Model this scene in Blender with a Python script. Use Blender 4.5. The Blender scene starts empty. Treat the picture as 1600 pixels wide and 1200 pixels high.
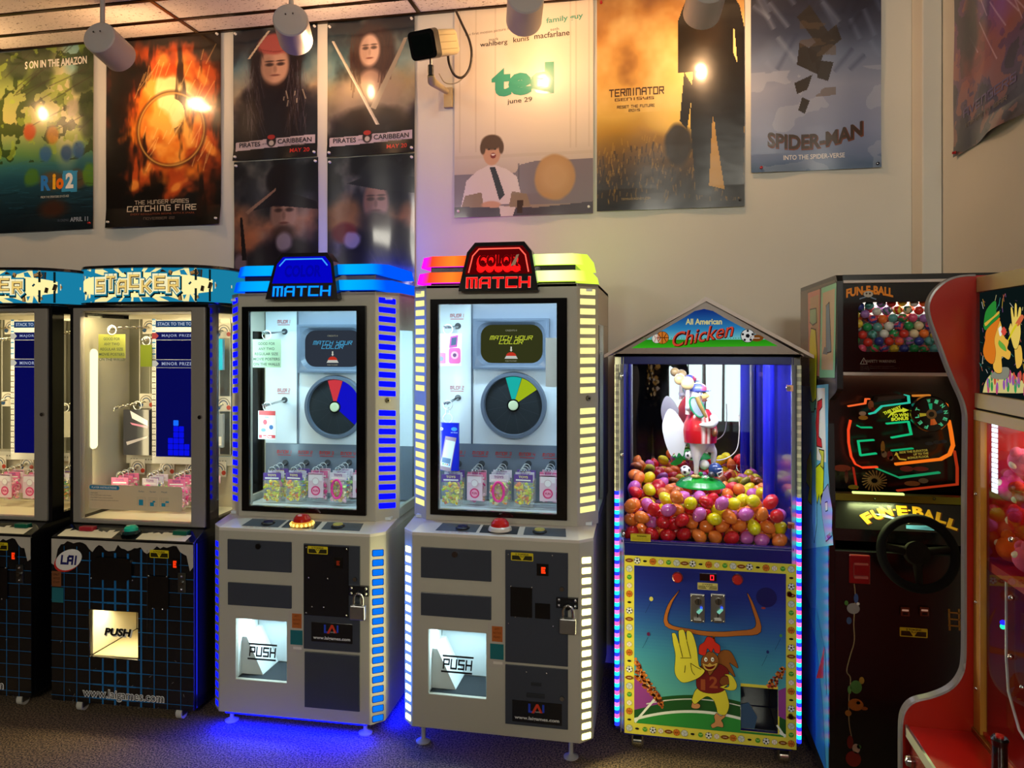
import bpy, bmesh, math, random
import numpy as np
from mathutils import Vector, Matrix, Euler

S = bpy.context.scene
COL = S.collection
PI = math.pi
R = math.radians

# ------------------------------------------------------------------ camera, world, lights, exposure
EYE, F, V0, YAW = 1.55, 1155.0, 535.0, R(11)
CA, SA = math.cos(YAW), math.sin(YAW)
cd = bpy.data.cameras.new('camera')
cd.sensor_width = 36
cd.lens = 36 * F / 1600
cd.shift_y = -(600 - V0) / 1600
cd.clip_start = 0.03
cam = bpy.data.objects.new('camera', cd)
cam.location = (0, 0, EYE)
cam.rotation_euler = (PI / 2, 0, YAW)
COL.objects.link(cam)
S.camera = cam

S.view_settings.view_transform = 'Standard'
S.view_settings.look = 'None'
S.view_settings.gamma = 1
S.view_settings.use_curve_mapping = False
S.view_settings.exposure = 0.0
try:
    S.cycles.use_denoising = True
    S.cycles.max_bounces = 8
    S.cycles.transparent_max_bounces = 16
    S.cycles.sample_clamp_indirect = 4
    S.cycles.caustics_reflective = False
    S.cycles.caustics_refractive = False
except Exception:
    pass

w = bpy.data.worlds.new('world')
S.world = w
w.use_nodes = True
w.node_tree.nodes['Background'].inputs[0].default_value = (0.55, 0.6, 0.7, 1)
w.node_tree.nodes['Background'].inputs[1].default_value = 0.06


def lin(h):
    if not isinstance(h, str):
        return tuple(h)[:3]
    o = []
    for i in (0, 2, 4):
        x = int(h[i:i + 2], 16) / 255
        o.append(x / 12.92 if x <= 0.04045 else ((x + 0.055) / 1.055) ** 2.4)
    return tuple(o)


def lamp(name, kind, loc, energy, color, target=None, rot=None, **kw):
    d = bpy.data.lights.new(name, kind)
    d.energy = energy
    d.color = lin(color)
    for k, v in kw.items():
        setattr(d, k, v)
    o = bpy.data.objects.new(name, d)
    o.location = loc
    if target is not None:
        o.rotation_euler = (Vector(target) - Vector(loc)).to_track_quat('-Z', 'Y').to_euler()
    elif rot:
        o.rotation_euler = rot
    COL.objects.link(o)
    return o


# unseen fill lights added behind the photographer, and the warm ceiling spots on the poster wall
lamp('room_fill', 'AREA', (-2.9, -3.0, 3.1), 46, 'f8f2e0', target=(-1.6, 3.6, 1.7), shape='RECTANGLE', size=1.0, size_y=0.5)
lamp('room_fill', 'AREA', (0.75, -3.0, 3.1), 104, 'f8f2e0', target=(0.2, 3.6, 1.7), shape='RECTANGLE', size=1.0, size_y=0.5)
SPOTS = [(-2.61, 3.16, (-2.35, 3.6, 2.55)), (-1.55, 3.16, (-1.35, 3.6, 2.55)),
         (-0.545, 3.16, (-0.45, 3.6, 2.5)), (0.24, 3.16, (0.22, 3.6, 2.5)), (-3.65, 3.16, (-3.4, 3.6, 2.55))]

# ------------------------------------------------------------------ pixel rays of the 1600x1200 frame -> world points


def ray(u, v):
    xr = (u - 800) / F
    return Vector((xr * CA - SA, xr * SA + CA, -(v - V0) / F))


def at(u, v, Y):
    d = ray(u, v)
    t = Y / d.y
    return Vector((t * d.x, Y, EYE + t * d.z))


def atx(u, v, X):
    d = ray(u, v)
    t = X / d.x
    return Vector((X, t * d.y, EYE + t * d.z))


def atz(u, v, Z):
    d = ray(u, v)
    t = (Z - EYE) / d.z
    return Vector((t * d.x, t * d.y, Z))


class Frame:
    """local coordinates of a machine that stands at (ox, oy, oz), turned by th"""

    def __init__(s, ox, oy, oz=0.0, th=0.0):
        s.ox, s.oy, s.oz, s.th = ox, oy, oz, th
        s.c, s.s = math.cos(th), math.sin(th)

    def p(s, u, v, yl):
        d = ray(u, v)
        dx, dy = s.c * d.x + s.s * d.y, -s.s * d.x + s.c * d.y
        x0, y0 = s.c * -s.ox + s.s * -s.oy, s.s * s.ox + s.c * -s.oy
        t = (yl - y0) / dy
        return (x0 + t * dx, EYE + t * d.z - s.oz)

    def K(s, u0, v0, k, yl):
        return lambda x, y: s.p(u0 + x / k, v0 + y / k, yl)

    def w(s, x, y, z):
        return Vector((s.ox + s.c * x - s.s * y, s.oy + s.s * x + s.c * y, s.oz + z))


# ------------------------------------------------------------------ materials: one family of surface each, ink colour from the mesh
MATS = {}


def _new(name):
    m = bpy.data.materials.new(name)
    m.use_nodes = True
    nt = m.node_tree
    nt.nodes.clear()
    return m, nt, nt.nodes.new('ShaderNodeOutputMaterial')


def _noise(nt, scale, detail=3.0, coord='Object'):
    tc = nt.nodes.new('ShaderNodeTexCoord')
    n = nt.nodes.new('ShaderNodeTexNoise')
    n.inputs['Scale'].default_value = scale
    n.inputs['Detail'].default_value = detail
    nt.links.new(tc.outputs[coord], n.inputs['Vector'])
    return n


def _bump(nt, b, noise, strength, dist=0.002):
    bp = nt.nodes.new('ShaderNodeBump')
    bp.inputs['Strength'].default_value = strength
    bp.inputs['Distance'].default_value = dist
    nt.links.new(noise.outputs['Fac'], bp.inputs['Height'])
    nt.links.new(bp.outputs['Normal'], b.inputs['Normal'])


FAM = {  # roughness, metallic, specular, coat, bump scale, bump strength
    'paint': (0.42, 0, 0.4, 0, 220, 0.10), 'matte': (0.85, 0, 0.2, 0, 160, 0.15), 'gloss': (0.14, 0, 0.5, 0.3, 30, 0.02),
    'metal': (0.34, 1, 0.5, 0, 90, 0.05), 'chrome': (0.12, 1, 0.5, 0, 40, 0.02), 'poster': (0.30, 0, 0.5, 0.55, 9, 0.12),
    'satin': (0.25, 0, 0.5, 0.1, 300, 0.06), 'plastic': (0.22, 0, 0.5, 0.2, 60, 0.02), 'cloth': (0.95, 0, 0.1, 0, 400, 0.5),
}


def fam(n):
    if n in MATS:
        return MATS[n]
    m, nt, out = _new(n)
    L = nt.links.new
    if n == 'glass':
        tr = nt.nodes.new('ShaderNodeBsdfTransparent')
        tr.inputs[0].default_value = (0.97, 0.985, 0.98, 1)
        gl = nt.nodes.new('ShaderNodeBsdfGlossy')
        gl.inputs['Roughness'].default_value = 0.02
        fr = nt.nodes.new('ShaderNodeFresnel')
        fr.inputs['IOR'].default_value = 1.35
        mx = nt.nodes.new('ShaderNodeMixShader')
        ge = nt.nodes.new('ShaderNodeNewGeometry')          # the pane's rear face only lets light through
        mu = nt.nodes.new('ShaderNodeMath'); mu.operation = 'MULTIPLY_ADD'; mu.inputs[1].default_value = -1; mu.inputs[2].default_value = 1
        L(ge.outputs['Backfacing'], mu.inputs[0])
        m2 = nt.nodes.new('ShaderNodeMath'); m2.operation = 'MULTIPLY'
        L(fr.outputs[0], m2.inputs[0]); L(mu.outputs[0], m2.inputs[1])
        L(m2.outputs[0], mx.inputs[0]); L(tr.outputs[0], mx.inputs[1]); L(gl.outputs[0], mx.inputs[2])
        L(mx.outputs[0], out.inputs[0])
    elif n == 'film':
        tr = nt.nodes.new('ShaderNodeBsdfTransparent')
        b = nt.nodes.new('ShaderNodeBsdfPrincipled')
        a = nt.nodes.new('ShaderNodeVertexColor'); a.layer_name = 'Col'
        b.inputs['Roughness'].default_value = 0.12
        L(a.outputs[0], b.inputs['Base Color'])
        no = _noise(nt, 60); _bump(nt, b, no, 0.6, 0.004)
        mx = nt.nodes.new('ShaderNodeMixShader'); mx.inputs[0].default_value = 0.14
        L(tr.outputs[0], mx.inputs[1]); L(b.outputs[0], mx.inputs[2]); L(mx.outputs[0], out.inputs[0])
    elif n == 'paper':
        a = nt.nodes.new('ShaderNodeVertexColor'); a.layer_name = 'Col'
        d1 = nt.nodes.new('ShaderNodeBsdfDiffuse'); d2 = nt.nodes.new('ShaderNodeBsdfTranslucent')
        mx = nt.nodes.new('ShaderNodeMixShader'); mx.inputs[0].default_value = 0.6
        L(a.outputs[0], d1.inputs[0]); L(a.outputs[0], d2.inputs[0])
        L(d1.outputs[0], mx.inputs[1]); L(d2.outputs[0], mx.inputs[2]); L(mx.outputs[0], out.inputs[0])
    elif n == 'mirror':
        gl = nt.nodes.new('ShaderNodeBsdfGlossy')
        gl.inputs[0].default_value = (0.72, 0.72, 0.74, 1)
        gl.inputs['Roughness'].default_value = 0.015
        tc = nt.nodes.new('ShaderNodeTexCoord'); mp = nt.nodes.new('ShaderNodeMapping')
        mp.inputs['Scale'].default_value = (5, 1, 0.25)
        no = nt.nodes.new('ShaderNodeTexNoise'); no.inputs['Scale'].default_value = 3; no.inputs['Detail'].default_value = 1
        L(tc.outputs['Object'], mp.inputs[0]); L(mp.outputs[0], no.inputs['Vector'])
        bp = nt.nodes.new('ShaderNodeBump'); bp.inputs['Strength'].default_value = 0.05; bp.inputs['Distance'].default_value = 0.006
        L(no.outputs['Fac'], bp.inputs['Height']); L(bp.outputs['Normal'], gl.inputs['Normal'])
        L(gl.outputs[0], out.inputs[0])
    elif n[0] == 'e' and n[1:].replace('.', '').isdigit():
        e = nt.nodes.new('ShaderNodeEmission')
        a = nt.nodes.new('ShaderNodeVertexColor'); a.layer_name = 'Col'
        e.inputs[1].default_value = float(n[1:])
        L(a.outputs[0], e.inputs[0]); L(e.outputs[0], out.inputs[0])
    elif n == 'wall':
        b = nt.nodes.new('ShaderNodeBsdfPrincipled')
        no = _noise(nt, 2.2, 4, 'Object')
        rp = nt.nodes.new('ShaderNodeValToRGB')
        rp.color_ramp.elements[0].color = (0.64, 0.62, 0.56, 1); rp.color_ramp.elements[1].color = (0.74, 0.72, 0.655, 1)
        L(no.outputs['Fac'], rp.inputs[0]); L(rp.outputs[0], b.inputs['Base Color'])
        b.inputs['Roughness'].default_value = 0.6
        n2 = _noise(nt, 45, 4); _bump(nt, b, n2, 0.12, 0.003)
        L(b.outputs[0], out.inputs[0])
    elif n == 'tile':
        b = nt.nodes.new('ShaderNodeBsdfPrincipled')
        tc = nt.nodes.new('ShaderNodeTexCoord'); mp = nt.nodes.new('ShaderNodeMapping')
        mp.inputs['Scale'].default_value = (1.0, 2.6, 1)
        no = nt.nodes.new('ShaderNodeTexNoise'); no.inputs['Scale'].default_value = 62; no.inputs['Detail'].default_value = 2
        L(tc.outputs['Object'], mp.inputs[0]); L(mp.outputs[0], no.inputs['Vector'])
        rp = nt.nodes.new('ShaderNodeValToRGB')
        e = rp.color_ramp.elements
        e[0].position = 0.30; e[0].color = (0.12, 0.08, 0.05, 1); e[1].position = 0.37; e[1].color = (0.84, 0.79, 0.72, 1)
        L(no.outputs['Fac'], rp.inputs[0]); L(rp.outputs[0], b.inputs['Base Color'])
        b.inputs['Roughness'].default_value = 0.95
        L(b.outputs[0], out.inputs[0])
    elif n == 'carpet':
        b = nt.nodes.new('ShaderNodeBsdfPrincipled')
        no = _noise(nt, 150, 5)
        rp = nt.nodes.new('ShaderNodeValToRGB')
        e = rp.color_ramp.elements
        e[0].position = 0.40; e[0].color = (0.020, 0.014, 0.009, 1); e[1].position = 0.62; e[1].color = (0.27, 0.175, 0.09, 1)
        L(no.outputs['Fac'], rp.inputs[0]); L(rp.outputs[0], b.inputs['Base Color'])
        b.inputs['Roughness'].default_value = 0.97
        n2 = _noise(nt, 260, 4); _bump(nt, b, n2, 0.9, 0.006)
        L(b.outputs[0], out.inputs[0])
    else:
        ro, me, sp, co, bs, bst = FAM[n]
        b = nt.nodes.new('ShaderNodeBsdfPrincipled')
        a = nt.nodes.new('ShaderNodeVertexColor'); a.layer_name = 'Col'
        L(a.outputs[0], b.inputs['Base Color'])
        b.inputs['Roughness'].default_value = ro
        b.inputs['Metallic'].default_value = me
        b.inputs['Specular IOR Level'].default_value = sp
        b.inputs['Coat Weight'].default_value = co
        b.inputs['Coat Roughness'].default_value = 0.09 if n == 'poster' else 0.05
        no = _noise(nt, bs, 4 if n != 'poster' else 2)
        _bump(nt, b, no, bst, 0.002 if n != 'poster' else 0.012)
        L(b.outputs[0], out.inputs[0])
    MATS[n] = m
    return m


# ------------------------------------------------------------------ lettering
_G = {}


def glyphs(s, bold=0.0, shear=0.0, space=1.0):
    k = (s, bold, shear, space)
    if k not in _G:
        cu = bpy.data.curves.new('lettering', 'FONT')
        cu.body = s; cu.size = 1; cu.offset = bold; cu.shear = shear; cu.space_character = space
        cu.dimensions = '2D'; cu.fill_mode = 'BOTH'; cu.resolution_u = 3
        ob = bpy.data.objects.new('lettering', cu)
        COL.objects.link(ob)
        dg = bpy.context.evaluated_depsgraph_get()
        me = bpy.data.meshes.new_from_object(ob.evaluated_get(dg))
        V = [(v.co.x, v.co.y) for v in me.vertices]
        Fc = [tuple(p.vertices) for p in me.polygons]
        bpy.data.objects.remove(ob); bpy.data.curves.remove(cu); bpy.data.meshes.remove(me)
        _G[k] = (V, Fc)
    return _G[k]


SF = {  # squared stroke letters in a unit cell
    'A': [[(0, 0), (0, .8), (.2, 1), (1, 1), (1, 0)], [(0, .45), (1, .45)]], 'B': [[(0, 0), (0, 1), (.85, 1), (.85, .5), (0, .5)], [(.85, .5), (1, .5), (1, 0), (0, 0)]],
    'C': [[(1, 1), (0, 1), (0, 0), (1, 0)]], 'D': [[(0, 0), (0, 1), (.8, 1), (1, .8), (1, 0), (0, 0)]], 'E': [[(1, 1), (0, 1), (0, 0), (1, 0)], [(0, .5), (.85, .5)]],
    'F': [[(1, 1), (0, 1), (0, 0)], [(0, .5), (.8, .5)]], 'G': [[(1, 1), (0, 1), (0, 0), (1, 0), (1, .5), (.5, .5)]], 'H': [[(0, 0), (0, 1)], [(1, 0), (1, 1)], [(0, .5), (1, .5)]],
    'I': [[(.5, 0), (.5, 1)]], 'J': [[(1, 1), (1, 0), (0, 0), (0, .3)]], 'K': [[(0, 0), (0, 1)], [(1, 1), (.4, .5), (0, .5)], [(.4, .5), (1, 0)]], 'L': [[(0, 1), (0, 0), (1, 0)]],
    'M': [[(0, 0), (0, 1), (1, 1), (1, 0)], [(.5, 1), (.5, 0)]], 'N': [[(0, 0), (0, 1), (.8, 1), (1, .8), (1, 0)]], 'O': [[(0, 0), (0, 1), (1, 1), (1, 0), (0, 0)]],
    'P': [[(0, 0), (0, 1), (1, 1), (1, .45), (0, .45)]], 'R': [[(0, 0), (0, 1), (1, 1), (1, .5), (0, .5)], [(.5, .5), (1, 0)]], 'S': [[(1, 1), (0, 1), (0, .5), (1, .5), (1, 0), (0, 0)]],
    'T': [[(0, 1), (1, 1)], [(.5, 1), (.5, 0)]], 'U': [[(0, 1), (0, 0), (1, 0), (1, 1)]], 'V': [[(0, 1), (.5, 0), (1, 1)]], 'W': [[(0, 1), (0, 0), (1, 0), (1, 1)], [(.5, 0), (.5, 1)]],
    'Y': [[(0, 1), (0, .5), (1, .5), (1, 1)], [(1, .5), (1, 0), (.3, 0)]], 'X': [[(0, 0), (1, 1)], [(0, 1), (1, 0)]], 'Z': [[(0, 1), (1, 1), (0, 0), (1, 0)]],
    '0': [[(0, 0), (0, 1), (1, 1), (1, 0), (0, 0)]], '1': [[(.5, 0), (.5, 1)]], '2': [[(0, 1), (1, 1), (1, .5), (0, .5), (0, 0), (1, 0)]], '3': [[(0, 1), (1, 1), (1, 0), (0, 0)], [(.2, .5), (1, .5)]],
    '4': [[(0, 1), (0, .45), (1, .45)], [(1, 1), (1, 0)]], '5': [[(1, 1), (0, 1), (0, .5), (1, .5), (1, 0), (0, 0)]], ' ': [], '-': [[(0.1, .5), (.9, .5)]],
}


def strokes(s, sw=0.2, shear=0.0, gap=0.35):
    V, Fc, x0 = [], [], 0.0
    h = sw / 2
    for ch in s:
        wd = 0.8 if ch not in 'I1' else 0.45
        if ch == ' ':
            wd = 0.35
        for pl in SF.get(ch, []):
            for (ax, ay), (bx, by) in zip(pl, pl[1:]):
                ax2, bx2 = x0 + ax * wd, x0 + bx * wd
                dx, dy = bx2 - ax2, by - ay
                l = math.hypot(dx, dy)
                dx, dy = dx / l * h, dy / l * h
                b = len(V)
                for X, Y in ((ax2 - dx + dy, ay - dy - dx), (bx2 + dx + dy, by + dy - dx), (bx2 + dx - dy, by + dy + dx), (ax2 - dx - dy, ay - dy + dx)):
                    V.append((X + shear * Y, Y))
                Fc.append((b, b + 1, b + 2, b + 3))
        x0 += wd + gap
    return V, Fc


# ------------------------------------------------------------------ mesh builder


def front(yl, gap=0.0005):
    return lambda x, z, l=0: Vector((x, yl - gap * l, z))


class MB:
    def __init__(s):
        s.v, s.f, s.c, s.m, s.s = [], [], [], [], []
        s.M = None

    def add(s, V, Fs, c, m='paint', sm=False, vc=None):
        b = len(s.v)
        if s.M is not None:
            V = [s.M @ Vector(p) for p in V]
        s.v.extend([tuple(p) for p in V])
        c = lin(c) if c is not None else None
        for f in Fs:
            s.f.append([i + b for i in f])
            s.c.append(c if vc is None else [vc[i] for i in f])
            s.m.append(m); s.s.append(sm)
        return s

    def box(s, x0, x1, y0, y1, z0, z1, c, m='paint'):
        V = [(x, y, z) for z in (z0, z1) for y in (y0, y1) for x in (x0, x1)]
        return s.add(V, [(0, 2, 3, 1), (4, 5, 7, 6), (0, 1, 5, 4), (2, 6, 7, 3), (0, 4, 6, 2), (1, 3, 7, 5)], c, m)

    def prism(s, pts, a0, a1, c, m='paint', axis='y', side=None, sidem=None):
        n = len(pts)
        mk = {'y': lambda p, a: (p[0], a, p[1]), 'z': lambda p, a: (p[0], p[1], a), 'x': lambda p, a: (a, p[0], p[1])}[axis]
        V = [mk(p, a0) for p in pts] + [mk(p, a1) for p in pts]
        area = sum(pts[i][0] * pts[(i + 1) % n][1] - pts[(i + 1) % n][0] * pts[i][1] for i in range(n))
        ids = list(range(n))
        fl = (area > 0) == (axis != 'y')
        fl = fl == (a1 > a0)
        lo, hi = (ids[::-1], [i + n for i in ids]) if fl else (ids, [i + n for i in ids[::-1]])
        s.add(V, [lo, hi], c, m)
        Q = [(i, (i + 1) % n, (i + 1) % n + n, i + n) for i in range(n)]
        if not fl:
            Q = [q[::-1] for q in Q]
        return s.add(V, Q, side or c, sidem or m)

    def loft(s, rings, c, m='paint', close=True, cap=True, sm=False):
        n = len(rings[0])
        V = [p for r in rings for p in r]
        Q = []
        for k in range(len(rings) - 1):
            for i in range(n if close else n - 1):
                j = (i + 1) % n
                Q.append((k * n + i, k * n + j, (k + 1) * n + j, (k + 1) * n + i))
        s.add(V, Q, c, m, sm)
        if cap:
            s.add(V, [tuple(range(n))[::-1], tuple((len(rings) - 1) * n + i for i in range(n))], c, m)
        return s

    def cyl(s, p0, p1, r0, r1=None, c='888888', m='paint', n=20, cap=True):
        return s.lathe([(r0, 0), (r0 if r1 is None else r1, 1)], p0, Vector(p1) - Vector(p0), c, m, n, cap)

    def lathe(s, prof, o, ax, c, m='paint', n=24, cap=False, cols=None):
        o, ax = Vector(o), Vector(ax)
        z = ax.normalized()
        a = z.orthogonal().normalized(); b = z.cross(a)
        V = []
        for r, h in prof:
            for i in range(n):
                t = 2 * PI * i / n
                V.append(o + ax * h + (a * math.cos(t) + b * math.sin(t)) * r)
        for k in range(len(prof) - 1):
            Q = [(k * n + i, k * n + (i + 1) % n, (k + 1) * n + (i + 1) % n, (k + 1) * n + i) for i in range(n)]
            s.add(V, Q, (cols[k] if cols else c), m, True)
        if cap:
            s.add(V, [tuple(range(n))[::-1], tuple((len(prof) - 1) * n + i for i in range(n))], c, m)
        return s

    def ball(s, o, r, c, m='paint', n=20, k=12, rot=None, vfun=None):
        rx, ry, rz = (r, r, r) if not hasattr(r, '__len__') else r
        V, Q = [], []
        for i in range(k + 1):
            ph = PI * i / k
            for j in range(n):
                t = 2 * PI * j / n
                p = Vector((math.sin(ph) * math.cos(t), math.sin(ph) * math.sin(t), math.cos(ph)))
                p = Vector((p.x * rx, p.y * ry, p.z * rz))
                if rot:
                    p = rot @ p
                V.append(p + Vector(o))
        for i in range(k):
            for j in range(n):
                Q.append((i * n + j, (i + 1) * n + j, (i + 1) * n + (j + 1) % n, i * n + (j + 1) % n))
        vc = [vfun(p - Vector(o)) for p in V] if vfun else None
        return s.add(V, Q, c, m, True, vc)

    def tube(s, pts, r, c, m='paint', n=10, closed=False):
        P = [Vector(p) for p in pts]
        N = len(P)
        rr = r if hasattr(r, '__len__') else [r] * N
        V, up = [], None
        for i, p in enumerate(P):
            d = (P[(i + 1) % N] - P[i - 1]) if closed or 0 < i < N - 1 else (P[1] - P[0] if i == 0 else P[-1] - P[-2])
            d.normalize()
            if up is None:
                up = d.orthogonal().normalized()
            up = (up - d * up.dot(d)).normalized()
            b = d.cross(up)
            V += [p + (up * math.cos(2 * PI * j / n) + b * math.sin(2 * PI * j / n)) * rr[i] for j in range(n)]
        Q = []
        for i in range(N if closed else N - 1):
            k = (i + 1) % N
            Q += [(i * n + j, i * n + (j + 1) % n, k * n + (j + 1) % n, k * n + j) for j in range(n)]
        s.add(V, Q, c, m, True)
        if not closed:
            s.add(V, [tuple(range(n))[::-1], tuple((N - 1) * n + j for j in range(n))], c, m)
        return s

    def plate(s, x0, x1, z0, z1, holes, y0, y1, c, m='paint'):
        """a board in the x-z plane with rectangular openings"""
        xs = sorted({x0, x1, *[h[0] for h in holes], *[h[1] for h in holes]})
        zs = sorted({z0, z1, *[h[2] for h in holes], *[h[3] for h in holes]})
        nx, nz = len(xs), len(zs)
        V = [(x, y, z) for y in (y0, y1) for z in zs for x in xs]
        ok = lambda i, j: 0 <= i < nx - 1 and 0 <= j < nz - 1 and not any(h[0] < (xs[i] + xs[i + 1]) / 2 < h[1] and h[2] < (zs[j] + zs[j + 1]) / 2 < h[3] for h in holes)
        id_ = lambda i, j, k: k * nx * nz + j * nx + i
        Q = []
        for i in range(nx - 1):
            for j in range(nz - 1):
                if not ok(i, j):
                    continue
                Q.append((id_(i, j, 0), id_(i + 1, j, 0), id_(i + 1, j + 1, 0), id_(i, j + 1, 0)))
                Q.append((id_(i, j, 1), id_(i, j + 1, 1), id_(i + 1, j + 1, 1), id_(i + 1, j, 1)))
                if not ok(i - 1, j):
                    Q.append((id_(i, j, 0), id_(i, j + 1, 0), id_(i, j + 1, 1), id_(i, j, 1)))
                if not ok(i + 1, j):
                    Q.append((id_(i + 1, j, 0), id_(i + 1, j, 1), id_(i + 1, j + 1, 1), id_(i + 1, j + 1, 0)))
                if not ok(i, j - 1):
                    Q.append((id_(i, j, 0), id_(i, j, 1), id_(i + 1, j, 1), id_(i + 1, j, 0)))
                if not ok(i, j + 1):
                    Q.append((id_(i, j + 1, 0), id_(i + 1, j + 1, 0), id_(i + 1, j + 1, 1), id_(i, j + 1, 1)))
        return s.add(V, Q, c, m)

    # ---- flat print: fr maps (x, y, layer) to a point
    def poly(s, fr, pts, c, m='paint', l=1):
        V = [fr(x, y, l) for x, y in pts]
        n = len(pts)
        ar = sum(pts[i][0] * pts[(i + 1) % n][1] - pts[(i + 1) % n][0] * pts[i][1] for i in range(n))
        ids = tuple(range(n))
        return s.add(V, [ids if ar > 0 else ids[::-1]], c, m)

    def rect(s, fr, x0, x1, y0, y1, c, m='paint', l=1, r=0.0, sh=0.0):
        if r <= 0:
            P = [(x0, y0), (x1, y0), (x1, y1), (x0, y1)]
        else:
            P = []
            for cx, cy, a in ((x1 - r, y0 + r, -90), (x1 - r, y1 - r, 0), (x0 + r, y1 - r, 90), (x0 + r, y0 + r, 180)):
                for k in range(5):
                    t = R(a + k * 22.5)
                    P.append((cx + r * math.cos(t), cy + r * math.sin(t)))
        if sh:
            P = [(x, y + sh * (x - x0)) for x, y in P]
        return s.poly(fr, P, c, m, l)

    def disc(s, fr, cx, cy, rx, c, m='paint', l=1, ry=None, n=24, a0=0, a1=360, rot=0.0):
        ry = rx if ry is None else ry
        P = []
        full = a1 - a0 >= 360
        for i in range(n if full else n + 1):
            t = R(a0 + (a1 - a0) * i / n)
            x, y = rx * math.cos(t), ry * math.sin(t)
            P.append((cx + x * math.cos(rot) - y * math.sin(rot), cy + x * math.sin(rot) + y * math.cos(rot)))
        if not full:
            P.append((cx, cy))
        return s.poly(fr, P, c, m, l)

    def line(s, fr, pts, wd, c, m='paint', l=1):
        for i, ((ax, ay), (bx, by)) in enumerate(zip(pts, pts[1:])):
            dx, dy = bx - ax, by - ay
            L_ = math.hypot(dx, dy) or 1e-6
            w0 = wd[i] / 2 if hasattr(wd, '__len__') else wd / 2
            w1 = wd[i + 1] / 2 if hasattr(wd, '__len__') else wd / 2
            nx, ny = -dy / L_, dx / L_
            ex, ey = dx / L_ * min(w0, w1) * .6, dy / L_ * min(w0, w1) * .6
            s.poly(fr, [(ax - nx * w0 - ex, ay - ny * w0 - ey), (bx - nx * w1 + ex, by - ny * w1 + ey), (bx + nx * w1 + ex, by + ny * w1 + ey), (ax + nx * w0 - ex, ay + ny * w0 - ey)], c, m, l)
        return s

    def text(s, fr, t, cx, cy, wd, ht, c, m='paint', l=2, bold=0.0, shear=0.0, font='b', sw=0.2, rot=0.0, bend=None, space=1.0, box=None):
        V, Fs = glyphs(t, bold, shear, space) if font == 'b' else strokes(t, sw, shear)
        if not V:
            return s
        B = box or V
        x0, x1 = min(p[0] for p in B), max(p[0] for p in B)
        y0, y1 = min(p[1] for p in B), max(p[1] for p in B)
        kx, ky = wd / max(x1 - x0, 1e-6), ht / max(y1 - y0, 1e-6)
        cr, sr = math.cos(rot), math.sin(rot)
        W = []
        for x, y in V:
            X, Y = (x - (x0 + x1) / 2) * kx, (y - (y0 + y1) / 2) * ky
            if bend:
                X, Y = bend(X, Y)
            W.append(fr(cx + X * cr - Y * sr, cy + X * sr + Y * cr, l))
        return s.add(W, Fs, c, m)

    def build(s, name, parent=None, bevel=0.0, label=None, seg=2, weld=False):
        me = bpy.data.meshes.new(name)
        me.from_pydata(s.v, [], s.f)
        names = list(dict.fromkeys(s.m))
        for n in names:
            me.materials.append(fam(n))
        ix = {n: i for i, n in enumerate(names)}
        me.polygons.foreach_set('material_index', [ix[n] for n in s.m])
        me.polygons.foreach_set('use_smooth', s.s)
        ca = me.color_attributes.new('Col', 'FLOAT_COLOR', 'CORNER')
        buf = []
        for f, c in zip(s.f, s.c):
            if isinstance(c, list):
                for q in c:
                    buf += [q[0], q[1], q[2], 1]
            else:
                buf += [c[0], c[1], c[2], 1] * len(f)
        ca.data.foreach_set('color', buf)
        me.update()
        o = bpy.data.objects.new(name, me)
        COL.objects.link(o)
        if parent is not None:
            o.parent = parent
        if bevel:
            md = o.modifiers.new('bevel', 'BEVEL')
            md.width = bevel; md.segments = seg; md.limit_method = 'ANGLE'; md.angle_limit = R(40)
        if label:
            o['label'] = label
        return o


def tag(o, label, cat, group=None):
    o['label'] = label
    o['category'] = cat
    if group:
        o['group'] = group
    return o


def thing(name, label, cat, loc=(0, 0, 0), rz=0.0, group=None):
    o = bpy.data.objects.new(name, None)
    o.empty_display_size = 0.05
    o.location = loc
    o.rotation_euler = (0, 0, rz)
    COL.objects.link(o)
    return tag(o, label, cat, group)


def struct(o):
    o['kind'] = 'structure'
    return o


def dup(root, loc, rot, label, group=None, scale=None):
    r = root.copy()
    COL.objects.link(r)
    r.location = loc
    r.rotation_euler = rot if hasattr(rot, '__len__') else (0, 0, rot)
    if scale:
        r.scale = scale
    r['label'] = label
    if group:
        r['group'] = group
    for ch in list(root.children):
        c = ch.copy(); COL.objects.link(c); c.parent = r
        for g in list(ch.children):
            d = g.copy(); COL.objects.link(d); d.parent = c
    return r


def orient(axis):
    return Vector(axis).to_track_quat('Z', 'Y').to_matrix()
# ------------------------------------------------------------------ the room
YW, XR, ZC, XL, YB = 3.6, 1.208, 3.22, -5.6, -3.4
struct(MB().box(XL - .1, XR + .1, YB - .1, YW + .1, -.1, 0, '333333', 'carpet').build('floor'))
struct(MB().box(XL - .1, XR + .1, YB - .1, YW + .1, ZC, ZC + .1, 'cccccc', 'tile').build('ceiling'))
struct(MB().box(XL - .1, XR + .1, YW, YW + .1, 0, ZC, 'cccccc', 'wall').build('wall_back'))
struct(MB().box(XR, XR + .1, YB, YW, 0, ZC, 'cccccc', 'wall').build('wall_right'))
struct(MB().box(XL - .1, XL, YB, YW, 0, ZC, '4a443e', 'matte').build('wall_left'))
struct(MB().plate(XL, XR, 0, ZC, [(0.15, 1.15, 0.45, 2.3)], YB - .1, YB, '4a443e', 'matte').build('wall_rear'))
# boxed-in corner post between the two poster walls
struct(MB().box(1.127, XR - .002, 3.462, YW - .001, 0, ZC, 'cccccc', 'wall').build('trim_1', bevel=.006))
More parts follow.
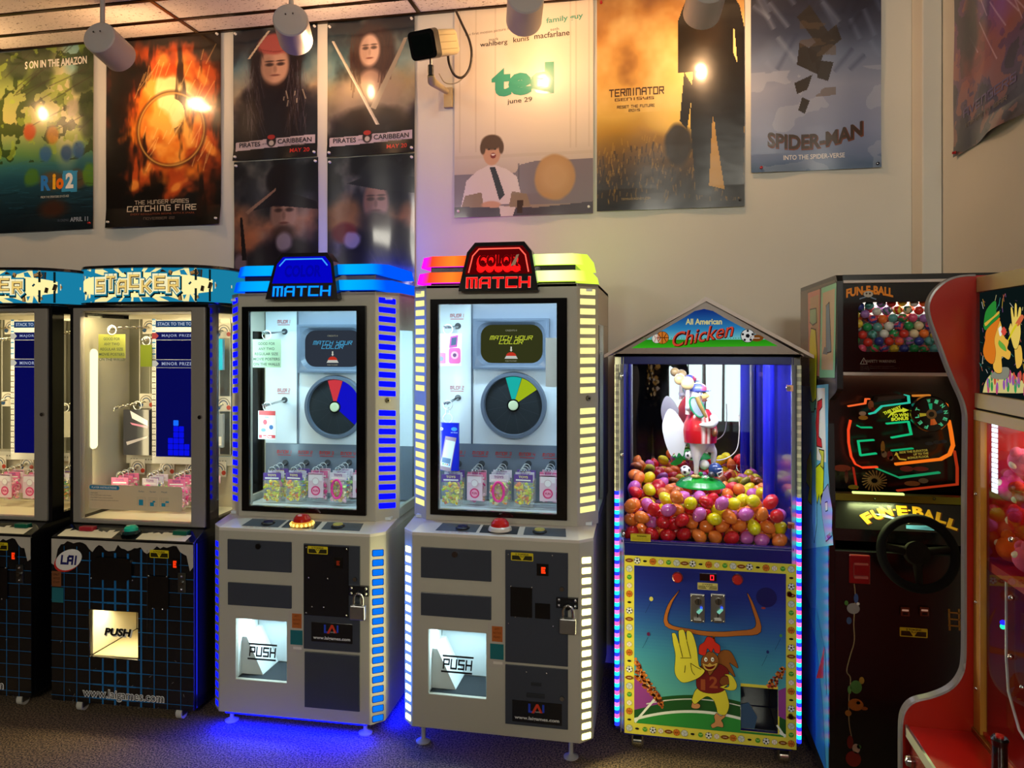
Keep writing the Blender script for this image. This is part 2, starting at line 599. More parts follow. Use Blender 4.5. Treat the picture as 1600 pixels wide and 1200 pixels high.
# dark metal grid of the ceiling tiles
g = MB()
for y in (3.42, 3.2, 2.59, 1.98, 1.37, .76, .15, -.46, -1.07, -1.68, -2.29, -2.9):
    g.box(XL, XR, y - .011, y + .011, ZC - .006, ZC + .001, '3a2a1c', 'metal')
g.box(XL, XR, YW - .022, YW, ZC - .008, ZC + .001, '38281c', 'metal')
x = -2.42
for k in range(-2, 3):
    g.box(x + k * 1.245 - .010, x + k * 1.245 + .010, YB, YW, ZC - .005, ZC + .001, '6b5236', 'metal')
struct(g.build('trim_2'))
# rear shop window with dark red bars (seen only in the mirror of the egg machine)
wn = MB()
for x in (0.15, 0.40, 0.62, 0.86, 1.12):
    wn.box(x, x + .035, YB - .08, YB - .02, .45, 2.3, '5a1015', 'paint')
for z in (.45, 1.5, 2.26):
    wn.box(.15, 1.15, YB - .08, YB - .02, z, z + .04, '5a1015', 'paint')
wn.box(.15, 1.15, YB - .1, YB - .09, .45, 2.3, 'd8f0ee', 'e2.2')
struct(wn.build('window_1'))

# ------------------------------------------------------------------ ceiling spot lamps that light the posters
SPOT_LABEL = ['white cylinder ceiling spot before the jungle and flame posters', 'white ceiling spot hanging over the red headscarf poster',
              'white ceiling spot at the top of the cream sofa poster', 'white ceiling spot before the golden field poster', 'white ceiling spot nearest the room corner']
for i, (x, y, tg) in enumerate(SPOTS[:4]):
    tip = {0: at(172, 74, y), 1: at(458, 47, y), 2: at(820, 14, y), 3: at(1102, 0, y)}[i]
    o = Vector(tip)
    d = Vector(((-.12, -.34, -.22, -.10)[i], .95, (-.16, -.12, -.15, -.2)[i])).normalized()
    t = thing('ceiling_spot', SPOT_LABEL[i], 'lamp', (o.x, o.y, ZC), 0, 'ceiling spot lamps')
    q = o - Vector((o.x, o.y, ZC))
    a0, a1 = q - d * .09, q + d * .09
    can = MB().lathe([(0, -.02), (.05, -.018), (.072, -.002), (.078, .03), (.079, .98), (.074, 1.0), (.072, .85), (0.0, .80)], a0, a1 - a0, 'b9b2ae', 'paint', 36).build('housing', t)
    b = a0 + (a1 - a0) * .88
    MB().ball(b, .045, 'ffb45a', 'e9', 20, 10).build('bulb', can)
    st = q - d * .06
    top = Vector((st.x, st.y, 0))
    MB().cyl(st + Vector((0, 0, .04)), top, .011, None, 'b0a9a4', 'paint', 14).lathe([(.0, 0), (.03, 0), (.03, .012), (0, .012)], top - Vector((0, 0, .012)), (0, 0, 1), 'a8a19c', 'paint', 20).build('stem', t)
    for sx in (-.018, .018):
        MB().ball(a0 - d * .003 + Vector((sx, -.01, .02)), .004, '554f4a', 'metal', 8, 6).build('screw', can)
for (x, y, tg), pw in zip(SPOTS, (7.5, 6.0, 7.5, 10.5, 7.0)):
    o = Vector((x, y, 2.95))
    lamp('spot_lamp', 'POINT', o + Vector((-.02, .11, -.01)), pw, 'ffc890', shadow_soft_size=.04)

# ------------------------------------------------------------------ security camera on its bracket
Yc = 3.32
t = thing('security_camera', 'beige box security camera with black front on a wall bracket', 'camera', at(672, 150, YW - .02))
base = Vector(t.location)


def rel(u, v, Y):
    return at(u, v, Y) - base


c0, c1 = rel(662, 70, 3.12), rel(702, 67, 3.34)
ax = (c1 - c0).normalized()
rt = ax.cross(Vector((0, 0, 1))).normalized(); up = rt.cross(ax)


def rr(cen, w_, h_, r, n=5):
    P = []
    for cx, cy, a in ((w_ - r, -h_ + r, -90), (w_ - r, h_ - r, 0), (-w_ + r, h_ - r, 90), (-w_ + r, -h_ + r, 180)):
        for k in range(n):
            q = R(a + k * 90 / (n - 1))
            P.append(cen + rt * (cx + r * math.cos(q)) + up * (cy + r * math.sin(q)))
    return P


bd = MB().loft([rr(c0 + ax * .03, .060, .056, .018), rr(c0 + ax * .21, .060, .056, .018), rr(c0 + ax * .235, .052, .048, .016)], 'c9b98f', 'paint')
for h in (-.03, 0.0, .03):
    for sd in (1,):
        bd.loft([rr(c0 + ax * .05 + up * h, .0615, .0015, .001, 2), rr(c0 + ax * .2 + up * h, .0615, .0015, .001, 2)], 'a08f68', 'paint')
bd = bd.build('body', t, .002)
MB().loft([rr(c0 - ax * .012, .066, .06, .02), rr(c0 + ax * .03, .068, .063, .02)], '0c0c0d', 'satin').loft([rr(c0 - ax * .0135, .05, .044, .012), rr(c0 - ax * .012, .05, .044, .012)], '07100e', 'gloss').build('front_hood', t, .003)
j = c0 + ax * .04 - up * .06
e = rel(675, 118, 3.3)
k = rel(700, 152, YW - .02)
MB().cyl(j, j - Vector((0, 0, .035)), .006, None, '999999', 'metal').cyl(j - Vector((0, 0, .03)), j - Vector((0, 0, .075)), .013, None, '151515', 'paint').build('swivel', t)
j2 = j - Vector((0, 0, .075))
m_ = MB().tube([j2, j2 - Vector((0, -.02, .02)), k + Vector((0, -.03, .02))], [.016, .02, .014], 'b5a47c', 'paint', 12)
kk = k + Vector((0, .012, 0))
m_.box(kk.x - .022, kk.x + .022, kk.y - .014, kk.y + .006, kk.z - .05, kk.z + .05, 'b5a47c', 'paint')
m_.build('bracket', t, .002)
pts = [rel(u, v, Y) for u, v, Y in ((712, 16, 3.5), (722, 38, 3.45), (733, 62, 3.42), (737, 85, 3.42), (733, 108, 3.42), (722, 121, 3.4), (710, 117, 3.38), (702, 100, 3.36), (700, 86, 3.34))]


def smooth(P, n=5):
    out = []
    P = [Vector(p) for p in P]
    for i in range(len(P) - 1):
        a, b, c_, d = P[max(i - 1, 0)], P[i], P[i + 1], P[min(i + 2, len(P) - 1)]
        for k in range(n):
            q = k / n
            out.append(.5 * ((2 * b) + (c_ - a) * q + (2 * a - 5 * b + 4 * c_ - d) * q * q + (3 * b - a - 3 * c_ + d) * q ** 3))
    out.append(P[-1])
    return out


MB().tube(smooth(pts), .006, '2a2119', 'paint', 8).tube(smooth([rel(u, v, 3.5) for u, v in ((726, 119), (716, 128), (705, 131), (694, 128), (686, 115))]), .003, 'b0a58c', 'paint', 6).build('cable', t)
# ------------------------------------------------------------------ film posters: printed sheets (ink laid down as mesh colours)


def hx(h):
    return np.array([int(h[i:i + 2], 16) / 255 for i in (0, 2, 4)])


class Ink:
    """small drawing sheet, x to the right and y up, both 0..1 of the poster's width and height"""

    def __init__(s, W, H, seed=1):
        s.W, s.H = W, H
        s.X, s.Y = np.meshgrid((np.arange(W) + .5) / W, (np.arange(H) + .5) / H)
        s.a = np.zeros((H, W, 3))
        s.asp = H / W
        s.rng = np.random.RandomState(seed)

    def noise(s, n, octs=3, stretch=(1, 1)):
        out = np.zeros_like(s.X); amp = 1; tot = 0
        for o in range(octs):
            k = n * 2 ** o
            gx, gy = max(2, int(k * stretch[0]) + 2), max(2, int(k * s.asp * stretch[1]) + 2)
            gr = s.rng.rand(gy + 1, gx + 1)
            fx, fy = s.X * (gx - 1), s.Y * (gy - 1)
            ix, iy = fx.astype(int), fy.astype(int)
            tx, ty = fx - ix, fy - iy
            tx, ty = tx * tx * (3 - 2 * tx), ty * ty * (3 - 2 * ty)
            v = gr[iy, ix] * (1 - tx) * (1 - ty) + gr[iy, ix + 1] * tx * (1 - ty) + gr[iy + 1, ix] * (1 - tx) * ty + gr[iy + 1, ix + 1] * tx * ty
            out += v * amp; tot += amp; amp *= .5
        return out / tot

    def mix(s, m, c):
        m = np.clip(m, 0, 1)[..., None]
        s.a = s.a * (1 - m) + (hx(c) if isinstance(c, str) else c) * m

    def grad(s, stops, jitter=0.0, n=3):
        y = s.Y + (s.noise(n) - .5) * jitter
        ys = [p[0] for p in stops]
        cs = np.array([hx(p[1]) for p in stops])
        s.a = np.stack([np.interp(y, ys, cs[:, k]) for k in range(3)], -1)

    def blob(s, cx, cy, rx, ry, c, op=1.0, soft=.5, rot=0.0, jit=0.0, n=6):
        dx, dy = s.X - cx, (s.Y - cy) * s.asp
        ry = ry * s.asp
        if rot:
            dx, dy = dx * math.cos(rot) + dy * math.sin(rot), -dx * math.sin(rot) + dy * math.cos(rot)
        d = np.sqrt((dx / rx) ** 2 + (dy / ry) ** 2)
        if jit:
            d = d + (s.noise(n) - .5) * jit
        s.mix(op * np.clip((1 - d) / max(soft, 1e-3) + .5, 0, 1), c)

    def poly(s, P, c, op=1.0):
        inside = np.zeros_like(s.X, bool)
        n = len(P)
        for i in range(n):
            (x0, y0), (x1, y1) = P[i], P[(i + 1) % n]
            if y0 == y1:
                continue
            cond = ((y0 > s.Y) != (y1 > s.Y)) & (s.X < (x1 - x0) * (s.Y - y0) / (y1 - y0) + x0)
            inside ^= cond
        s.mix(inside * op, c)

    def streaks(s, n, c, L, ang, op, wd=.006, box=(0, 1, 0, 1)):
        for _ in range(n):
            x, y = s.rng.uniform(box[0], box[1]), s.rng.uniform(box[2], box[3])
            a = ang + s.rng.uniform(-.25, .25); l = L * s.rng.uniform(.4, 1)
            dx, dy = s.X - x, (s.Y - y) * s.asp
            u, v = dx * math.cos(a) + dy * math.sin(a), -dx * math.sin(a) + dy * math.cos(a)
            s.mix(op * ((u > 0) & (u < l)) * np.clip(1 - np.abs(v) / wd, 0, 1), c)


def linarr(a):
    a = np.clip(a, 0, 1)
    return np.where(a <= .04045, a / 12.92, ((a + .055) / 1.055) ** 2.4)


def poster(ink, label, X0, X1, Z0, Z1, texts, group='film posters', seed=0, plane='back', drop=0.0, curl=0.012, pins=None, wob=.0025):
    """texts: (string, cx, cy, w, h, colour, opts) in 0..1 of the sheet"""
    wd, ht = X1 - X0, Z1 - Z0
    rg = random.Random(seed)
    ph = [rg.uniform(0, 6) for _ in range(4)]

    def wave(x, y):
        return .004 + wob * (1 + math.sin(x * 5 + ph[0] + y * 2) * math.sin(y * 7 + ph[1])) + curl * max(0, .10 - y) / .10 * (.5 + .5 * math.sin(x * 7 + ph[2])) ** 2 \
            + wob * .8 * (1 + math.sin(x * 13 + ph[3]))

    if plane == 'back':
        org = Vector((X0, YW - .001, Z0))
        fr = lambda x, y, l=0: Vector((x * wd, -wave(x, y) - .0006 * l, y * ht + drop * (x - .5)))
    else:  # right wall, X0..X1 are Y values from far to near
        org = Vector((XR - .001, X0, Z0))
        fr = lambda x, y, l=0: Vector((-wave(x, y) - .0006 * l, x * wd, y * ht + drop * x))
    mb = MB()
    lc = linarr(ink.a)
    W, H = ink.W, ink.H
    mb.v = [tuple(fr(i / W, j / H)) for j in range(H + 1) for i in range(W + 1)]
    rows = [tuple(q) for q in lc.reshape(-1, 3).tolist()]
    for j in range(H):
        for i in range(W):
            b = j * (W + 1) + i
            mb.f.append([b, b + 1, b + W + 2, b + W + 1])
    mb.c = rows
    mb.m = ['poster'] * len(rows)
    mb.s = [True] * len(rows)
    for t in texts:
        s_, cx, cy, w_, h_, c = t[:6]
        o = t[6] if len(t) > 6 else {}
        mb.text(fr, s_, cx, cy, w_, h_, c, 'poster', o.pop('l', 2), **o)
    root = mb.build('poster')
    root.location = org
    tag(root, label, 'poster', group)
    for (x, y, c) in pins or []:
        q = fr(x, y, 0)
        nrm = Vector((0, -1, 0)) if plane == 'back' else Vector((-1, 0, 0))
        MB().lathe([(0, 1.1), (.006, 1.0), (.004, .5), (.007, .1), (.007, 0)], q + nrm * .0005, nrm * .011, c, 'plastic', 10).build('pin', root)
    return root


WHT = 'e8e6e0'
PINW = [(.03, .97, WHT), (.97, .97, WHT), (.03, .03, WHT), (.97, .03, WHT)]


def zz(u, v):
    p = at(u, v, YW)
    return p.x, p.z


# 1 jungle scene
k = Ink(163, 244, 3)
k.grad([(0, '0d1820'), (.12, '122a36'), (.28, '1f4f60'), (.36, '2f6a70'), (.42, '5a8a50'), (.6, 'b9b46a'), (.8, '8a9a50'), (1, '2c3a20')], .05)
k.blob(.75, .72, .14, .3, 'f4e6a8', .85, .9)
k.blob(.82, .95, .10, .12, '8fc6c0', .8, .7)
n1 = k.noise(9, 3)
k.mix((n1 > .56) * (k.Y > .38) * .75, '24380f')
n2 = k.noise(12, 3)
k.mix((n2 > .62) * (k.Y > .40) * .6, '9ab43a')
for x, y in ((.96, .9), (.9, .8), (.5, .85), (.3, .9), (.98, .55), (.95, .65)):
    k.blob(x, y, .12, .07, '26391a', .8, .5, jit=.9)
k.streaks(16, '2b2412', .5, .5, .6, .007, (.0, .9, .5, .95))
for x, y, c in ((.55, .42, '2c5f9c'), (.74, .42, '2a4f86'), (.86, .43, '2c5f9c'), (.62, .52, 'd08a30'), (.40, .55, 'c04a20'), (.5, .66, 'd8b040'), (.8, .66, 'c8b898')):
    k.blob(x, y, .055, .045, c, .85, .5, jit=.6)
k.blob(.62, .27, .12, .05, '5a4a34', .9, .5, jit=.4); k.blob(.84, .27, .10, .05, '5a4a34', .9, .5, jit=.4)
k.blob(.97, .3, .07, .06, '5a8a2a', .9, .4, jit=.8); k.blob(.42, .3, .08, .05, '4a7a2a', .9, .4, jit=.8)
k.streaks(50, '30708a', .2, 0, .35, .006, (0, 1, .12, .38))
k.streaks(30, '081018', .3, 0, .5, .006, (0, 1, .0, .25))
k.blob(.62, .12, .13, .05, '4a2414', .8, .7, jit=.5)
x1, zt = zz(148, 70); _, zb = zz(148, 359)
k.poly([(.70, .21), (.845, .205), (.85, .32), (.71, .325)], '3a96c8')
poster(k, 'green jungle film poster with blue and orange title, leftmost on the wall', x1 - .69, x1, zb, zt, [
    ('S ON IN THE AMAZON', .65, .915, .58, .042, 'f4f0e0', dict(bold=.03)),
    ('R', .555, .262, .09, .085, '2f7fd0', dict(bold=.05)), ('i', .632, .268, .03, .085, 'f0b428', dict(bold=.05)), ('o', .685, .255, .07, .06, 'f07818', dict(bold=.06)),
    ('2', .775, .268, .075, .085, 'f4f4f0', dict(bold=.05)), ('FROM THE CREATORS OF ICE AGE', .64, .185, .26, .012, 'd8d8d0', {}),
    ('APRIL 11', .87, .055, .17, .024, '9aa6b8', dict(bold=.02)), ('IN CINEMAS', .72, .053, .1, .014, '5a6478', {})], seed=1,
    pins=[(.97, .97, WHT), (.97, .03, 'b03030')], drop=.01)

# 2 blaze on black
k = Ink(187, 285, 5)
k.a[:] = hx('0a0706')
n = k.noise(5, 4, (1, .6)); n3 = k.noise(9, 3, (1, .5))
cx, cy = .55, .57
for (r1, r2, x_, y_, c, o_) in ((.42, .40, .56, .58, '5a1c06', .9), (.36, .33, .56, .57, 'b04410', .95), (.30, .27, .55, .56, 'e07a1c', .95), (.22, .2, .56, .58, 'f8b450', .9), (.12, .12, .6, .66, 'fff0b0', .85)):
    k.blob(x_, y_, r1, r2, c, o_, .5, .5, jit=1.5, n=7)
for x_, y_, rx_, ry_ in ((.72, .82, .12, .12), (.85, .75, .08, .12), (.5, .85, .1, .08), (.35, .3, .16, .06), (.25, .22, .08, .05), (.62, .2, .14, .04), (.88, .42, .07, .12)):
    k.blob(x_, y_, rx_, ry_, 'c8501a', .85, .7, .6, jit=1.7, n=9)
    k.blob(x_, y_, rx_ * .5, ry_ * .5, 'f8a040', .8, .7, .6, jit=1.6, n=10)
rr0 = np.sqrt((k.X - .57) ** 2 + ((k.Y - .58) * k.asp) ** 2)
fl = k.noise(7, 4, (1.6, .45))
k.mix(np.clip((.47 - fl) * 6, 0, .8) * (rr0 > .12), '0c0503')
k.streaks(40, 'ffd890', .2, 1.1, .55, .007, (.25, .9, .25, .85))
rr_ = np.sqrt((k.X - .57) ** 2 + ((k.Y - .50) * k.asp) ** 2)
k.mix(np.clip(1 - np.abs(rr_ - .29) / .028, 0, 1) * .9, '3a1c08'); k.mix(np.clip(1 - np.abs(rr_ - .285) / .012, 0, 1) * .8, 'e8b860')
x0, zt = zz(168, 61); _, zb = zz(168, 357); x1, _ = zz(347, 54)
poster(k, 'black film poster with a big orange blaze and thin white capitals', x0, x1, zb, zt, [
    ('THE HUNGER GAMES', .49, .128, .47, .022, 'c9b9a4', dict(font='s', sw=.16)), ('CATCHING FIRE', .49, .095, .60, .032, 'd8c8b2', dict(font='s', sw=.17)),
    ('EVERY REVOLUTION BEGINS WITH A SPARK', .5, .066, .55, .010, '8a4a34', {}), ('NOVEMBER 22', .47, .043, .27, .014, '6a5a50', dict(font='s', sw=.18))], seed=2, pins=PINW, curl=.02, drop=.0)


def stormy(seed, top='1a2836', mid='5a7a88', low='a08a70', dark='0c0c12'):
    k = Ink(150, 232, seed)
    k.grad([(0, dark), (.16, dark), (.3, '2a2430'), (.5, low), (.66, mid), (.85, top), (1, '0d141c')], .18, 3)
    n = k.noise(4, 4, (1, .8))
    k.mix((n - .5) * 2.2, '0a1018'); k.mix((.45 - n) * 1.6, 'b8b4a0')
    return k


TT = [('PIRATES', .20, .118, .26, .036, '201820', dict(bold=.02)), ('OF THE', .385, .115, .06, .012, '302830', {}), ('CARIBBEAN', .735, .128, .40, .036, '201820', dict(bold=.02)),
      ('ON STRANGER TIDES', .745, .098, .26, .011, '403040', {}), ('MAY 20', .80, .052, .23, .032, 'c03028', dict(bold=.01))]


def banner(k):
    k.poly([(.03, .075), (.97, .10), (.975, .165), (.03, .14)], 'b9aab4')
    k.blob(.46, .135, .055, .045, '1c1418', 1, .2); k.blob(.46, .165, .045, .018, 'a02824', 1, .2); k.blob(.46, .12, .03, .02, 'b9b0a8', 1, .3)


# 3 dark figure with a red band
k = stormy(11)
k.blob(.5, .33, .46, .28, '17131c', .95, .35, jit=.5); k.blob(.50, .70, .30, .26, '1a141a', .95, .35, jit=.4)
k.blob(.50, .72, .165, .15, 'b58f7c', .95, .35); k.blob(.50, .86, .2, .085, '9c4a44', .97, .3, jit=.15); k.blob(.5, .57, .13, .045, '2a1a16', .85, .6)
k.streaks(60, '6f6470', .3, -1.45, .45, .006, (.12, .34, .3, .75)); k.streaks(60, '6f6470', .3, -1.6, .45, .006, (.66, .88, .3, .75)); k.streaks(30, '2a1e1c', .3, -1.5, .6, .012, (.2, .34, .3, .85)); k.streaks(30, '2a1e1c', .3, -1.5, .6, .012, (.66, .82, .3, .85))
k.blob(0.5, 0.695, 0.155, 0.13, 'c89c86', .97, .3); k.blob(0.41475, 0.695, 0.06975, 0.10400000000000001, '8a6656', .55, .9)
for sx in (-.42, .42):
    k.blob(0.5 + sx * 0.155, 0.7144999999999999, 0.0465, 0.013000000000000001, '2a1c1a', .8, .8); k.blob(0.5 + sx * 0.155, 0.7392, 0.052700000000000004, 0.006500000000000001, '2a1c1a', .7, .8)
k.blob(0.5, 0.6794, 0.0217, 0.0286, '8a6656', .6, .9); k.blob(0.5, 0.6325999999999999, 0.055799999999999995, 0.0078, '6a3a34', .8, .7)
k.blob(.5, .865, .19, .075, 'a8504a', .97, .25); k.mix((np.abs(k.Y - .83 - .02 * np.sin(k.X * 9)) < .004) * (np.abs(k.X - .5) < .17) * .6, '7a302c')
k.streaks(6, 'd9c8ae', .12, -1.5, .7, .012, (.6, .85, .35, .6))
k.poly([(.42, .97), (.45, .97), (.2, .77), (.17, .77)], 'c8b8a0')
k.mix((k.Y < .085) * .9, '0b0b12'); banner(k)
x0, zt = zz(366, 48); x1, _ = zz(497, 38); _, zb = zz(366, 252)
poster(k, 'stormy pirate film poster with a red headscarf under a ceiling spot', x0, x1, zb, zt, [t[:6] + (dict(t[6]),) for t in TT], seed=3, pins=PINW, drop=.005)
P3 = (x0, x1, zb)
# 4 dark haired figure with two blades
k = stormy(12, '18303c', '6a8a90', '9a8a68')
k.blob(.48, .42, .40, .2, '8a7a70', .8, .5, jit=.4); k.blob(.52, .75, .26, .22, '2a1a1c', .97, .3, jit=.35); pass
k.blob(.5, .55, .13, .08, '9a7c70', .9, .5); k.blob(.5, .26, .38, .1, '1c1416', .9, .5, jit=.4)
k.streaks(40, '3a2420', .3, -1.5, .6, .012, (.26, .38, .55, .95)); k.streaks(40, '3a2420', .3, -1.6, .6, .012, (.6, .74, .55, .95))
k.blob(0.49, 0.77, 0.115, 0.12, 'c8a898', .97, .3); k.blob(0.42674999999999996, 0.77, 0.051750000000000004, 0.096, '94766a', .55, .9)
for sx in (-.42, .42):
    k.blob(0.49 + sx * 0.115, 0.788, 0.0345, 0.012, '2a1c1a', .8, .8); k.blob(0.49 + sx * 0.115, 0.8108, 0.0391, 0.006, '2a1c1a', .7, .8)
k.blob(0.49, 0.7556, 0.016100000000000003, 0.0264, '94766a', .6, .9); k.blob(0.49, 0.7124, 0.0414, 0.0072, '6a3a34', .8, .7)

k.poly([(.05, .86), (.08, .86), (.60, .22), (.56, .22)], 'b0a89c'); k.poly([(.88, .84), (.92, .84), (.56, .33), (.50, .35)], '8d8478'); k.poly([(.055, .86), (.065, .86), (.58, .22), (.56, .22)], 'd8d0c0')
k.mix((k.Y < .085) * .9, '0b0b12'); banner(k)
x0, zt = zz(513, 37); x1, _ = zz(649, 27); _, zb = zz(513, 246)
poster(k, 'stormy pirate film poster with two crossed swords, beside the security camera', x0, x1, zb, zt, [t[:6] + (dict(t[6]),) for t in TT], seed=4, pins=PINW, drop=.005)
P4 = (x0, x1, zb)
# 5 figure in a wide hat
k = stormy(13, '161820', '30323a', 'a06a4c')
k.blob(.16, .36, .16, .1, 'b86a40', .7, .8, jit=.6)
k.blob(.62, .2, .45, .2, '1c141c', .95, .35, jit=.4); k.blob(0.6, 0.58, 0.155, 0.16, 'a8846e', .97, .3); k.blob(0.5147499999999999, 0.58, 0.06975, 0.128, '6a4c3e', .55, .9)
for sx in (-.42, .42):
    k.blob(0.6 + sx * 0.155, 0.604, 0.0465, 0.016, '2a1c1a', .8, .8); k.blob(0.6 + sx * 0.155, 0.6344, 0.052700000000000004, 0.008, '2a1c1a', .7, .8)
k.blob(0.6, 0.5608, 0.0217, 0.0352, '6a4c3e', .6, .9); k.blob(0.6, 0.5032, 0.055799999999999995, 0.0096, '6a3a34', .8, .7)
k.blob(.6, .43, .13, .06, '3a2820', .8, .7)
k.poly([(.14, .60), (.5, .78), (.98, .66), (1, .60), (.5, .64)], '14101a'); k.blob(.58, .84, .2, .13, '100d16', 1, .2)
k.poly([(.14, .60), (.5, .78), (.5, .76), (.17, .58)], '8a6a58'); k.blob(.60, .36, .10, .07, 'a09090', .85, .5, jit=.4); k.blob(.08, .2, .08, .07, '8a7480', .8, .5)
k.poly([(.07, .56), (.10, .56), (.16, .22), (.10, .22)], '1a1418')
k.mix((k.Y < .05) * .9, '0b0b12')
x0, x1, zb0 = P3
poster(k, 'dark film poster of a figure in a wide hat, lower left of the pirate set', x0 + .004, x1 + .006, zb0 - .68, zb0 - .006, [], seed=5, pins=PINW, drop=.005)
# 6 figure in a round hat
k = stormy(14, '12161c', '20262c', '7a5a34')
k.blob(.2, .56, .2, .14, '9a6a34', .7, .8, jit=.7); k.blob(.92, .52, .1, .1, '8a5a34', .7, .7)
k.blob(.66, .24, .42, .26, '121016', .97, .35, jit=.35); k.blob(0.56, 0.65, 0.14, 0.14, '9a745c', .97, .3); k.blob(0.48300000000000004, 0.65, 0.06300000000000001, 0.11200000000000002, '5c4234', .55, .9)
for sx in (-.42, .42):
    k.blob(0.56 + sx * 0.14, 0.671, 0.042, 0.014000000000000002, '2a1c1a', .8, .8); k.blob(0.56 + sx * 0.14, 0.6976, 0.04760000000000001, 0.007000000000000001, '2a1c1a', .7, .8)
k.blob(0.56, 0.6332, 0.019600000000000003, 0.030800000000000004, '5c4234', .6, .9); k.blob(0.56, 0.5828, 0.0504, 0.008400000000000001, '6a3a34', .8, .7)
k.blob(.56, .49, .17, .09, '2c2220', .92, .5, jit=.4)
k.poly([(.22, .80), (.6, .74), (1, .70), (1, .82), (.6, .88)], '1c2226'); k.blob(.62, .87, .26, .1, '1d2428', .97, .25)
k.blob(.2, .42, .14, .08, '6a2420', .9, .4); k.blob(.28, .36, .09, .055, 'a09890', .8, .5, jit=.8)
k.streaks(22, '302828', .25, -1.2, .5, .012, (.4, .9, .1, .5))
k.mix((k.Y < .05) * .9, '0b0b12')
x0, x1, zb0 = P4
poster(k, 'dark pirate film poster with a round hat, lower right of the set of four', x0, x1, zb0 - .68, zb0 - .006, [], seed=6, pins=PINW, drop=.005)

# 7 cream room with a sofa
k = Ink(176, 265, 21)
k.grad([(0, '8a7a70'), (.10, 'b09a8c'), (.25, 'c9bcb0'), (.34, 'dccfbe'), (.6, 'ecdfca'), (1, 'e0d2be')], .02)
for x_ in (.04, .16, .30, .84, .88, .97):
    k.mix((np.abs(k.X - x_) < .006) * (k.Y > .3) * .3, 'b9a890')
k.poly([(0, .20), (.45, .20), (.48, .235), (.6, .25), (1, .25), (1, .05), (0, .05)], '7d747c'); k.mix((np.abs(k.X - .47) < .006) * (k.Y < .24) * (k.Y > .06) * .6, '55505a')
k.mix((k.Y > .27) * (k.Y < .285) * .4, 'c0b2a0')
# seated person in shirt and tie, arms at the knees
k.poly([(.05, .05), (.09, .17), (.17, .215), (.27, .245), (.38, .22), (.46, .18), (.5, .06)], 'dcd0cc'); k.blob(.275, .30, .065, .062, 'c89a7c', 1, .12)
k.blob(.275, .345, .075, .035, '57402e', 1, .2); k.blob(.21, .32, .02, .03, '57402e', 1, .3); k.blob(.345, .32, .018, .03, '57402e', 1, .3)
k.blob(.255, .312, .008, .004, '2a2018', 1, .4); k.blob(.30, .312, .008, .004, '2a2018', 1, .4); k.blob(.285, .283, .02, .013, '7a2c26', 1, .2); k.blob(.285, .288, .015, .004, 'f0e6dc', 1, .3)
k.poly([(.26, .23), (.30, .23), (.37, .10), (.33, .075)], '2c2c38'); k.poly([(.05, .04), (.08, .10), (.2, .115), (.22, .04)], '8f7c66'); k.poly([(.42, .115), (.53, .10), (.56, .04), (.40, .04)], '8f7c66')
k.blob(.27, .055, .07, .018, 'c89a7c', 1, .3)
# tan cushion on the sofa
k.blob(.73, .17, .145, .105, 'b8905e', 1, .12, jit=.15); k.blob(.73, .175, .1, .07, 'c8a272', .7, .6)
k.poly([(0, 0), (1, 0), (1, .055), (.6, .035), (0, .05)], '4a4450'); k.poly([(.46, .01), (.50, .01), (.505, .07), (.46, .07)], '3a2418'); k.poly([(.34, .0), (.43, .0), (.45, .04), (.33, .05)], 'd8ccc4')
x0, zt = zz(711, 14); _, zb = zz(712, 341); x1, _ = zz(927, 0)
poster(k, 'cream film poster with a person on a grey sofa and a short green title', x0, x1, zb, zt + .02, [
    ('the first motion picture from the creator of', .36, .862, .56, .016, '8a7a68', dict(rot=.045)), ('family guy', .80, .888, .26, .032, '4aa088', dict(bold=.02, rot=.045)),
    ('mark', .29, .822, .07, .013, '403830', dict(rot=.03)), ('wahlberg', .29, .80, .20, .028, '352c26', dict(bold=.01, rot=.03)), ('mila', .49, .83, .05, .013, '403830', dict(rot=.03)), ('kunis', .49, .812, .115, .024, '352c26', dict(bold=.01, rot=.03)),
    ('seth', .73, .845, .06, .013, '403830', dict(rot=.03)), ('macfarlane', .71, .822, .25, .026, '352c26', dict(bold=.01, rot=.03)),
    ('ted', .50, .625, .45, .145, '3f9a80', dict(bold=.055)), ('june 29', .48, .527, .18, .028, '403830', dict(bold=.01, rot=.02))], seed=7, pins=[(.97, .97, 'c8c0b0'), (.03, .03, WHT), (.97, .03, WHT)], curl=.01)

# 8 golden field with a standing figure seen from behind
k = Ink(190, 278, 31)
k.grad([(0, '0e0a06'), (.12, '2a1c08'), (.25, '6a4c14'), (.36, 'b08420'), (.44, 'd8b050'), (.6, 'd8a450'), (.8, 'c89048'), (1, '9a6a34')], .06, 3)
n = k.noise(4, 4)
k.mix((n > .5) * (n - .5) * 3 * (k.Y > .45), '7a4c24'); k.mix((.48 - n) * 2.4 * (k.Y > .45), 'f4d890')
k.blob(.62, .50, .22, .14, 'fce08a', .9, 1); k.blob(.58, .40, .2, .05, 'f8d060', .7, 1)
k.streaks(220, 'c89a30', .05, 1.5, .5, .006, (0, 1, .02, .33)); k.streaks(200, '1a1206', .06, 1.5, .6, .007, (0, 1, .0, .28))
k.poly([(.56, .62), (.56, .86), (.60, .93), (.70, .985), (.90, .99), (.97, .9), (1, .8), (1, .35), (.93, .60), (.66, .62)], '171008')
k.poly([(.60, .62), (.57, .40), (.62, .36), (.66, .55)], '171008')
k.poly([(.66, .64), (.64, .40), (.68, .06), (.78, .05), (.80, .40), (.86, .05), (.98, .04), (1, .30), (.97, .64)], '130d08')
k.poly([(.79, .42), (.765, .1), (.87, .08)], 'b98c34'); k.poly([(.93, .83), (.925, .70), (.955, .64)], 'f8d890')
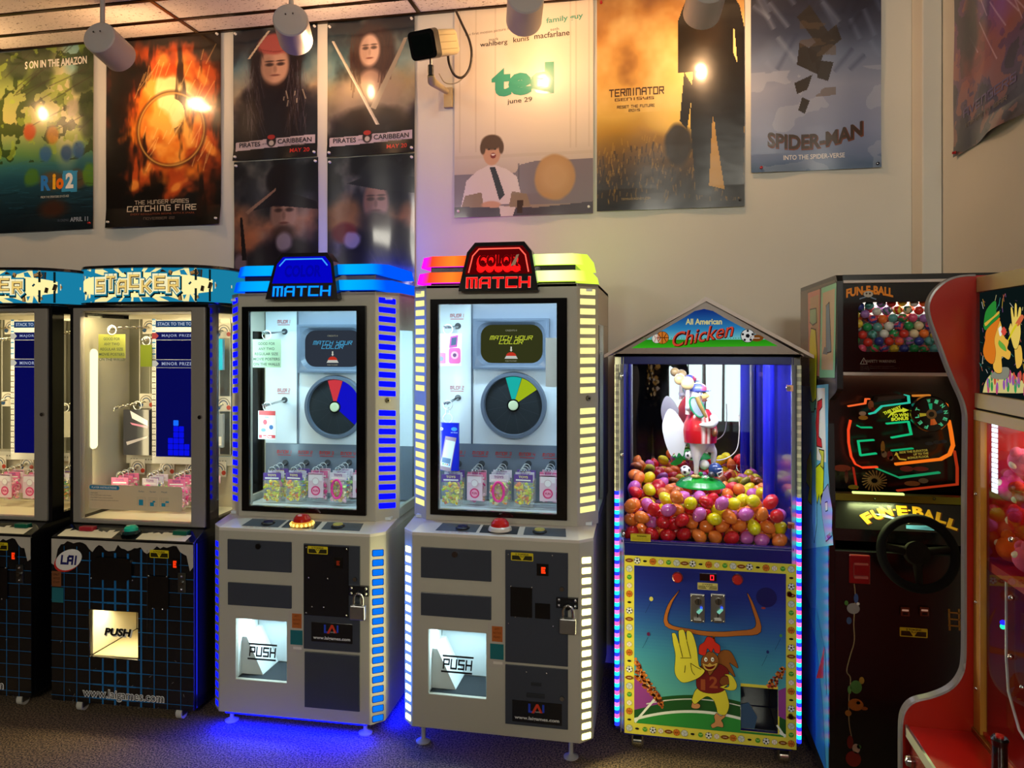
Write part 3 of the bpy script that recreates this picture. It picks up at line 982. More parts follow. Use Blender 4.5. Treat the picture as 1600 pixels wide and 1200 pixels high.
k.blob(.56, .30, .085, .09, '2a2012', .95, .3, jit=.5); k.blob(.76, .8, .1, .1, '30200c', .6, .8)
k.mix((k.Y < .03), '0a0806')
x0, zb = zz(931, 331); x1, _ = zz(1163, 320)
_, zt = zz(931, -4)
poster(k, 'golden wheat field film poster with a dark leather clad figure', x0 + .006, x1, zb, zt, [
    ('TERMINATOR', .275, .545, .38, .038, '4a2c14', dict(font='s', sw=.2)), ('GENISYS', .26, .513, .27, .014, '6a4420', dict(font='s', sw=.2)), ('RESET THE FUTURE', .27, .478, .26, .014, '5a3c1c', dict(font='s', sw=.2)), ('2015', .26, .46, .08, .012, '5a3c1c', dict(font='s', sw=.2)),
    ('TERMINATORGENISYS.COM', .27, .052, .2, .010, 'a08850', {})], seed=8, pins=[(.03, .97, 'a02020'), (.97, .03, '303030')], curl=.006)

# 9 grey blue sky with dark brush marks
k = Ink(170, 238, 41)
k.grad([(0, '4a6488'), (.05, '6478a0'), (.2, '8490b4'), (.45, '8a93b0'), (.62, '6a7898'), (.75, '38405a'), (1, '131428')], .10, 3)
for i in range(26):
    a = k.rng.uniform(.9, 1.2)
    k.streaks(1, ['7d8cae', '2a3050', '98a6c0', '1c2036'][i % 4], .35, a if i % 2 else PI - a, .35, .03, (0.0, 1, .5, .95))
k.mix((k.noise(5, 3, (.6, 1)) > .58) * (k.Y < .55) * .25, 'c8ccdc')
for P_ in ([(.36, .84), (.46, .90), (.62, .72), (.56, .64)], [(.44, .66), (.66, .78), (.70, .70), (.48, .58)], [(.38, .70), (.56, .62), (.52, .52), (.36, .58)],
           [(.50, .60), (.64, .58), (.60, .48), (.52, .50)], [(.34, .48), (.48, .52), (.44, .44), (.36, .42)], [(.40, .40), (.46, .38), (.42, .31), (.37, .33)]):
    k.poly(P_, '2a221c', .9)
k.mix((k.noise(9, 3, (.5, 1.5)) > .60) * (np.abs(k.X - .52) < .14) * (np.abs(k.Y - .62) < .22) * .5, '5a4634')
x0, zb = zz(1173, 271); x1, _ = zz(1376, 264)
_, zt = zz(1175, -12)
bend = lambda X, Y: (X, Y + .55 * X * X + .06 * X)
poster(k, 'grey blue film poster with dark brush marks in a pale sky, nearest the corner', x0, x1, zb, zt, [
    ('SPIDER-MAN', .50, .155, .74, .085, '70381c', dict(bold=.05, bend=lambda X, Y: (X, Y + .30 * X * X + .05 * X), l=2)), ('SPIDER-MAN', .495, .160, .73, .08, '3c2a1c', dict(bold=.03, bend=lambda X, Y: (X, Y + .30 * X * X + .05 * X), l=3)),
    ('INTO THE SPIDER-VERSE', .49, .075, .47, .026, 'e8e4e4', dict(bold=.015))], seed=9, pins=[(.08, .025, 'b02020'), (.97, .02, '1c1c28')], curl=.006, drop=.0)

# 10 violet poster on the right wall
k = Ink(153, 204, 51)
k.grad([(0, '2a2428'), (.1, '3a3040'), (.3, '5a3a68'), (.55, '7a3a5a'), (.8, '5a2a6a'), (1, '3a2040')], .2, 4)
n = k.noise(6, 4)
k.mix((n > .53) * .7, '241c28'); k.mix((n < .4) * .6, 'b06a50'); k.blob(.6, .75, .2, .2, '9060e0', .7, .9, jit=.8); k.blob(.3, .45, .2, .14, 'a04838', .7, .6, jit=.8)
k.streaks(16, 'e8d8f8', .5, -.9, .7, .008, (.2, .9, .55, 1))
k.blob(.22, .6, .1, .2, '2a2024', .8, .5, jit=.6)
pa = atx(1495, 250, XR); pb = atx(1600, 180, XR)
zt = atx(1495, -20, XR).z
poster(k, 'violet film poster on the side wall past the corner', pa.y, pa.y - .69, pa.z + .01, zt + .05, [
    ('AVENGERS', .45, .20, .62, .05, '6a5a88', dict(font='s', sw=.22)), ('INFINITY WAR', .42, .13, .5, .025, '7a6a58', dict(font='s', sw=.22))], seed=10, plane='right', pins=[(.03, .02, 'c02020')], curl=.03, drop=.0)
# ------------------------------------------------------------------ black prize cabinets with a blue grid and a curved lit header
FS2 = Frame(-2.151, 2.67, 0, R(2.2))
FS1 = Frame(-2.892, 2.645, 0, R(2.2))
SHW, SD, SYU = .322, .78, .10
hooks_y = .42


def stacker(fr, name, label, full=True):
    root = thing(name, label, 'arcade machine', (fr.ox, fr.oy, fr.oz), fr.th, 'black prize cabinets with a blue grid')
    G = FS2
    KB = G.K(0, 820, 3.6375, 0)
    K7 = G.K(0, 400, 4, SYU); K8 = G.K(0, 600, 4, SYU)
    z0, z1 = .06, .735
    # ---- base
    w0, w1 = KB(508, 600)[0], KB(782, 600)[0]
    v0, v1 = KB(640, 758)[1], KB(640, 492)[1]
    b = MB().plate(-SHW, SHW, z0, z1, [(w0, w1, v0, v1)], 0, .02, '0d0e12', 'gloss')
    for s in (-1, 1):
        b.box(min(s * SHW, s * SHW - s * .02), max(s * SHW, s * SHW - s * .02), .0201, SD, z0, z1, '0d0e12', 'gloss')
    b.box(-SHW, SHW, SD, SD + .02, z0, z1, '0d0e12', 'gloss'); b.box(-SHW + .02, SHW - .02, .02, SD, z0, z0 + .02, '0d0e12', 'gloss')
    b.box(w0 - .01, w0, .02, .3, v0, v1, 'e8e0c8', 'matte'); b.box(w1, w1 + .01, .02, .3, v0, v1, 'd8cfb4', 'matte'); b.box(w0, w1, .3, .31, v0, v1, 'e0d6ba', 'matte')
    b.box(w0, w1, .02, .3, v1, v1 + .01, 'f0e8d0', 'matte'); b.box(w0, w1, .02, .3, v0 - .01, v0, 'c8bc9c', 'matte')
    bo = b.build('base_cabinet', root, .004)
    pr = MB(); f = front(-.0004, .0003)
    xs = [KB(x, 600)[0] for x in (295, 365, 437, 510, 585, 655, 727, 803, 877, 952, 1028, 1098)]
    th = [.0018, .002, .003, .004, .0075, .009, .009, .008, .004, .003, .002, .002]
    zs = [z1 - .03 - i * .0565 for i in range(12)]
    inw = lambda x, z: w0 - .004 < x < w1 + .004 and v0 - .004 < z < v1 + .004
    blue = '1c6aa8'
    for x, t in zip(xs, th):
        if abs(x) > SHW - .004:
            continue
        if w0 < x < w1:
            pr.rect(f, x - t / 2, x + t / 2, z0, v0 - .004, blue, 'gloss', 1); pr.rect(f, x - t / 2, x + t / 2, v1 + .004, z1 - .05, blue, 'gloss', 1)
        else:
            pr.rect(f, x - t / 2, x + t / 2, z0, z1 - .03, blue, 'gloss', 1)
    for z in zs[1:]:
        if z < z0:
            continue
        tk = .0045
        for xa, xb in (((-SHW, w0 - .004), (w1 + .004, SHW)) if v0 < z < v1 else ((-SHW, SHW),)):
            n_ = max(1, int((xb - xa) / .06))
            for i in range(n_):
                a0, a1 = xa + (xb - xa) * i / n_, xa + (xb - xa) * (i + 1) / n_
                t = .002 + .006 * max(0, 1 - abs((a0 + a1) / 2 + .03) / .17)
                pr.rect(f, a0, a1, z - t / 2, z + t / 2, blue, 'gloss', 1)
    # worn white band along the top edge
    rg = random.Random(7 if full else 8)
    P = [(-SHW + .002, z1 - .001)]
    lowpts = []
    nseg = 44
    for i in range(nseg + 1):
        x = -SHW + .002 + (2 * SHW - .004) * i / nseg
        e = abs(x) / SHW
        d = .030 + .012 * math.sin(i * 1.1) + rg.uniform(-.008, .008)
        if e > .93:
            d += .075
        elif .55 < e < .8:
            d *= .35
        lowpts.append((x, z1 - .003 - d))
    for (xa, za), (xb, zb) in zip(lowpts, lowpts[1:]):
        pr.poly(f, [(xa, za), (xb, zb), (xb, z1 - .002), (xa, z1 - .002)], 'b4aca0', 'matte', 2)
    q0, q1 = KB(392, 198)
    pr.disc(f, q0 - .006, q1 - .007, .066, 'c02a24', 'gloss', 3, .040, rot=.42); pr.disc(f, q0, q1, .064, 'e8e4e0', 'gloss', 4, .040, rot=.42)
    pr.text(f, 'LAI', q0, q1, .078, .042, '242468', 'gloss', 5, font='s', sw=.34, shear=.15)
    X, Z = KB(322, 306); pr.rect(f, X - .022, X + .022, Z - .032, Z + .032, '7a4a2c', 'gloss', 3)
    for i in range(3):
        pr.text(f, ('ONLY', 'NOTICE', 'STAFF')[i], X, Z + .018 - i * .016, .03, .009, '3a2010', 'gloss', 4)
    X, Z = KB(329, 398); pr.rect(f, X - .027, X + .027, Z - .031, Z + .031, '1c6470', 'gloss', 3)
    X, Z = KB(700, 975)
    pr.text(f, 'www.laigames.com', X, Z, .37, .050, 'dcdcdc', 'gloss', 3, bold=.05); pr.text(f, 'www.laigames.com', X, Z, .362, .042, '14161c', 'gloss', 4, bold=-.004)
    X0, Z0 = KB(838, 142); X1, Z1 = KB(842, 705)
    pr.rect(f, X0 - .001, X0 + .001, Z1, Z0, '6a6a68', 'metal', 3)
    X, Z = KB(906, 166)
    pr.rect(f, X - .042, X + .042, Z - .016, Z + .016, 'd8c420', 'gloss', 3, .003)
    pr.poly(f, [(X - .038, Z + .004), (X - .012, Z + .004), (X - .002, Z - .013), (X - .038, Z - .013)], '2a2608', 'gloss', 4); pr.poly(f, [(X + .012, Z + .004), (X + .038, Z + .004), (X + .038, Z - .013), (X + .002, Z - .013)], '2a2608', 'gloss', 4)
    pr.text(f, '5 TOKENS', X, Z + .009, .05, .006, '1c1a08', 'gloss', 5, bold=.02).text(f, '1 PLAY', X, Z + .001, .026, .005, '1c1a08', 'gloss', 5, bold=.02)
    for i in range(26):
        x, z = rg.uniform(-SHW + .01, SHW - .01), z0 + .3 * rg.random() ** 2
        if not inw(x, z):
            pr.line(f, [(x, z), (x + rg.uniform(-.01, .01), z + rg.uniform(-.012, .012))], .0012, '8a8a88', 'gloss', 2)
    pr.build('grid_print', bo)
    X, Z = KB(638, 248)
    cp = MB(); cp.rect(front(-.010), X - .093, X + .093, Z - .046, Z + .046, '08080a', 'gloss', 0, .03)
    fr_ = [(p[0], p[2]) for p in cp.v]
    cp = MB().prism(fr_, -.010, 0, '08080a', 'gloss')
    for dx in (-.092, .092):
        cp.ball((X + dx * 1.02, -.003, Z - .044), .004, 'c8c8c8', 'chrome', 8, 6)
    cp.build('cover_plate', root, .002)
    X, Z = KB(902, 382)
    cp = MB().box(X - .046, X + .046, -.006, 0, Z - .066, Z + .066, '08080a', 'gloss')
    for dx in (-.04, .04):
        for dz in (-.066, .066):
            cp.ball((X + dx * (1 if dz > 0 else .55), -.007, Z + dz), .004, 'c8c8c8', 'chrome', 8, 6)
    cp.build('bill_plate', root, .001)
    X, Z = KB(998, 222)
    MB().box(X - .016, X + .016, -.005, 0, Z - .020, Z + .020, '0a0606', 'gloss').text(front(-.005), 'E', X, Z, .015, .028, 'ff3a10', 'e0.9', 2, font='s', sw=.42).build('token_display', root)
    X, Z = KB(1036, 328)
    lk = MB().box(X - .016, X + .016, -.006, 0, Z - .039, Z + .039, '6a6a66', 'metal')
    lk.ball((X, -.006, Z + .026), .006, 'd8d8d8', 'chrome', 10, 6).ball((X, -.006, Z - .026), .006, 'd8d8d8', 'chrome', 10, 6).cyl((X, -.006, Z), (X, -.014, Z), .009, None, '8a8a8a', 'chrome', 14)
    lk.build('door_lock', root, .001)
    fl = MB().box(w0 + .001, w1 - .001, .005, .009, v0 + .002, v1 - .002, 'ffffff', 'glass')
    X, Z = KB(667, 612)
    fl.text(front(.0045), 'PUSH', X + .004, Z - .004, .128, .034, 'f8f4e8', 'paint', 2, bold=.06, shear=.2); fl.text(front(.0045), 'PUSH', X, Z, .124, .032, '101010', 'paint', 4, bold=.05, shear=.2)
    fl.build('prize_flap', root)
    q = lamp('chute_lamp', 'AREA', (0, 0, 0), 1.7, 'ffe9b4', rot=(R(-35), 0, 0), shape='RECTANGLE', size=.16, size_y=.05)
    q.parent = root; q.location = ((w0 + w1) / 2, .09, v1 - .008)
    # casters
    for X in (-SHW + .10, SHW - .09):
        for Y in (.05, SD - .08):
            c = MB().box(X - .018, X + .018, Y - .02, Y + .02, .05, .062, '6a6a68', 'metal')
            for s in (-1, 1):
                c.box(X + s * .016 - .002, X + s * .016 + .002, Y - .012, Y + .02, .018, .055, '8a8a86', 'metal')
            c.cyl((X - .013, Y + .008, .024), (X + .013, Y + .008, .024), .024, None, 'c8c4b8', 'plastic', 22)
            c.build('caster', root)
    # ---- sloping deck
    zt = .772
    dk = MB().loft([[(-SHW, 0, z1), (SHW, 0, z1), (SHW, SD, z1), (-SHW, SD, z1)], [(-SHW, 0, z1 + .006), (SHW, 0, z1 + .006), (SHW, SD, z1 + .006), (-SHW, SD, z1 + .006)], [(-SHW + .012, SYU, zt), (SHW - .012, SYU, zt), (SHW - .012, SD, zt), (-SHW + .012, SD, zt)]], '101114', 'gloss')
    dko = dk.build('control_deck', root, .003)
    sl = (zt - z1 - .006) / SYU
    df = lambda x, y, l=0: Vector((x, y, z1 + .006 + y * sl + .0005 * l))
    for xa, xb in ((-.30, -.05), (.06, .28)):
        wv = MB()
        n_ = 10
        for i in range(n_):
            a0, a1 = xa + (xb - xa) * i / n_, xa + (xb - xa) * (i + 1) / n_
            wv.poly(df, [(a0, .006), (a1, .006), (a1, .045 + rg.uniform(0, .02)), (a0, .045 + rg.uniform(0, .02))], 'd0c8b4', 'matte', 1)
        wv.build('worn_paint', dko)
    for x, c in ((-.20, 'a02834'), (.23, '0c5a44')):
        MB().box(x - .032, x + .032, .045, .075, df(x, .06).z - .004, df(x, .06).z + .014, c, 'plastic').build('side_button', dko, .003)
    b0 = df(.008, .05)
    bt = MB().lathe([(.040, 0), (.040, .4), (.034, 1), (.028, 1.05)], b0, (0, 0, .012), '0c2a2c', 'gloss', 28).build('start_button', dko)
    MB().lathe([(.029, 0), (.027, .5), (.018, .9), (0, 1.0)], b0 + Vector((0, 0, .010)), (0, 0, .024), '18b8a0', 'gloss', 28).build('button_dome', bt)
    # ---- upper frame
    zu = 1.70
    ol, orr = K7(455, 500)[0], K7(1280, 500)[0]
    il, ir = K7(502, 500)[0], K7(1192, 500)[0]
    it, ib = K7(850, 342)[1], K8(850, 858)[1]
    u = MB()
    u.plate(ol, orr, zt + .004, zu, [(il, ir, ib, it)], SYU, SYU + .03, '8a847c', 'satin')
    u = u.build('door_frame', root, .004)
    MB().box(il, ir, SYU + .012, SYU + .016, ib, it, 'ffffff', 'glass').build('pane', u)
    X, Z = K8(1252, 207)
    MB().cyl((X, SYU, Z), (X, SYU - .008, Z), .009, .008, 'c0b8b0', 'chrome', 16).build('door_lock', u)
    cb = MB()
    xo = SHW + .004
    for s in (-1, 1):
        a0, a1 = min(s * xo, s * (xo - .03)), max(s * xo, s * (xo - .03))
        cb.box(a0, a1, SYU + .01, SYU + .08, zt, zu, '0c0c10', 'gloss')       # dark corner post
        cb.box(a0, a1, SD - .10, SD, zt, zu, '0c0c10', 'gloss')
        cb.box(a0, a1, SYU + .08, SD - .10, zt, .80, '0c0c10', 'gloss'); cb.box(a0, a1, SYU + .08, SD - .10, 1.675, zu, '0c0c10', 'gloss')
        cb.box(s * (xo - .012) - .002, s * (xo - .012) + .002, SYU + .08, SD - .10, .80, 1.675, 'ffffff', 'glass')
    cb.box(-xo + .03, xo - .03, SD - .02, SD, zt, zu, '101014', 'gloss')
    cb.box(-xo, xo, SYU, SD, zu - .004, zu + .012, '0c0c10', 'gloss')
    cb.build('cabinet_frame', root, .002)
    # ---- inside
    yb = hooks_y
    n = MB()
    n.box(-xo + .03, xo - .03, yb + .03, yb + .04, zt, zu - .01, 'c8c0a8', 'satin')
    n.box(-xo + .03, xo - .03, SYU + .04, yb + .03, zt, zt + .012, 'e8dcb8', 'satin')
    n.box(-xo + .03, xo - .03, SYU + .04, yb + .03, zu - .02, zu - .010, 'efe8d4', 'satin')
    n.box(-xo + .03, xo - .03, yb, yb + .03, .98, 1.02, 'b8b4a8', 'satin')
    for i in range(8):
        x = -.26 + i * .075
        for dx in (0, .014, .028):
            n.disc(front(yb), x + dx, 1.0, .0045, '7a766c', 'satin', 1, n=10)
    n.build('inner_wall', root, .001)
    for xa, xb in ((-.285, -.122), (.122, .285)):
        mr = MB().box(xa, xb, yb + .02, yb + .028, 1.03, 1.66, '8c8a7c', 'metal')
        for i in range(1, 3):
            x = xa + (xb - xa) * i / 3
            mr.box(x - .0015, x + .0015, yb + .017, yb + .02, 1.03, 1.66, 'd0ccc0', 'satin')
        mr.build('steel_back', root)
    # tall light tube on the left inner wall
    tb = MB().box(-xo + .032, -xo + .04, .115, .44, .80, 1.66, '8a8674', 'satin')
    tb.build('side_liner', root)
    lt = MB(); lt.loft([[( -xo + .0405, .20 + .022 * math.cos(R(a)), 1.30 + (.20 if 0 <= a <= 180 else -.20) + .022 * math.sin(R(a))) for a in range(0, 360, 20)]] * 1 + [[(-xo + .048, .20 + .020 * math.cos(R(a)), 1.30 + (.20 if 0 <= a <= 180 else -.20) + .020 * math.sin(R(a))) for a in range(0, 360, 20)]], 'fff8c0', 'e1.6')
    lt.build('light_tube', root)
    # screen column
    sx = .10
    zs0, zs1 = 1.02, 1.655
    sc = MB().box(-sx - .02, sx + .02, yb - .05, yb + .02, zs0 - .03, zs1, 'c8c4b8', 'satin').build('screen_column', root, .002)
    f = front(yb - .0505, .0003)
    p = MB()
    p.rect(f, -sx - .018, -sx, zs0, zs1, 'd8d4cc', 'satin', 1); p.rect(f, sx, sx + .018, zs0, zs1, 'd8d4cc', 'satin', 1)
    for i in range(24):
        z = zs0 + .012 + i * .0265
        for s in (-1, 1):
            X = s * (sx + .009)
            cc = '2a6a9a' if z > 1.46 else '6a665e'
            p.rect(f, X - .0085, X + .0085, z + .010, z + .0175, cc, 'satin', 2); p.disc(f, X, z, .0055, cc, 'satin', 2, n=10); p.disc(f, X, z, .003, 'e8e4dc', 'satin', 3, n=8)
    p.rect(f, -sx, sx, zs1 - .035, zs1 - .005, '2c5a94', 'e0.5', 2); p.text(f, 'STACK TO THE TOP', 0, zs1 - .020, .18, .015, 'd0dcf0', 'e0.7', 3, bold=.02)
    zm = (zs1 - .075, 1.452)
    for i, t in enumerate(('MAJOR PRIZE', 'MINOR PRIZE')):
        p.rect(f, -sx, sx, zm[i] - .017, zm[i] + .017, '22287a', 'e0.45', 2); p.text(f, t, .006, zm[i], .15, .015, 'c0c8e8', 'e0.7', 3, bold=.02, space=1.2)
        p.rect(f, -sx, sx, zm[i] - .0185, zm[i] - .017, 'c8ccd8', 'e0.5', 3); p.rect(f, -sx, sx, zm[i] + .017, zm[i] + .0185, 'c8ccd8', 'e0.5', 3)
        p.poly(f, [(-sx - .018, zm[i] - .014), (-sx + .002, zm[i] - .014), (-sx + .016, zm[i]), (-sx + .002, zm[i] + .014), (-sx - .018, zm[i] + .014)], 'e05a50' if i == 0 and full else 'e8e0cc', 'e0.7', 4)
    p.build('screen_border', sc)
    d = MB()
    d.rect(f, -sx + .002, sx - .002, zs0 + .004, zm[1] - .02, '0c0e6a', 'e0.6', 1); d.rect(f, -sx + .002, sx - .002, zm[1] + .02, zm[0] - .02, '0c0e58', 'e0.5', 1)
    cell = .0272
    lit = [(0, 0), (0, 1), (0, 2), (1, 0), (1, 1), (1, 2), (2, 0), (2, 1), (2, 2), (1, 3), (1, 4), (1, 5), (2, 3), (2, 4), (3, 0), (3, 1)] if full else [(4, 0), (4, 1), (4, 2), (5, 0), (5, 1), (5, 2), (5, 9)]
    for i, j in lit:
        x, z = -.012 + (i - 1) * cell, zs0 + .010 + j * cell
        br = (i, j) in ((1, 5), (5, 0), (5, 1), (5, 2), (5, 9))
        d.rect(f, x + .001, x + cell - .001, z + .001, z + cell - .001, '1464ff' if br else '0a10f0', 'e1.3' if br else 'e0.95', 2, .003)
    d.build('dot_display', sc)
    # pegs
    hk = []

    def peg(X, Z, L_=.135, two=True):
        h = MB()
        pts = []
        for i in range(40):
            a = i * .9
            pts.append((X + .007 * math.cos(a), yb - L_ * i / 39, Z - .010 * i / 39 + .007 * math.sin(a)))
        h.tube(pts, .0022, 'd8d4c0', 'chrome', 6)
        h.tube([(X, yb, Z), (X, yb - L_, Z - .012), (X, yb - L_ - .01, Z - .02)], .003, 'd0ccb8', 'chrome', 6)
        y_ = yb - .003 if Z < 1.02 else yb + .014
        if not two:
            return h.build('hook', root)
        h.box(X - .036, X + .036, y_, y_ + .003, Z - .03, Z + .04, 'd8d0c0', 'satin')
        fb = front(y_ - .0003, .0003)
        for r_, c_ in ((.033, '8a8478'), (.028, 'd8d0c0'), (.022, '4a5a78'), (.017, 'd8d0c0')):
            h.disc(fb, X, Z, r_, c_, 'satin', 1 + (.033 - r_) * 100, a0=0, a1=180, n=16)
        h.disc(fb, X + .026, Z - .012, .011, 'b0402c', 'satin', 4, n=12).disc(fb, X - .026, Z - .012, .011, '2c4a70', 'satin', 4, n=12)
        return h.build('hook', root)
    for X in (-.225, -.075, .055, .185):
        Z = 1.015 - .055
        peg(X, Z); hk.append((X, Z))
    for X, Z, L_ in ((-.176, 1.620, .255), (-.193, 1.268, .20), (-.129, 1.572, .10), (.20, 1.60, .12), (.20, 1.26, .12)):
        peg(X, Z, L_, abs(X) > .15)
    # ---- curved lit header
    r_ = .14
    pts = []
    w_ = SHW + .012
    pts.append((-w_, .55))
    for a in range(0, 91, 10):
        pts.append((-w_ + r_ - r_ * math.cos(R(a)), SYU + .05 + r_ - .02 - (r_ + .03) * math.sin(R(a))))
    m_ = []
    for i in range(1, 12):
        x = -w_ + r_ + (2 * w_ - 2 * r_) * i / 12
        m_.append((x, SYU - .0 - .022 * (1 - (x / (w_ - r_)) ** 2)))
    pts += m_
    pts += [(-x, y) for x, y in pts[:11][::-1]]
    cum = [0]
    for a, b_ in zip(pts, pts[1:]):
        cum.append(cum[-1] + math.hypot(b_[0] - a[0], b_[1] - a[1]))
    mid = cum[-1] / 2

    def path(s_, off=0.0):
        s_ = min(max(s_ + mid, 0), cum[-1] - 1e-6)
        i = max(j for j in range(len(cum)) if cum[j] <= s_)
        i = min(i, len(pts) - 2)
        t = (s_ - cum[i]) / (cum[i + 1] - cum[i])
        a, b_ = Vector(pts[i]), Vector(pts[i + 1])
        d_ = (b_ - a).normalized(); nrm = Vector((d_.y, -d_.x))
        return a + (b_ - a) * t + nrm * off
    za, zb = 1.722, 1.862
    cf = lambda s_, z, l=0: Vector((*path(s_, .0004 * l), z))
    hd = MB()
    ring = lambda off, z: [(*path(c_ - mid, off), z) for c_ in cum]
    hd.loft([ring(-.02, zu), ring(.006, za - .012), ring(.010, za - .002), ring(.0, za)], '0c0c0e', 'gloss')
    hd.loft([ring(.0, zb), ring(.010, zb + .002), ring(.006, zb + .014), ring(-.03, zb + .018)], '0c0c0e', 'gloss')
    hd.build('header_rims', root)
    hp = MB()
    ns = 60
    V, Q, vc = [], [], []
    rays = 26
    for j in range(9):
        for i in range(ns + 1):
            s_ = -mid + 2 * mid * i / ns
            V.append(cf(s_, za + (zb - za) * j / 8, 0))
    for j in range(8):
        for i in range(ns):
            a = j * (ns + 1) + i
            Q.append((a, a + 1, a + ns + 2, a + ns + 1))
    cut = int(ns * .885) if full else ns
    hp.add(V, [q for q in Q if q[0] % (ns + 1) < cut], '1a88b0', 'e0.85')
    if full:
        hp.add(V, [q for q in Q if q[0] % (ns + 1) >= cut], '5a90b8', 'satin')
    # pale burst rays, cut to the strip
    def strip(P):
        h_ = (zb - za) / 2 - .001
        for ax_, lim, up_ in ((1, -h_, True), (1, h_, False), (0, -mid + .01, True), (0, mid - .01, False)):
            out = []
            for i_ in range(len(P)):
                p_, q_ = P[i_], P[(i_ + 1) % len(P)]
                ip, iq = (p_[ax_] >= lim) == up_, (q_[ax_] >= lim) == up_
                if ip:
                    out.append(p_)
                if ip != iq:
                    t_ = (lim - p_[ax_]) / (q_[ax_] - p_[ax_])
                    out.append((p_[0] + (q_[0] - p_[0]) * t_, p_[1] + (q_[1] - p_[1]) * t_))
            P = out
            if len(P) < 3:
                return None
        return P
    rg2 = random.Random(3)
    zc = (za + zb) / 2
    cz = lambda x, y, l: cf(x, zc + y, l)
    for i in range(15):
        a = 2 * PI * i / 15 + rg2.uniform(-.08, .08)
        a = math.atan2(math.sin(a) * .55, math.cos(a))
        da = rg2.uniform(.05, .10)
        for k_ in range(12):
            L0, L1 = .03 + k_ * .035, .03 + (k_ + 1) * .035
            q = strip([(L0 * math.cos(a - da), L0 * math.sin(a - da)), (L1 * math.cos(a - da), L1 * math.sin(a - da)), (L1 * math.cos(a + da), L1 * math.sin(a + da)), (L0 * math.cos(a + da), L0 * math.sin(a + da))])
            if q and L1 < .30:
                hp.poly(cz, q, 'f8eaa0', 'e1.0', 1)
    for k_ in range(44):
        s0, s1 = -.33 + k_ * .015, -.33 + (k_ + 1) * .015
        h0, h1 = (.014 + .038 * max(0, 1 - (abs(q_ - .02) / .36) ** 2.2) for q_ in (s0, s1))
        hp.poly(cz, [(s0, -h0), (s1, -h1), (s1, h1), (s0, h0)], 'fff0a4', 'e1.05', 2)
    for q_ in (.262, .318):
        hp.rect(cz, q_ - .0045, q_ + .0045, -.068, -.014, '10282c', 'e0.5', 3); hp.rect(cz, q_ - .0045, q_ + .0045, .020, .068, '10282c', 'e0.5', 3)
    for s in (-1, 1):
        hp.poly(cz, [(s * .34, -.012), (s * .44, -.004), (s * .44, .008), (s * .34, .016)], 'f0e0b0', 'e0.9', 2)
    for i in range(40):
        s_, z = rg2.uniform(-.36, .36), rg2.uniform(-.055, .055)
        if abs(s_) < .22 and abs(z) < .045:
            continue
        a = rg2.uniform(0, 3); e_ = rg2.uniform(.006, .017)
        ca_, sa_ = math.cos(a), math.sin(a)
        fr2 = lambda x, y, l: cf(s_ + x * ca_ - y * sa_, zc + max(-.066, min(.066, z + x * sa_ + y * ca_)), l)
        hp.poly(fr2, [(-e_, -e_ * .4), (e_, -e_ * .4), (e_, e_ * .4), (-e_, e_ * .4)], ('c09050', '2a2018', '14506a')[i % 3], 'e0.6', 3)
        hp.poly(fr2, [(-e_, -e_ * .4), (e_, -e_ * .4), (e_ * .8, -e_ * .75), (-e_ * 1.1, -e_ * .75)], '4a3420', 'e0.5', 4)
    ups = (0, .012, -.004, .016, -.006, .010, -.004)
    word = 'STACKER'
    for i, ch in enumerate(word):
        X = -.165 + i * .0565 - .003
        for lay, w2, h2, sw, c, dx, dz in ((4, .076, .090, .60, '0a1c24', .004, -.005), (5, .073, .087, .60, '2098b8', 0, 0), (6, .062, .074, .50, 'fff4c0', 0, 0), (7, .048, .058, .30, '3a2410', .001, -.001), (8, .045, .055, .19, 'f0cc70', 0, 0)):
            hp.text(lambda x, y, l: cf(x, zc + y, l), ch, X + dx, ups[i] + dz, w2, h2, c, 'e0.95' if lay > 5 else 'e0.6', lay, font='s', sw=sw)
    hp.build('header_sign', root)
    q = lamp('cabinet_lamp', 'AREA', (0, 0, 0), 5, 'ffe6b0', rot=(R(12), 0, 0), shape='RECTANGLE', size=.5, size_y=.05)
    q.parent = root; q.location = (0, SYU + .05, zu - .03)
    for s in (-1, 1):
        q = lamp('cabinet_lamp', 'AREA', (0, 0, 0), .6 if s > 0 else .9, 'ffe6b0', shape='RECTANGLE', size=.03, size_y=.6)
        q.parent = root; q.location = (s * .27, SYU + .08, 1.2); q.rotation_euler = (R(90), 0, R(s * 38))
    return root, hk


A2, AH2 = stacker(FS2, 'prize_cabinet', 'black prize cabinet with blue grid and curved yellow header, left of the blue signed one', True)
A1, AH1 = stacker(FS1, 'prize_cabinet', 'black grid cabinet cut off at the far left, beyond its twin', False)
# ------------------------------------------------------------------ tall white prize cabinets with lit slots
FM2 = Frame(-.596, 2.71, .022, 0)          # right hand one (red sign)
FM1 = Frame(-1.4155, 2.72, 0, R(1.2))      # left hand one (blue sign)
HB, CB = .3205, .048                        # half width of the base's front, its chamfer
HU, CU, YU = .301, .075, .115               # the same for the upper cabinet, and how far it stands back
DEP, ZB0, ZB1, ZU1 = .80, .055, .79, 1.755
BODY, DARK = 'b4b0a2', '3a3f4a'


def slant(x0, y0, x1, y1, gap=.0008):
    """print frame on an upright slanted face from (x0, y0) to (x1, y1)"""
    a, b = Vector((x0, y0, 0)), Vector((x1, y1, 0))
    r = (b - a).normalized(); n = Vector((r.y, -r.x, 0))
    return (lambda x, z, l=0: a + r * x + n * (gap * l) + Vector((0, 0, z))), (b - a).length


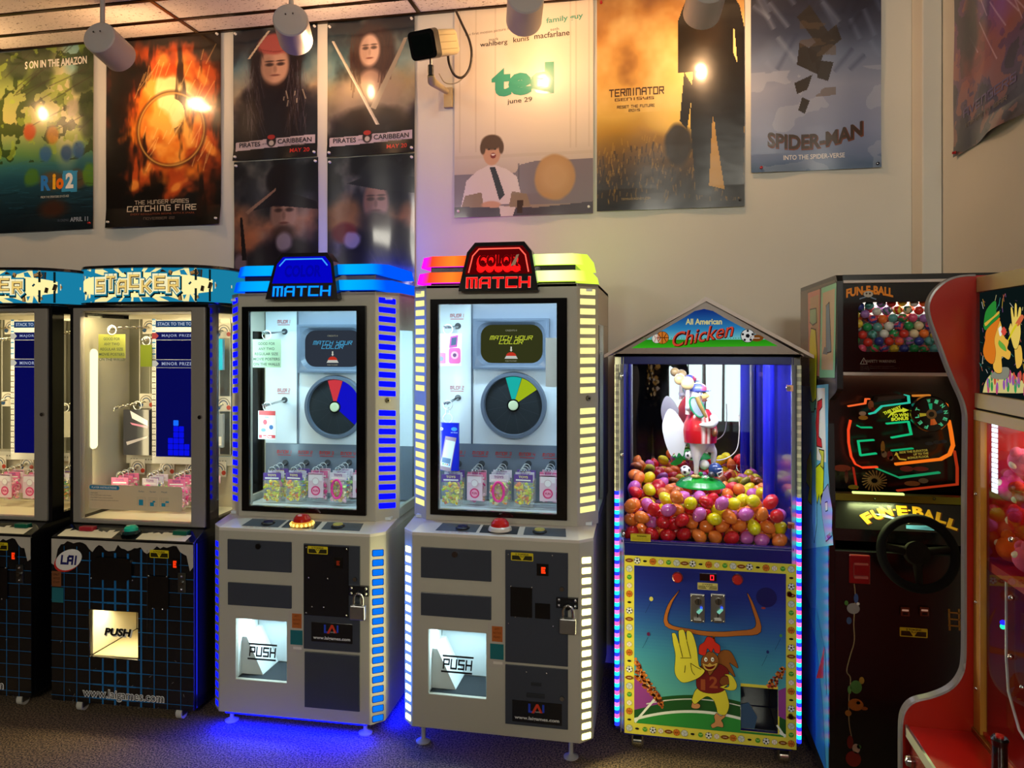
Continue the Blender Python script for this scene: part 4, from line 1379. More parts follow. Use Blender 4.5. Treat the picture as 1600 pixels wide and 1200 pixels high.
def slab(mb, x0, y0, x1, y1, z0, z1, t, c, m='paint'):
    a, b = Vector((x0, y0)), Vector((x1, y1))
    r = (b - a).normalized(); n = Vector((-r.y, r.x)) * t
    return mb.prism([tuple(a), tuple(b), tuple(b + n), tuple(a + n)], z0, z1, c, m, 'z')


def match_cabinet(fr, name, label, v):
    root = thing(name, label, 'arcade machine', (fr.ox, fr.oy, fr.oz), fr.th, 'white prize cabinets with lit slots')
    red = v == 'red'
    K5 = FM2.K(620, 370, 4.444, YU); K6 = FM2.K(620, 600, 4.615, YU)
    # ---- base cabinet
    KB = FM2.K(620, 830, 3.333, 0) if red else FM1.K(330, 840, 3.333, 0)
    px = lambda a, b, c, d: (KB(a, (b + d) / 2)[0], KB(c, (b + d) / 2)[0], KB((a + c) / 2, d)[1], KB((a + c) / 2, b)[1])
    win = px(165, 522, 465, 860) if red else px(128, 430, 392, 746)
    b = MB()
    b.plate(-HB, HB, ZB0, ZB1, [win], 0, .018, BODY)
    for s in (-1, 1):
        P = (s * HB, 0, s * (HB + CB), CB)
        if s < 0:
            slab(b, P[2], P[3], P[0], P[1], ZB0, ZB1, .016, BODY)
        else:
            slab(b, P[0], P[1], P[2], P[3], ZB0, ZB1, .016, BODY)
        xo = s * (HB + CB)
        b.box(min(xo, xo - s * .016), max(xo, xo - s * .016), CB, DEP, ZB0, ZB1, BODY)
    b.box(-HB - CB, HB + CB, DEP - .016, DEP, ZB0, ZB1, BODY)
    plan = [(-HB, 0), (HB, 0), (HB + CB, CB), (HB + CB, DEP), (-HB - CB, DEP), (-HB - CB, CB)]
    b.prism([(x_ * .985, min(y_ + .004, DEP - .004)) for x_, y_ in plan], ZB0 + .001, ZB0 + .015, BODY, axis='z')
    # prize chute: four bright walls and a dark mat
    x0, x1, z0, z1 = win
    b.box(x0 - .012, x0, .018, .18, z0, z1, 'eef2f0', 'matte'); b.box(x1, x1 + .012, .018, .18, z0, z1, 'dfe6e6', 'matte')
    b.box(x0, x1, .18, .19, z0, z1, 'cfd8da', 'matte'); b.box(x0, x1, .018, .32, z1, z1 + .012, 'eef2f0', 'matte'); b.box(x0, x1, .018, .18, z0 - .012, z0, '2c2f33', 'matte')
    b.prism([(x0, z0), (x0 + (x1 - x0) * .42, z0), (x0 + .02, z0 + (z1 - z0) * .62), (x0, z0 + (z1 - z0) * .62)], .05, .179, 'dfe6e6', 'matte')
    bo = b.build('base_cabinet', root, .0025)
    bulb = lamp('chute_lamp', 'AREA', (0, 0, 0), 1.3 if red else 1.6, 'cdf2ff', rot=(R(-35), 0, 0), shape='RECTANGLE', size=x1 - x0 - .04, size_y=.05)
    bulb.parent = root
    bulb.location = ((x0 + x1) / 2, .10, z1 - .01)
    f = MB().box(x0 + .002, x1 - .002, .006, .010, z0 + .004, z1 - .004, 'ffffff', 'glass')
    cxp, czp = KB(315, 697) if red else KB(265, 598)
    fp = front(.0045)
    f.text(fp, 'PUSH', cxp, czp, .118, .040, '14161a', 'paint', 2, font='s', sw=.22, shear=.12)
    for dz in (.030, -.030):
        f.poly(fp, [(cxp - .062 + dz * .1, czp + dz - .0035), (cxp + .06 + dz * .1, czp + dz - .0035), (cxp + .06 + dz * .1, czp + dz + .0035), (cxp - .062 + dz * .1, czp + dz + .0035)], '14161a', 'paint', 2)
    f.build('prize_flap', root)

    def panel(name, q, th=.006, c=DARK, m='satin', bev=.0015):
        x0, x1, z0, z1 = px(*q)
        MBp = MB().box(x0, x1, -th, .001, z0, z1, c, m)
        return MBp, (x0, x1, z0, z1)

    fl = lambda yl: front(yl)
    if red:
        pb, q = panel('p', (127, 90, 493, 250)); cx_, cz_ = KB(305, 118)
        pb.cyl((cx_, -.006, cz_), (cx_, -.012, cz_), .011, None, '6a5a54', 'metal', 16).build('service_panel', root, .0015)
        panel('p', (127, 328, 493, 448))[0].build('vent_panel', root, .0015)
        pb, q = panel('p', (566, 104, 892, 690))
        d = pb.build('coin_door', root, .0015)
        y = -.0062
        A = lambda a, b_: KB(a, b_)
        for a, c_, w_, h_, nm_ in ((650, 366, .082, .110, 'bill_plate'), (761, 412, .056, .056, 'coin_return')):
            X, Z = A(a, c_)
            MB().box(X - w_ / 2 - .0, X + w_ / 2, y - .003, y, Z - h_ / 2, Z + h_ / 2, '0a0a0c', 'gloss').build(nm_, d)
        md = MB()
        for a, c_ in ((583, 119), (811, 125), (596, 284), (705, 290), (618, 443), (685, 446), (583, 478), (815, 492)):
            X, Z = A(a, c_); md.ball((X, y, Z), .0035, 'd8d8d8', 'chrome', 8, 6)
        md.build('bolts', d)
        X, Z = A(761, 198)
        MB().box(X - .022, X + .022, y - .003, y, Z - .022, Z + .022, '0b0a0a', 'gloss').text(front(y - .003), 'E', X + .003, Z - .001, .016, .024, 'ff3a10', 'e1.2', 2, font='s', sw=.42).build('token_display', d)
        X, Z = A(861, 297)
        MB().cyl((X, y, Z), (X, y - .008, Z), .009, .008, 'a8a8a8', 'chrome', 16).build('door_lock', d)
        st = A(654, 131)
        dl, ql = panel('p', (566, 705, 892, 1015))
        d2 = dl.build('cash_door', root, .0015)
        md = MB()
        X, Z = A(728, 792); md.box(X - .019, X + .019, y - .004, y, Z - .006, Z + .006, '2a2d33', 'satin')
        X, Z = A(725, 850); md.box(X - .034, X + .034, y - .008, y, Z - .007, Z + .007, '2a2d33', 'satin')
        md.build('slot_cover', d2, .001)
        X, Z = A(862, 865); MB().cyl((X, y, Z), (X, y - .008, Z), .009, .008, 'a8a8a8', 'chrome', 16).build('door_lock', d2)
        md = MB()
        for a, c_ in ((676, 730), (781, 737)):
            X, Z = A(a, c_); md.ball((X, y, Z), .0035, 'd8d8d8', 'chrome', 8, 6)
        md.build('bolts', d2)
        lg, hp, sk, dp = (731, 940, 250, 108), A(889, 369), A(516, 594), d2
    else:
        pb, q = panel('p', (88, 14, 420, 172)); cx_, cz_ = KB(250, 43)
        pb.cyl((cx_, -.006, cz_), (cx_, -.012, cz_), .011, None, '3a3634', 'metal', 16).build('service_panel', root, .0015)
        panel('p', (90, 240, 420, 358))[0].build('vent_panel', root, .0015)
        pb, q = panel('p', (484, 36, 777, 586))
        d = pb.build('coin_door', root, .0015)
        y = -.0062
        A = lambda a, b_: KB(a, b_)
        x0_, x1_, z0_, z1_ = px(487, 40, 720, 406)
        md = MB().box(x0_, x1_, y - .003, y, z0_, z1_, '12131a', 'gloss'); y2 = y - .003
        for a, c_ in ((500, 48), (709, 56), (512, 205), (611, 210), (530, 356), (589, 358), (500, 387), (708, 400)):
            X, Z = A(a, c_); md.ball((X, y2, Z), .0035, 'd8d8d8', 'chrome', 8, 6)
        md.build('bill_plate', d, .001)
        X, Z = A(667, 128)
        MB().box(X - .018, X + .018, y2 - .002, y2, Z - .022, Z + .022, '0b0a0a', 'gloss').text(front(y2 - .002), 'E', X, Z, .013, .018, '8a2a14', 'e0.5', 2, font='s', sw=.4).build('token_display', d)
        X, Z = A(753, 213); MB().cyl((X, y, Z), (X, y - .008, Z), .009, .008, 'a8a8a8', 'chrome', 16).build('door_lock', d)
        st = A(560, 62)
        dl, ql = panel('p', (489, 602, 775, 892)); dl.build('cash_door', root, .0015)
        lg, hp, sk, dp = (632, 492, 230, 104), A(774, 273), A(440, 489), d
    # maker's plate: dark oblong with a two-coloured mark and a web address
    X, Z = KB(lg[0], lg[1])
    wd, ht = lg[2] / 3.333 * .00248, lg[3] / 3.333 * .00248
    pl = MB().box(X - wd / 2, X + wd / 2, -.0085, -.006, Z - ht / 2, Z + ht / 2, '101014', 'gloss')
    fp = front(-.0086)
    zc = Z + ht * .18
    pl.poly(fp, [(X - .032, zc + .017), (X - .024, zc + .017), (X - .024, zc - .009), (X - .006, zc - .009), (X - .008, zc - .016), (X - .032, zc - .016)], '2444c8', 'paint', 1)
    pl.poly(fp, [(X - .020, zc - .017), (X - .002, zc + .018), (X + .006, zc + .018), (X + .022, zc - .014), (X + .012, zc - .014), (X + .002, zc + .006), (X - .010, zc - .017)], 'd03a1c', 'paint', 2)
    pl.rect(fp, X + .021, X + .028, zc - .012, zc + .017, '2444c8', 'paint', 1)
    pl.text(fp, 'GAMES', X + .004, zc - .011, .018, .005, 'd8d8d8', 'paint', 3)
    pl.text(fp, 'www.laigames.com', X, Z - ht * .30, wd * .9, .016, 'e4e4e4', 'paint', 2, bold=.02)
    pl.build('maker_plate', dp, .001)
    # yellow token sticker
    X, Z = st
    sb = MB(); fp = front(-.0064 if red else -.0094)
    sb.rect(fp, X - .042, X + .042, Z - .015, Z + .015, 'd8c420', 'paint', 1, .003)
    sb.poly(fp, [(X - .038, Z + .004), (X - .012, Z + .004), (X - .002, Z - .012), (X - .038, Z - .012)], '2a2608', 'paint', 2)
    sb.poly(fp, [(X + .012, Z + .004), (X + .038, Z + .004), (X + .038, Z - .012), (X + .002, Z - .012)], '2a2608', 'paint', 2)
    sb.text(fp, '5 TOKENS', X, Z + .009, .05, .006, '1c1a08', 'paint', 3, bold=.02).text(fp, '1 PLAY', X, Z + .001, .026, .005, '1c1a08', 'paint', 3, bold=.02)
    sb.build('token_sticker', d)
    # clear sticker with an orange and a teal field
    X, Z = sk
    sb = MB(); fp = front(-.0005)
    sb.rect(fp, X - .030, X + .030, Z - .083, Z + .083, 'b9b2a8', 'satin', 1, .004)
    sb.rect(fp, X - .015, X + .026, Z + .014, Z + .072, 'b0602c', 'satin', 2); sb.rect(fp, X - .022, X + .030, Z - .052, Z + .006, '1c6a70', 'satin', 2)
    for i, wd in enumerate((.020, .030, .026)):
        sb.text(fp, ('SAFETY', 'NOTICE', 'READ')[i], X + .005, Z + .062 - i * .015, wd, .008, '5a2a10', 'satin', 3)
    sb.rect(fp, X - .010, X + .026, Z - .070, Z - .060, 'dcd6cc', 'satin', 2)
    sb.build('notice_sticker', root)
    # hasp
    X, Z = hp
    hb = MB().box(X - .040, X + .040, -.014, -.0005, Z - .019, Z + .019, '17181c', 'satin')
    for dx in (-.030, .030):
        for dz in (-.009, .011):
            hb.ball((X + dx, -.014, Z + dz), .0065, 'c8c8c8', 'chrome', 12, 8)
    hb.tube([(X + .002, -.012, Z - .018), (X + .002, -.030, Z - .0165), (X + .008, -.030, Z - .0165), (X + .008, -.012, Z - .018)], .0032, '333333', 'metal', 8)
    hb.build('hasp', root)
    # ---- base corner lights
    NS = 18
    for s in (-1, 1):
        lf, L_ = slant(HB, 0, HB + CB, CB) if s > 0 else slant(-HB - CB, CB, -HB, 0)
        m = MB()
        for i in range(NS):
            z = .775 - .050 - i * .0382
            if red:
                c, e = ((1, .92, .24), 'e5')
            else:
                c, e = ('0a7cff', 'e0.9') if s > 0 else ('0610ff', 'e2.5')
            m.rect(lf, .012, L_ - .012, z - .0115, z + .0115, c, e, 1, .004, sh=-.1 * s)
            if not red and s > 0:
                m.rect(lf, .009, L_ - .009, z - .0135, z + .0135, '0a1a90', 'e0.6', .5, .005, sh=-.1)
        m.build('slot_lights', root)
    # ---- sloping control deck
    dk = MB()
    lo = [(-HB, 0, ZB1), (HB, 0, ZB1), (HB + CB, CB, ZB1), (HB + CB, DEP, ZB1), (-HB - CB, DEP, ZB1), (-HB - CB, CB, ZB1)]
    zt = .822
    hi = [(-HU, YU, zt), (HU, YU, zt), (HU + CU - .006, YU + CU, zt), (HU + CU - .006, DEP, zt), (-HU - CU + .006, DEP, zt), (-HU - CU + .006, YU + CU, zt)]
    mid = [(x, y, z + .012) for x, y, z in lo]
    dk.loft([lo, mid, hi], 'd6cfc6', 'satin')
    dko = dk.build('control_deck', root, .002)
    sl = (zt - ZB1 - .012) / YU
    df = lambda x, y, l=0: Vector((x, y, ZB1 + .012 + y * sl + .0006 * l))
    ins = MB()
    for x0, x1 in ((-.235, -.075), (-.062, .085), (.108, .27)):
        ins.poly(df, [(x0, .02), (x1, .02), (x1 * .96, .092), (x0 * .96 if abs(x0) > .1 else x0, .092)], '5a606a' if abs(x0) > .07 else '3c4048', 'satin', 1)
    ins.text(df, 'A B C D E', -.16, .012, .12, .007, 'c08a80', 'satin', 2)
    ins.build('deck_inlay', dko)
    for x, c in ((-.135, '1a2050'), (.165, 'c8c06a')):
        b0 = df(x, .055)
        MB().lathe([(.028, 0), (.028, .35), (.020, .6), (.019, 1), (0, 1.1)], b0, (0, 0, .012), '2a2c50' if x < 0 else 'b8b070', 'plastic', 24, cols=['22242e', '22242e', c, c]).build('side_button', dko)
    b0 = df(.012, .055)
    bt = MB().lathe([(.046, 0), (.046, .2), (.042, .75), (.036, 1), (.030, 1.05)], b0, (0, 0, .016), 'd8cfc4' if red else 'e8a838', 'plastic' if red else 'e1.0', 32).build('start_button', dko)
    if not red:
        rb = MB()
        for i in range(16):
            a = 2 * PI * i / 16
            rb.ball(b0 + Vector((.044 * math.cos(a), .044 * math.sin(a), .006)), (.006, .006, .007), 'ffd870', 'e1.6', 8, 6)
        rb.build('button_lights', bt)
    MB().lathe([(.036, 0), (.034, .45), (.024, .85), (.010, 1.0), (0, 1.02)], b0 + Vector((0, 0, .014)), (0, 0, .030), 'd02420' if red else 'b81c14', 'gloss', 32).build('button_dome', bt)

    # ---- upper cabinet
    u = MB()
    xl, xr = K5(237, 440)[0], K5(1185, 418)[0]
    zt_, zb_ = (K5(237, 440)[1] + K5(1185, 418)[1]) / 2, (K6(245, 948)[1] + K6(1240, 970)[1]) / 2
    il, ir = K5(293, 478)[0], K5(1112, 455)[0]
    it, ib = (K5(293, 478)[1] + K5(1112, 455)[1]) / 2, (K6(312, 908)[1] + K6(1162, 928)[1]) / 2
    u.plate(-HU, HU, zt, ZU1, [(il, ir, ib, it)], YU, YU + .02, BODY)
    for s in (-1, 1):
        a, b_ = (s * HU, YU), (s * (HU + CU), YU + CU)
        if s < 0:
            a, b_ = b_, a
        slab(u, a[0], a[1], b_[0], b_[1], zt, ZU1, .018, BODY)
        xo = s * (HU + CU)
        a0, a1 = min(xo, xo - s * .016), max(xo, xo - s * .016)
        # side wall with a window: frame pieces
        u.box(a0, a1, YU + CU, DEP, 1.60, ZU1, BODY); u.box(a0, a1, YU + CU, DEP, zt, .862, BODY)
        u.box(a0, a1, YU + CU, YU + CU + .012, .862, 1.60, BODY); u.box(a0, a1, .47, DEP, .862, 1.60, BODY)
        u.box(xo - .002, xo + .002, YU + CU + .01, .47, .862, 1.60, 'ffffff', 'glass')
    u.box(-HU - CU, HU + CU, DEP - .016, DEP, zt, ZU1, BODY)
    plan2 = [(-HU, YU), (HU, YU), (HU + CU, YU + CU), (HU + CU, DEP), (-HU - CU, DEP), (-HU - CU, YU + CU)]
    u.prism(plan2, ZU1 - .012, ZU1, BODY, axis='z')
    u.build('upper_cabinet', root, .002)
    wf = MB().plate(xl, xr, zb_, zt_, [(il, ir, ib, it)], YU - .012, YU + .004, '0a0a0b', 'gloss')
    wf = wf.build('window_frame', root, .002)
    MB().box(il - .005, ir + .005, YU - .002, YU + .002, ib - .005, it + .005, 'ffffff', 'glass').build('pane', wf)
    for s in (-1, 1):
        lf, L_ = slant(HU, YU, HU + CU, YU + CU) if s > 0 else slant(-HU - CU, YU + CU, -HU, YU)
        for za, n_ in ((1.723, 11), (1.263, 11)):
            m = MB()
            for i in range(n_):
                z = za - i * .0379
                if red:
                    m.rect(lf, .014, L_ - .016, z - .0115, z + .0115, 'fff59a', 'e1.15', 1, .002)
                else:
                    m.rect(lf, .014, L_ - .016, z - .0115, z + .0115, '0406ff', 'e2.5', 1, .004, sh=-.08 * s)
            m.build('slot_lights', root)
        X = L_ / 2
        if s > 0:
            q = lf(X, 1.312, 0); n = lf(X, 1.312, 1) - q; n.normalize()
            MB().cyl(q, q + n * .008, .011, .009, '8a8378', 'chrome', 16).cyl(q + n * .006, q + n * .010, .004, None, '222222', 'metal', 8).build('cabinet_lock', root)

    # ---- inside: back panels, screen, wheel, hooks
    yb = .44
    K5b = FM2.K(620, 370, 4.444, yb); K6b = FM2.K(620, 600, 4.615, yb)
    li = .355
    z_low = K6b(700, 435)[1]
    n = MB()
    n.box(-li, li, yb + .02, yb + .03, zt, ZU1 - .02, 'b9c6d4', 'satin')
    n.box(-li, li, yb, yb + .02, zt + .02, z_low, '6a7688', 'satin')
    n.box(-li, li, YU + .03, yb + .02, zt, zt + .012, 'd8e2e6', 'satin')
    n.box(-li, li, YU + .03, yb + .02, ZU1 - .03, ZU1 - .02, 'f0f4f4', 'satin')
    xs = K5b(523, 700)[0]
    n.box(-li, xs, yb, yb + .02, z_low, ZU1 - .03, 'd4e0ec', 'satin')
    n.box(-xs, li, yb, yb + .02, z_low, ZU1 - .03, 'd4e0ec', 'satin')
    zsc = K5b(800, 915)[1]
    n.box(xs, -xs, yb, yb + .02, zsc, ZU1 - .03, '8893a8', 'satin')
    n.box(xs, -xs, yb + .004, yb + .02, z_low, zsc, 'd8e4f0', 'satin')
    n.box(xs - .004, xs + .004, yb - .004, yb, z_low, ZU1 - .03, '4a5566', 'satin'); n.box(-xs - .004, -xs + .004, yb - .004, yb, z_low, ZU1 - .03, '4a5566', 'satin')
    fi = front(yb - .001)
    for i, t in enumerate(('MAJOR 1', 'MAJOR 2')):
        for s in (-1, 1):
            X, Z = K5b(418, (548, 1048)[i])
            X *= 1 if s < 0 else -1
            tt = t if s < 0 else 'MAJOR %d' % (4 - i)
            n.text(fi, tt, X, Z, .064, .017, 'b81c18', 'satin', 1, font='s', sw=.17, shear=.15).rect(fi, X - .03, X + .03, Z - .016, Z - .0135, 'b82420', 'satin', 1)
    hooks = []
    for i in range(6):
        X, Z = -.30 + i * .12 - .0, K6b(700, 500)[1]
        X = K6b((437, 603, 770, 940, 1110, 1280)[i], 500)[0]
        n.text(fi, 'MINOR %d' % (i + 1), X, Z, .072, .016, 'c82820', 'satin', 1, font='s', sw=.17, shear=.15).rect(fi, X - .033, X + .033, Z - .016, Z - .0135, 'b82420', 'satin', 1)
        hooks.append(K6b((447, 613, 780, 950, 1120, 1285)[i], 575))
    ipo = n.build('inner_panel', root, .0015)
    # screen
    x0, x1 = K5b(541, 560)[0], K5b(1064, 560)[0]
    z1, z0 = K5b(800, 562)[1], K5b(800, 912)[1]
    cxs, czs = (x0 + x1) / 2 + .0, (z0 + z1) / 2 - .004
    sc = MB()

    def rrect(w_, h_, r, y, cx=cxs, cz=czs, n_=7):
        P = []
        for ax_, az_, a in ((w_ - r, -h_ + r, -90), (w_ - r, h_ - r, 0), (-w_ + r, h_ - r, 90), (-w_ + r, -h_ + r, 180)):
            for k_ in range(n_):
                q = R(a + k_ * 90 / (n_ - 1))
                P.append((cx + ax_ + r * math.cos(q), y, cz + az_ + r * math.sin(q)))
        return P
    hw, hh = (x1 - x0) / 2, (z1 - z0) / 2
    sc.loft([rrect(hw, hh, .003, yb), rrect(hw, hh, .003, yb - .035), rrect(hw * .94, hh * .92, .006, yb - .035), rrect(hw * .90, hh * .86, .05, yb - .030), rrect(hw * .82, hh * .76, .05, yb - .012)], '5c687c', 'satin', cap=False, sm=False)
    bz = sc.build('screen_bezel', root)
    sm_ = MB()
    dim = '3a3c1e' if red else '343b48'
    ink = 'c8d23a' if red else '4aa8d8'
    rings = [rrect(hw * .82 * k_, hh * .76 * k_, .05 * k_, yb - .012 - .006 * (1 - k_ * k_)) for k_ in (1, .8, .5, .2)]
    sm_.loft(rings, dim, 'e0.8', cap=False)
    fs = front(yb - .0182)
    sm_.add(rings[-1], [tuple(range(len(rings[-1])))], dim, 'e0.8')
    sm_.text(fs, 'CREDITS 0', cxs, czs + hh * .53, .05, .007, 'a8a890', 'e0.8', 2)
    sm_.text(fs, 'MATCH YOUR', cxs, czs + hh * .24, hw * 1.15, .019, ink, 'e1.0', 2, font='s', sw=.15, shear=.3)
    sm_.text(fs, 'COLOR', cxs, czs + hh * .07, hw * .66, .018, ink, 'e1.0', 2, font='s', sw=.15, shear=.3)
    sm_.poly(fs, [(cxs - .003, czs - .012), (cxs + .003, czs - .012), (cxs + .003, czs - .026), (cxs + .006, czs - .026), (cxs, czs - .034), (cxs - .006, czs - .026), (cxs - .003, czs - .026)], 'd8d8c8', 'e0.9', 2)
    sm_.disc(fs, cxs, czs - .052, .022, 'd83a28', 'e0.8', 2, .016, a0=0, a1=180)
    sm_.poly(fs, [(cxs - .022, czs - .052), (cxs + .022, czs - .052), (cxs + .029, czs - .064), (cxs - .029, czs - .064)], 'd8d8d0', 'e0.8', 2)
    sm_.text(fs, 'PUSH TO START', cxs, czs - .074, .05, .006, 'b0b098', 'e0.8', 2)
    sm_.build('screen', bz)
    # wheel
    wx, wz = K6b(845, 152)
    wr = 240 / 4.615 * .00279
    wb = MB().lathe([(wr * .86, .4), (wr * .88, 1), (wr * .97, 1), (wr, .6), (wr, 0)], (wx, yb, wz), (0, -.03, 0), '5a6578', 'satin', 64).build('wheel_ring', root)
    wh = MB()
    fw = front(yb - .012)
    wh.disc(fw, wx, wz, wr * .88, '2b3035', 'gloss', 1, n=64)
    for a in range(0, 360, 30):
        q = R(a + 11)
        wh.line(fw, [(wx, wz), (wx + wr * .86 * math.cos(q), wz + wr * .86 * math.sin(q))], .0012, '3a3f46', 'gloss', 2)
    if red:
        wh.disc(fw, wx, wz, wr * .85, '22c8c0', 'e0.75', 3, a0=73, a1=106); wh.disc(fw, wx, wz, wr * .85, 'b8d020', 'e0.75', 3, a0=34, a1=72)
    else:
        wh.disc(fw, wx, wz, wr * .85, 'e0404a', 'e0.85', 3, a0=73, a1=106); wh.disc(fw, wx, wz, wr * .85, '1414d0', 'e0.9', 3, a0=-40, a1=72)
    wh.disc(fw, wx, wz, wr * .19, '101214', 'gloss', 5)
    wh.lathe([(wr * .145, 0), (wr * .145, .8), (wr * .12, 1), (0, 1.02)], (wx, yb - .015, wz), (0, -.008, 0), 'c8d6b4', 'plastic', 28)
    wh.build('wheel_disc', wb)
    # hooks: chrome pegs with a round plate
    def peg(X, Z, L_, y0=yb):
        h = MB().lathe([(.0, 1), (.014, 1), (.014, 0)], (X, y0, Z), (0, -.004, 0), '3a4048', 'satin', 20)
        for dx in (-.006, .006):
            h.tube([(X + dx, y0, Z), (X + dx, y0 - L_, Z - .012), (X + dx, y0 - L_ - .006, Z - .004)], .0035, 'd8dde0', 'chrome', 8)
        h.box(X - .007, X + .007, y0 - L_, y0, Z - .0065, Z - .0035, 'c8ced2', 'chrome')
        return h.build('hook', root)
    mj = []
    for i in range(2):
        X, Z = K5b(425, (620, 1118)[i])
        peg(X, Z, .19); peg(-X, Z, .19)
        mj.append((X, Z))
    for X, Z in hooks:
        if abs(X) < .33:
            peg(X, Z, .135)
    il_ = lamp('cabinet_lamp', 'AREA', (0, 0, 0), 3.6, 'd4f2ff' if red else 'c4f2ff', rot=(R(4), 0, 0), shape='RECTANGLE', size=.52, size_y=.04)
    il_.parent = root; il_.location = (0, YU + .12, ZU1 - .05)
    for s in (-1, 1):
        q = lamp('cabinet_lamp', 'AREA', (0, 0, 0), 0.9, 'd4f2ff' if red else 'c4f2ff', shape='RECTANGLE', size=.03, size_y=.6)
        q.parent = root; q.location = (s * .325, YU + .09, 1.3); q.rotation_euler = (R(90), 0, R(s * 35))
    MB().box(-.27, .27, YU + .032, YU + .06, ZU1 - .045, ZU1 - .033, 'e8fbff', 'e2.5').build('light_bar', root)

    # ---- topper: two flared light tiers each side and a sign in the middle
    def tier(s, za, zb2, xa, o0, o1, cols, em):
        n_ = 10
        P0 = [(s * xa, YU - .004), (s * (HU - .01), YU - .004), (s * (HU + CU * .75), YU + CU * .8), (s * (HU + CU * .75), .45), (s * xa, .45)]
        lo_ = []
        m = MB()

        def ring(off, z):
            return [(s * xa, YU - .004 + off, z), (s * (HU - .012 - off * .4), YU - .004 + off, z), (s * (HU + CU * .72 - off), YU + CU * .8 + off * .4, z), (s * (HU + CU * .72 - off), .5, z)]
        A_, B_ = ring(o0, za), ring(o1, zb2)
        for i in range(3):
            k_ = 8 if i == 0 else 3
            for t in range(k_):
                t0, t1 = t / k_, (t + 1) / k_
                L2 = lambda p, q, t_: tuple(p[j] + (q[j] - p[j]) * t_ for j in range(3))
                V = [L2(A_[i], A_[i + 1], t0), L2(A_[i], A_[i + 1], t1), L2(B_[i], B_[i + 1], t1), L2(B_[i], B_[i + 1], t0)]
                g0 = (i + t0) if i else t0
                g1 = (i + t1) if i else t1
                cc = []
                for g_ in (g0, g1, g1, g0):
                    g_ = min(g_, 1.6) / 1.6 * (len(cols) - 1)
                    a_ = int(min(g_, len(cols) - 2)); fq = g_ - a_
                    c0_, c1_ = lin(cols[a_]), lin(cols[a_ + 1])
                    cc.append(tuple(c0_[j] * (1 - fq) + c1_[j] * fq for j in range(3)))
                m.add(V, [(0, 1, 2, 3) if s > 0 else (3, 2, 1, 0)], cols[0], em, False, cc)
        m.add(B_ + [(s * xa, .5, zb2)], [(0, 1, 2, 3, 4) if s > 0 else (4, 3, 2, 1, 0)], cols[-1], em)
        m.add(A_ + [(s * xa, .5, za)], [(4, 3, 2, 1, 0) if s > 0 else (0, 1, 2, 3, 4)], cols[-1], em)
        return m
    core = MB().box(-HU + .01, HU - .01, YU + .03, .49, ZU1, 1.872, '16171d' if red else '0a0c3a', 'satin')
    core.build('topper_core', root, .003)
    for s in (-1, 1):
        if red:
            cols = ['ff1414', 'ff7a24', 'ff2a20', 'ff10e0'] if s < 0 else ['a0e040', 'ffffc0', 'f8ff80', 'c8f040']
            e = 'e1.5'
        else:
            cols, e = ['0048ff', '00b8ff', '00a8ff', '0088ff', '0058ff'], 'e1.0'
        tier(s, 1.764, 1.806, .10, -.004, .006, cols, e).build('topper_light', root)
        tier(s, 1.829, 1.872, .10, .012, .022, cols, e).build('topper_light', root)
    # sign: a leaning box with clipped corners
    sg = MB()
    yb0, lean = YU - .045, .030
    sh = lambda yo: (lambda x, z, l=0: Vector((x, yb0 + yo + lean * (z - 1.727) / .19 - .0008 * l, z)))
    shape = [(-.157, 1.727), (.157, 1.727), (.151, 1.762), (.128, 1.880), (.098, 1.918), (-.098, 1.918), (-.128, 1.880), (-.151, 1.762)]
    fa, bk = sh(0), sh(.06)
    sg.loft([[tuple(fa(*p)) for p in shape], [tuple(bk(*p)) for p in shape]], '0c0c10', 'gloss')
    # face print
    if red:
        glow, tint, e1, e2 = 'ff1414', '6a0408', 'e1.3', 'e0.6'
    else:
        glow, tint, e1, e2 = '0a9cff', '0404d8', 'e1.1', 'e0.8'
    sg.poly(fa, [(-.132, 1.792), (.132, 1.792), (.117, 1.872), (.092, 1.902), (-.092, 1.902), (-.117, 1.872)], tint, e2, 1)
    arch = [(-.118, 1.800), (-.104, 1.865), (-.080, 1.892), (.080, 1.892), (.104, 1.865), (.118, 1.800)]
    sg.line(fa, arch if red else arch[1:-1], .0055, 'ff5a4a' if red else '3a9aff', e1, 3)
    if red:
        sg.text(fa, 'COLOR', 0, 1.836, .176, .066, 'ff1818', 'e1.2', 3, bold=.10)
        for dx_ in (-.07, -.035, 0, .035, .07):
            sg.disc(fa, dx_, 1.815, .017, 'ff1010', 'e1.2', 2)
        sg.text(fa, 'COLOR', 0, 1.846, .160, .050, '5a0306', 'e0.7', 4, bold=.05)
        sg.text(fa, 'COLOR', 0, 1.846, .150, .044, '8a060a', 'e0.7', 5, bold=-.02)
        sg.poly(fa, [(.048, 1.822), (.066, 1.826), (.080, 1.868), (.070, 1.866)], 'b08a6a', 'e0.6', 6)
    else:
        sg.text(fa, 'COLOR', 0, 1.842, .16, .05, '0404b8', 'e0.8', 3, bold=.04)
    sg.text(fa, 'MATCH', 0, 1.760, .252, .043, glow, e1, 3, font='s', sw=.20)
    sg.text(fa, 'MATCH', 0, 1.760, .256, .047, 'ff8a7a' if red else '0a2ad0', 'e0.8', 2, font='s', sw=.24)
    sg.build('sign', root, .0)
    # ---- levelling feet
    for X in (-HB + .03, HB - .035):
        for Y in (.045, DEP - .06):
            z0 = -fr.oz
            MB().lathe([(.028, 0), (.028, .004), (.016, .010), (.009, .014), (.009, .075 + fr.oz)], (X, Y, z0), (0, 0, 1), 'a4a4a2', 'satin', 18).build('foot', root)
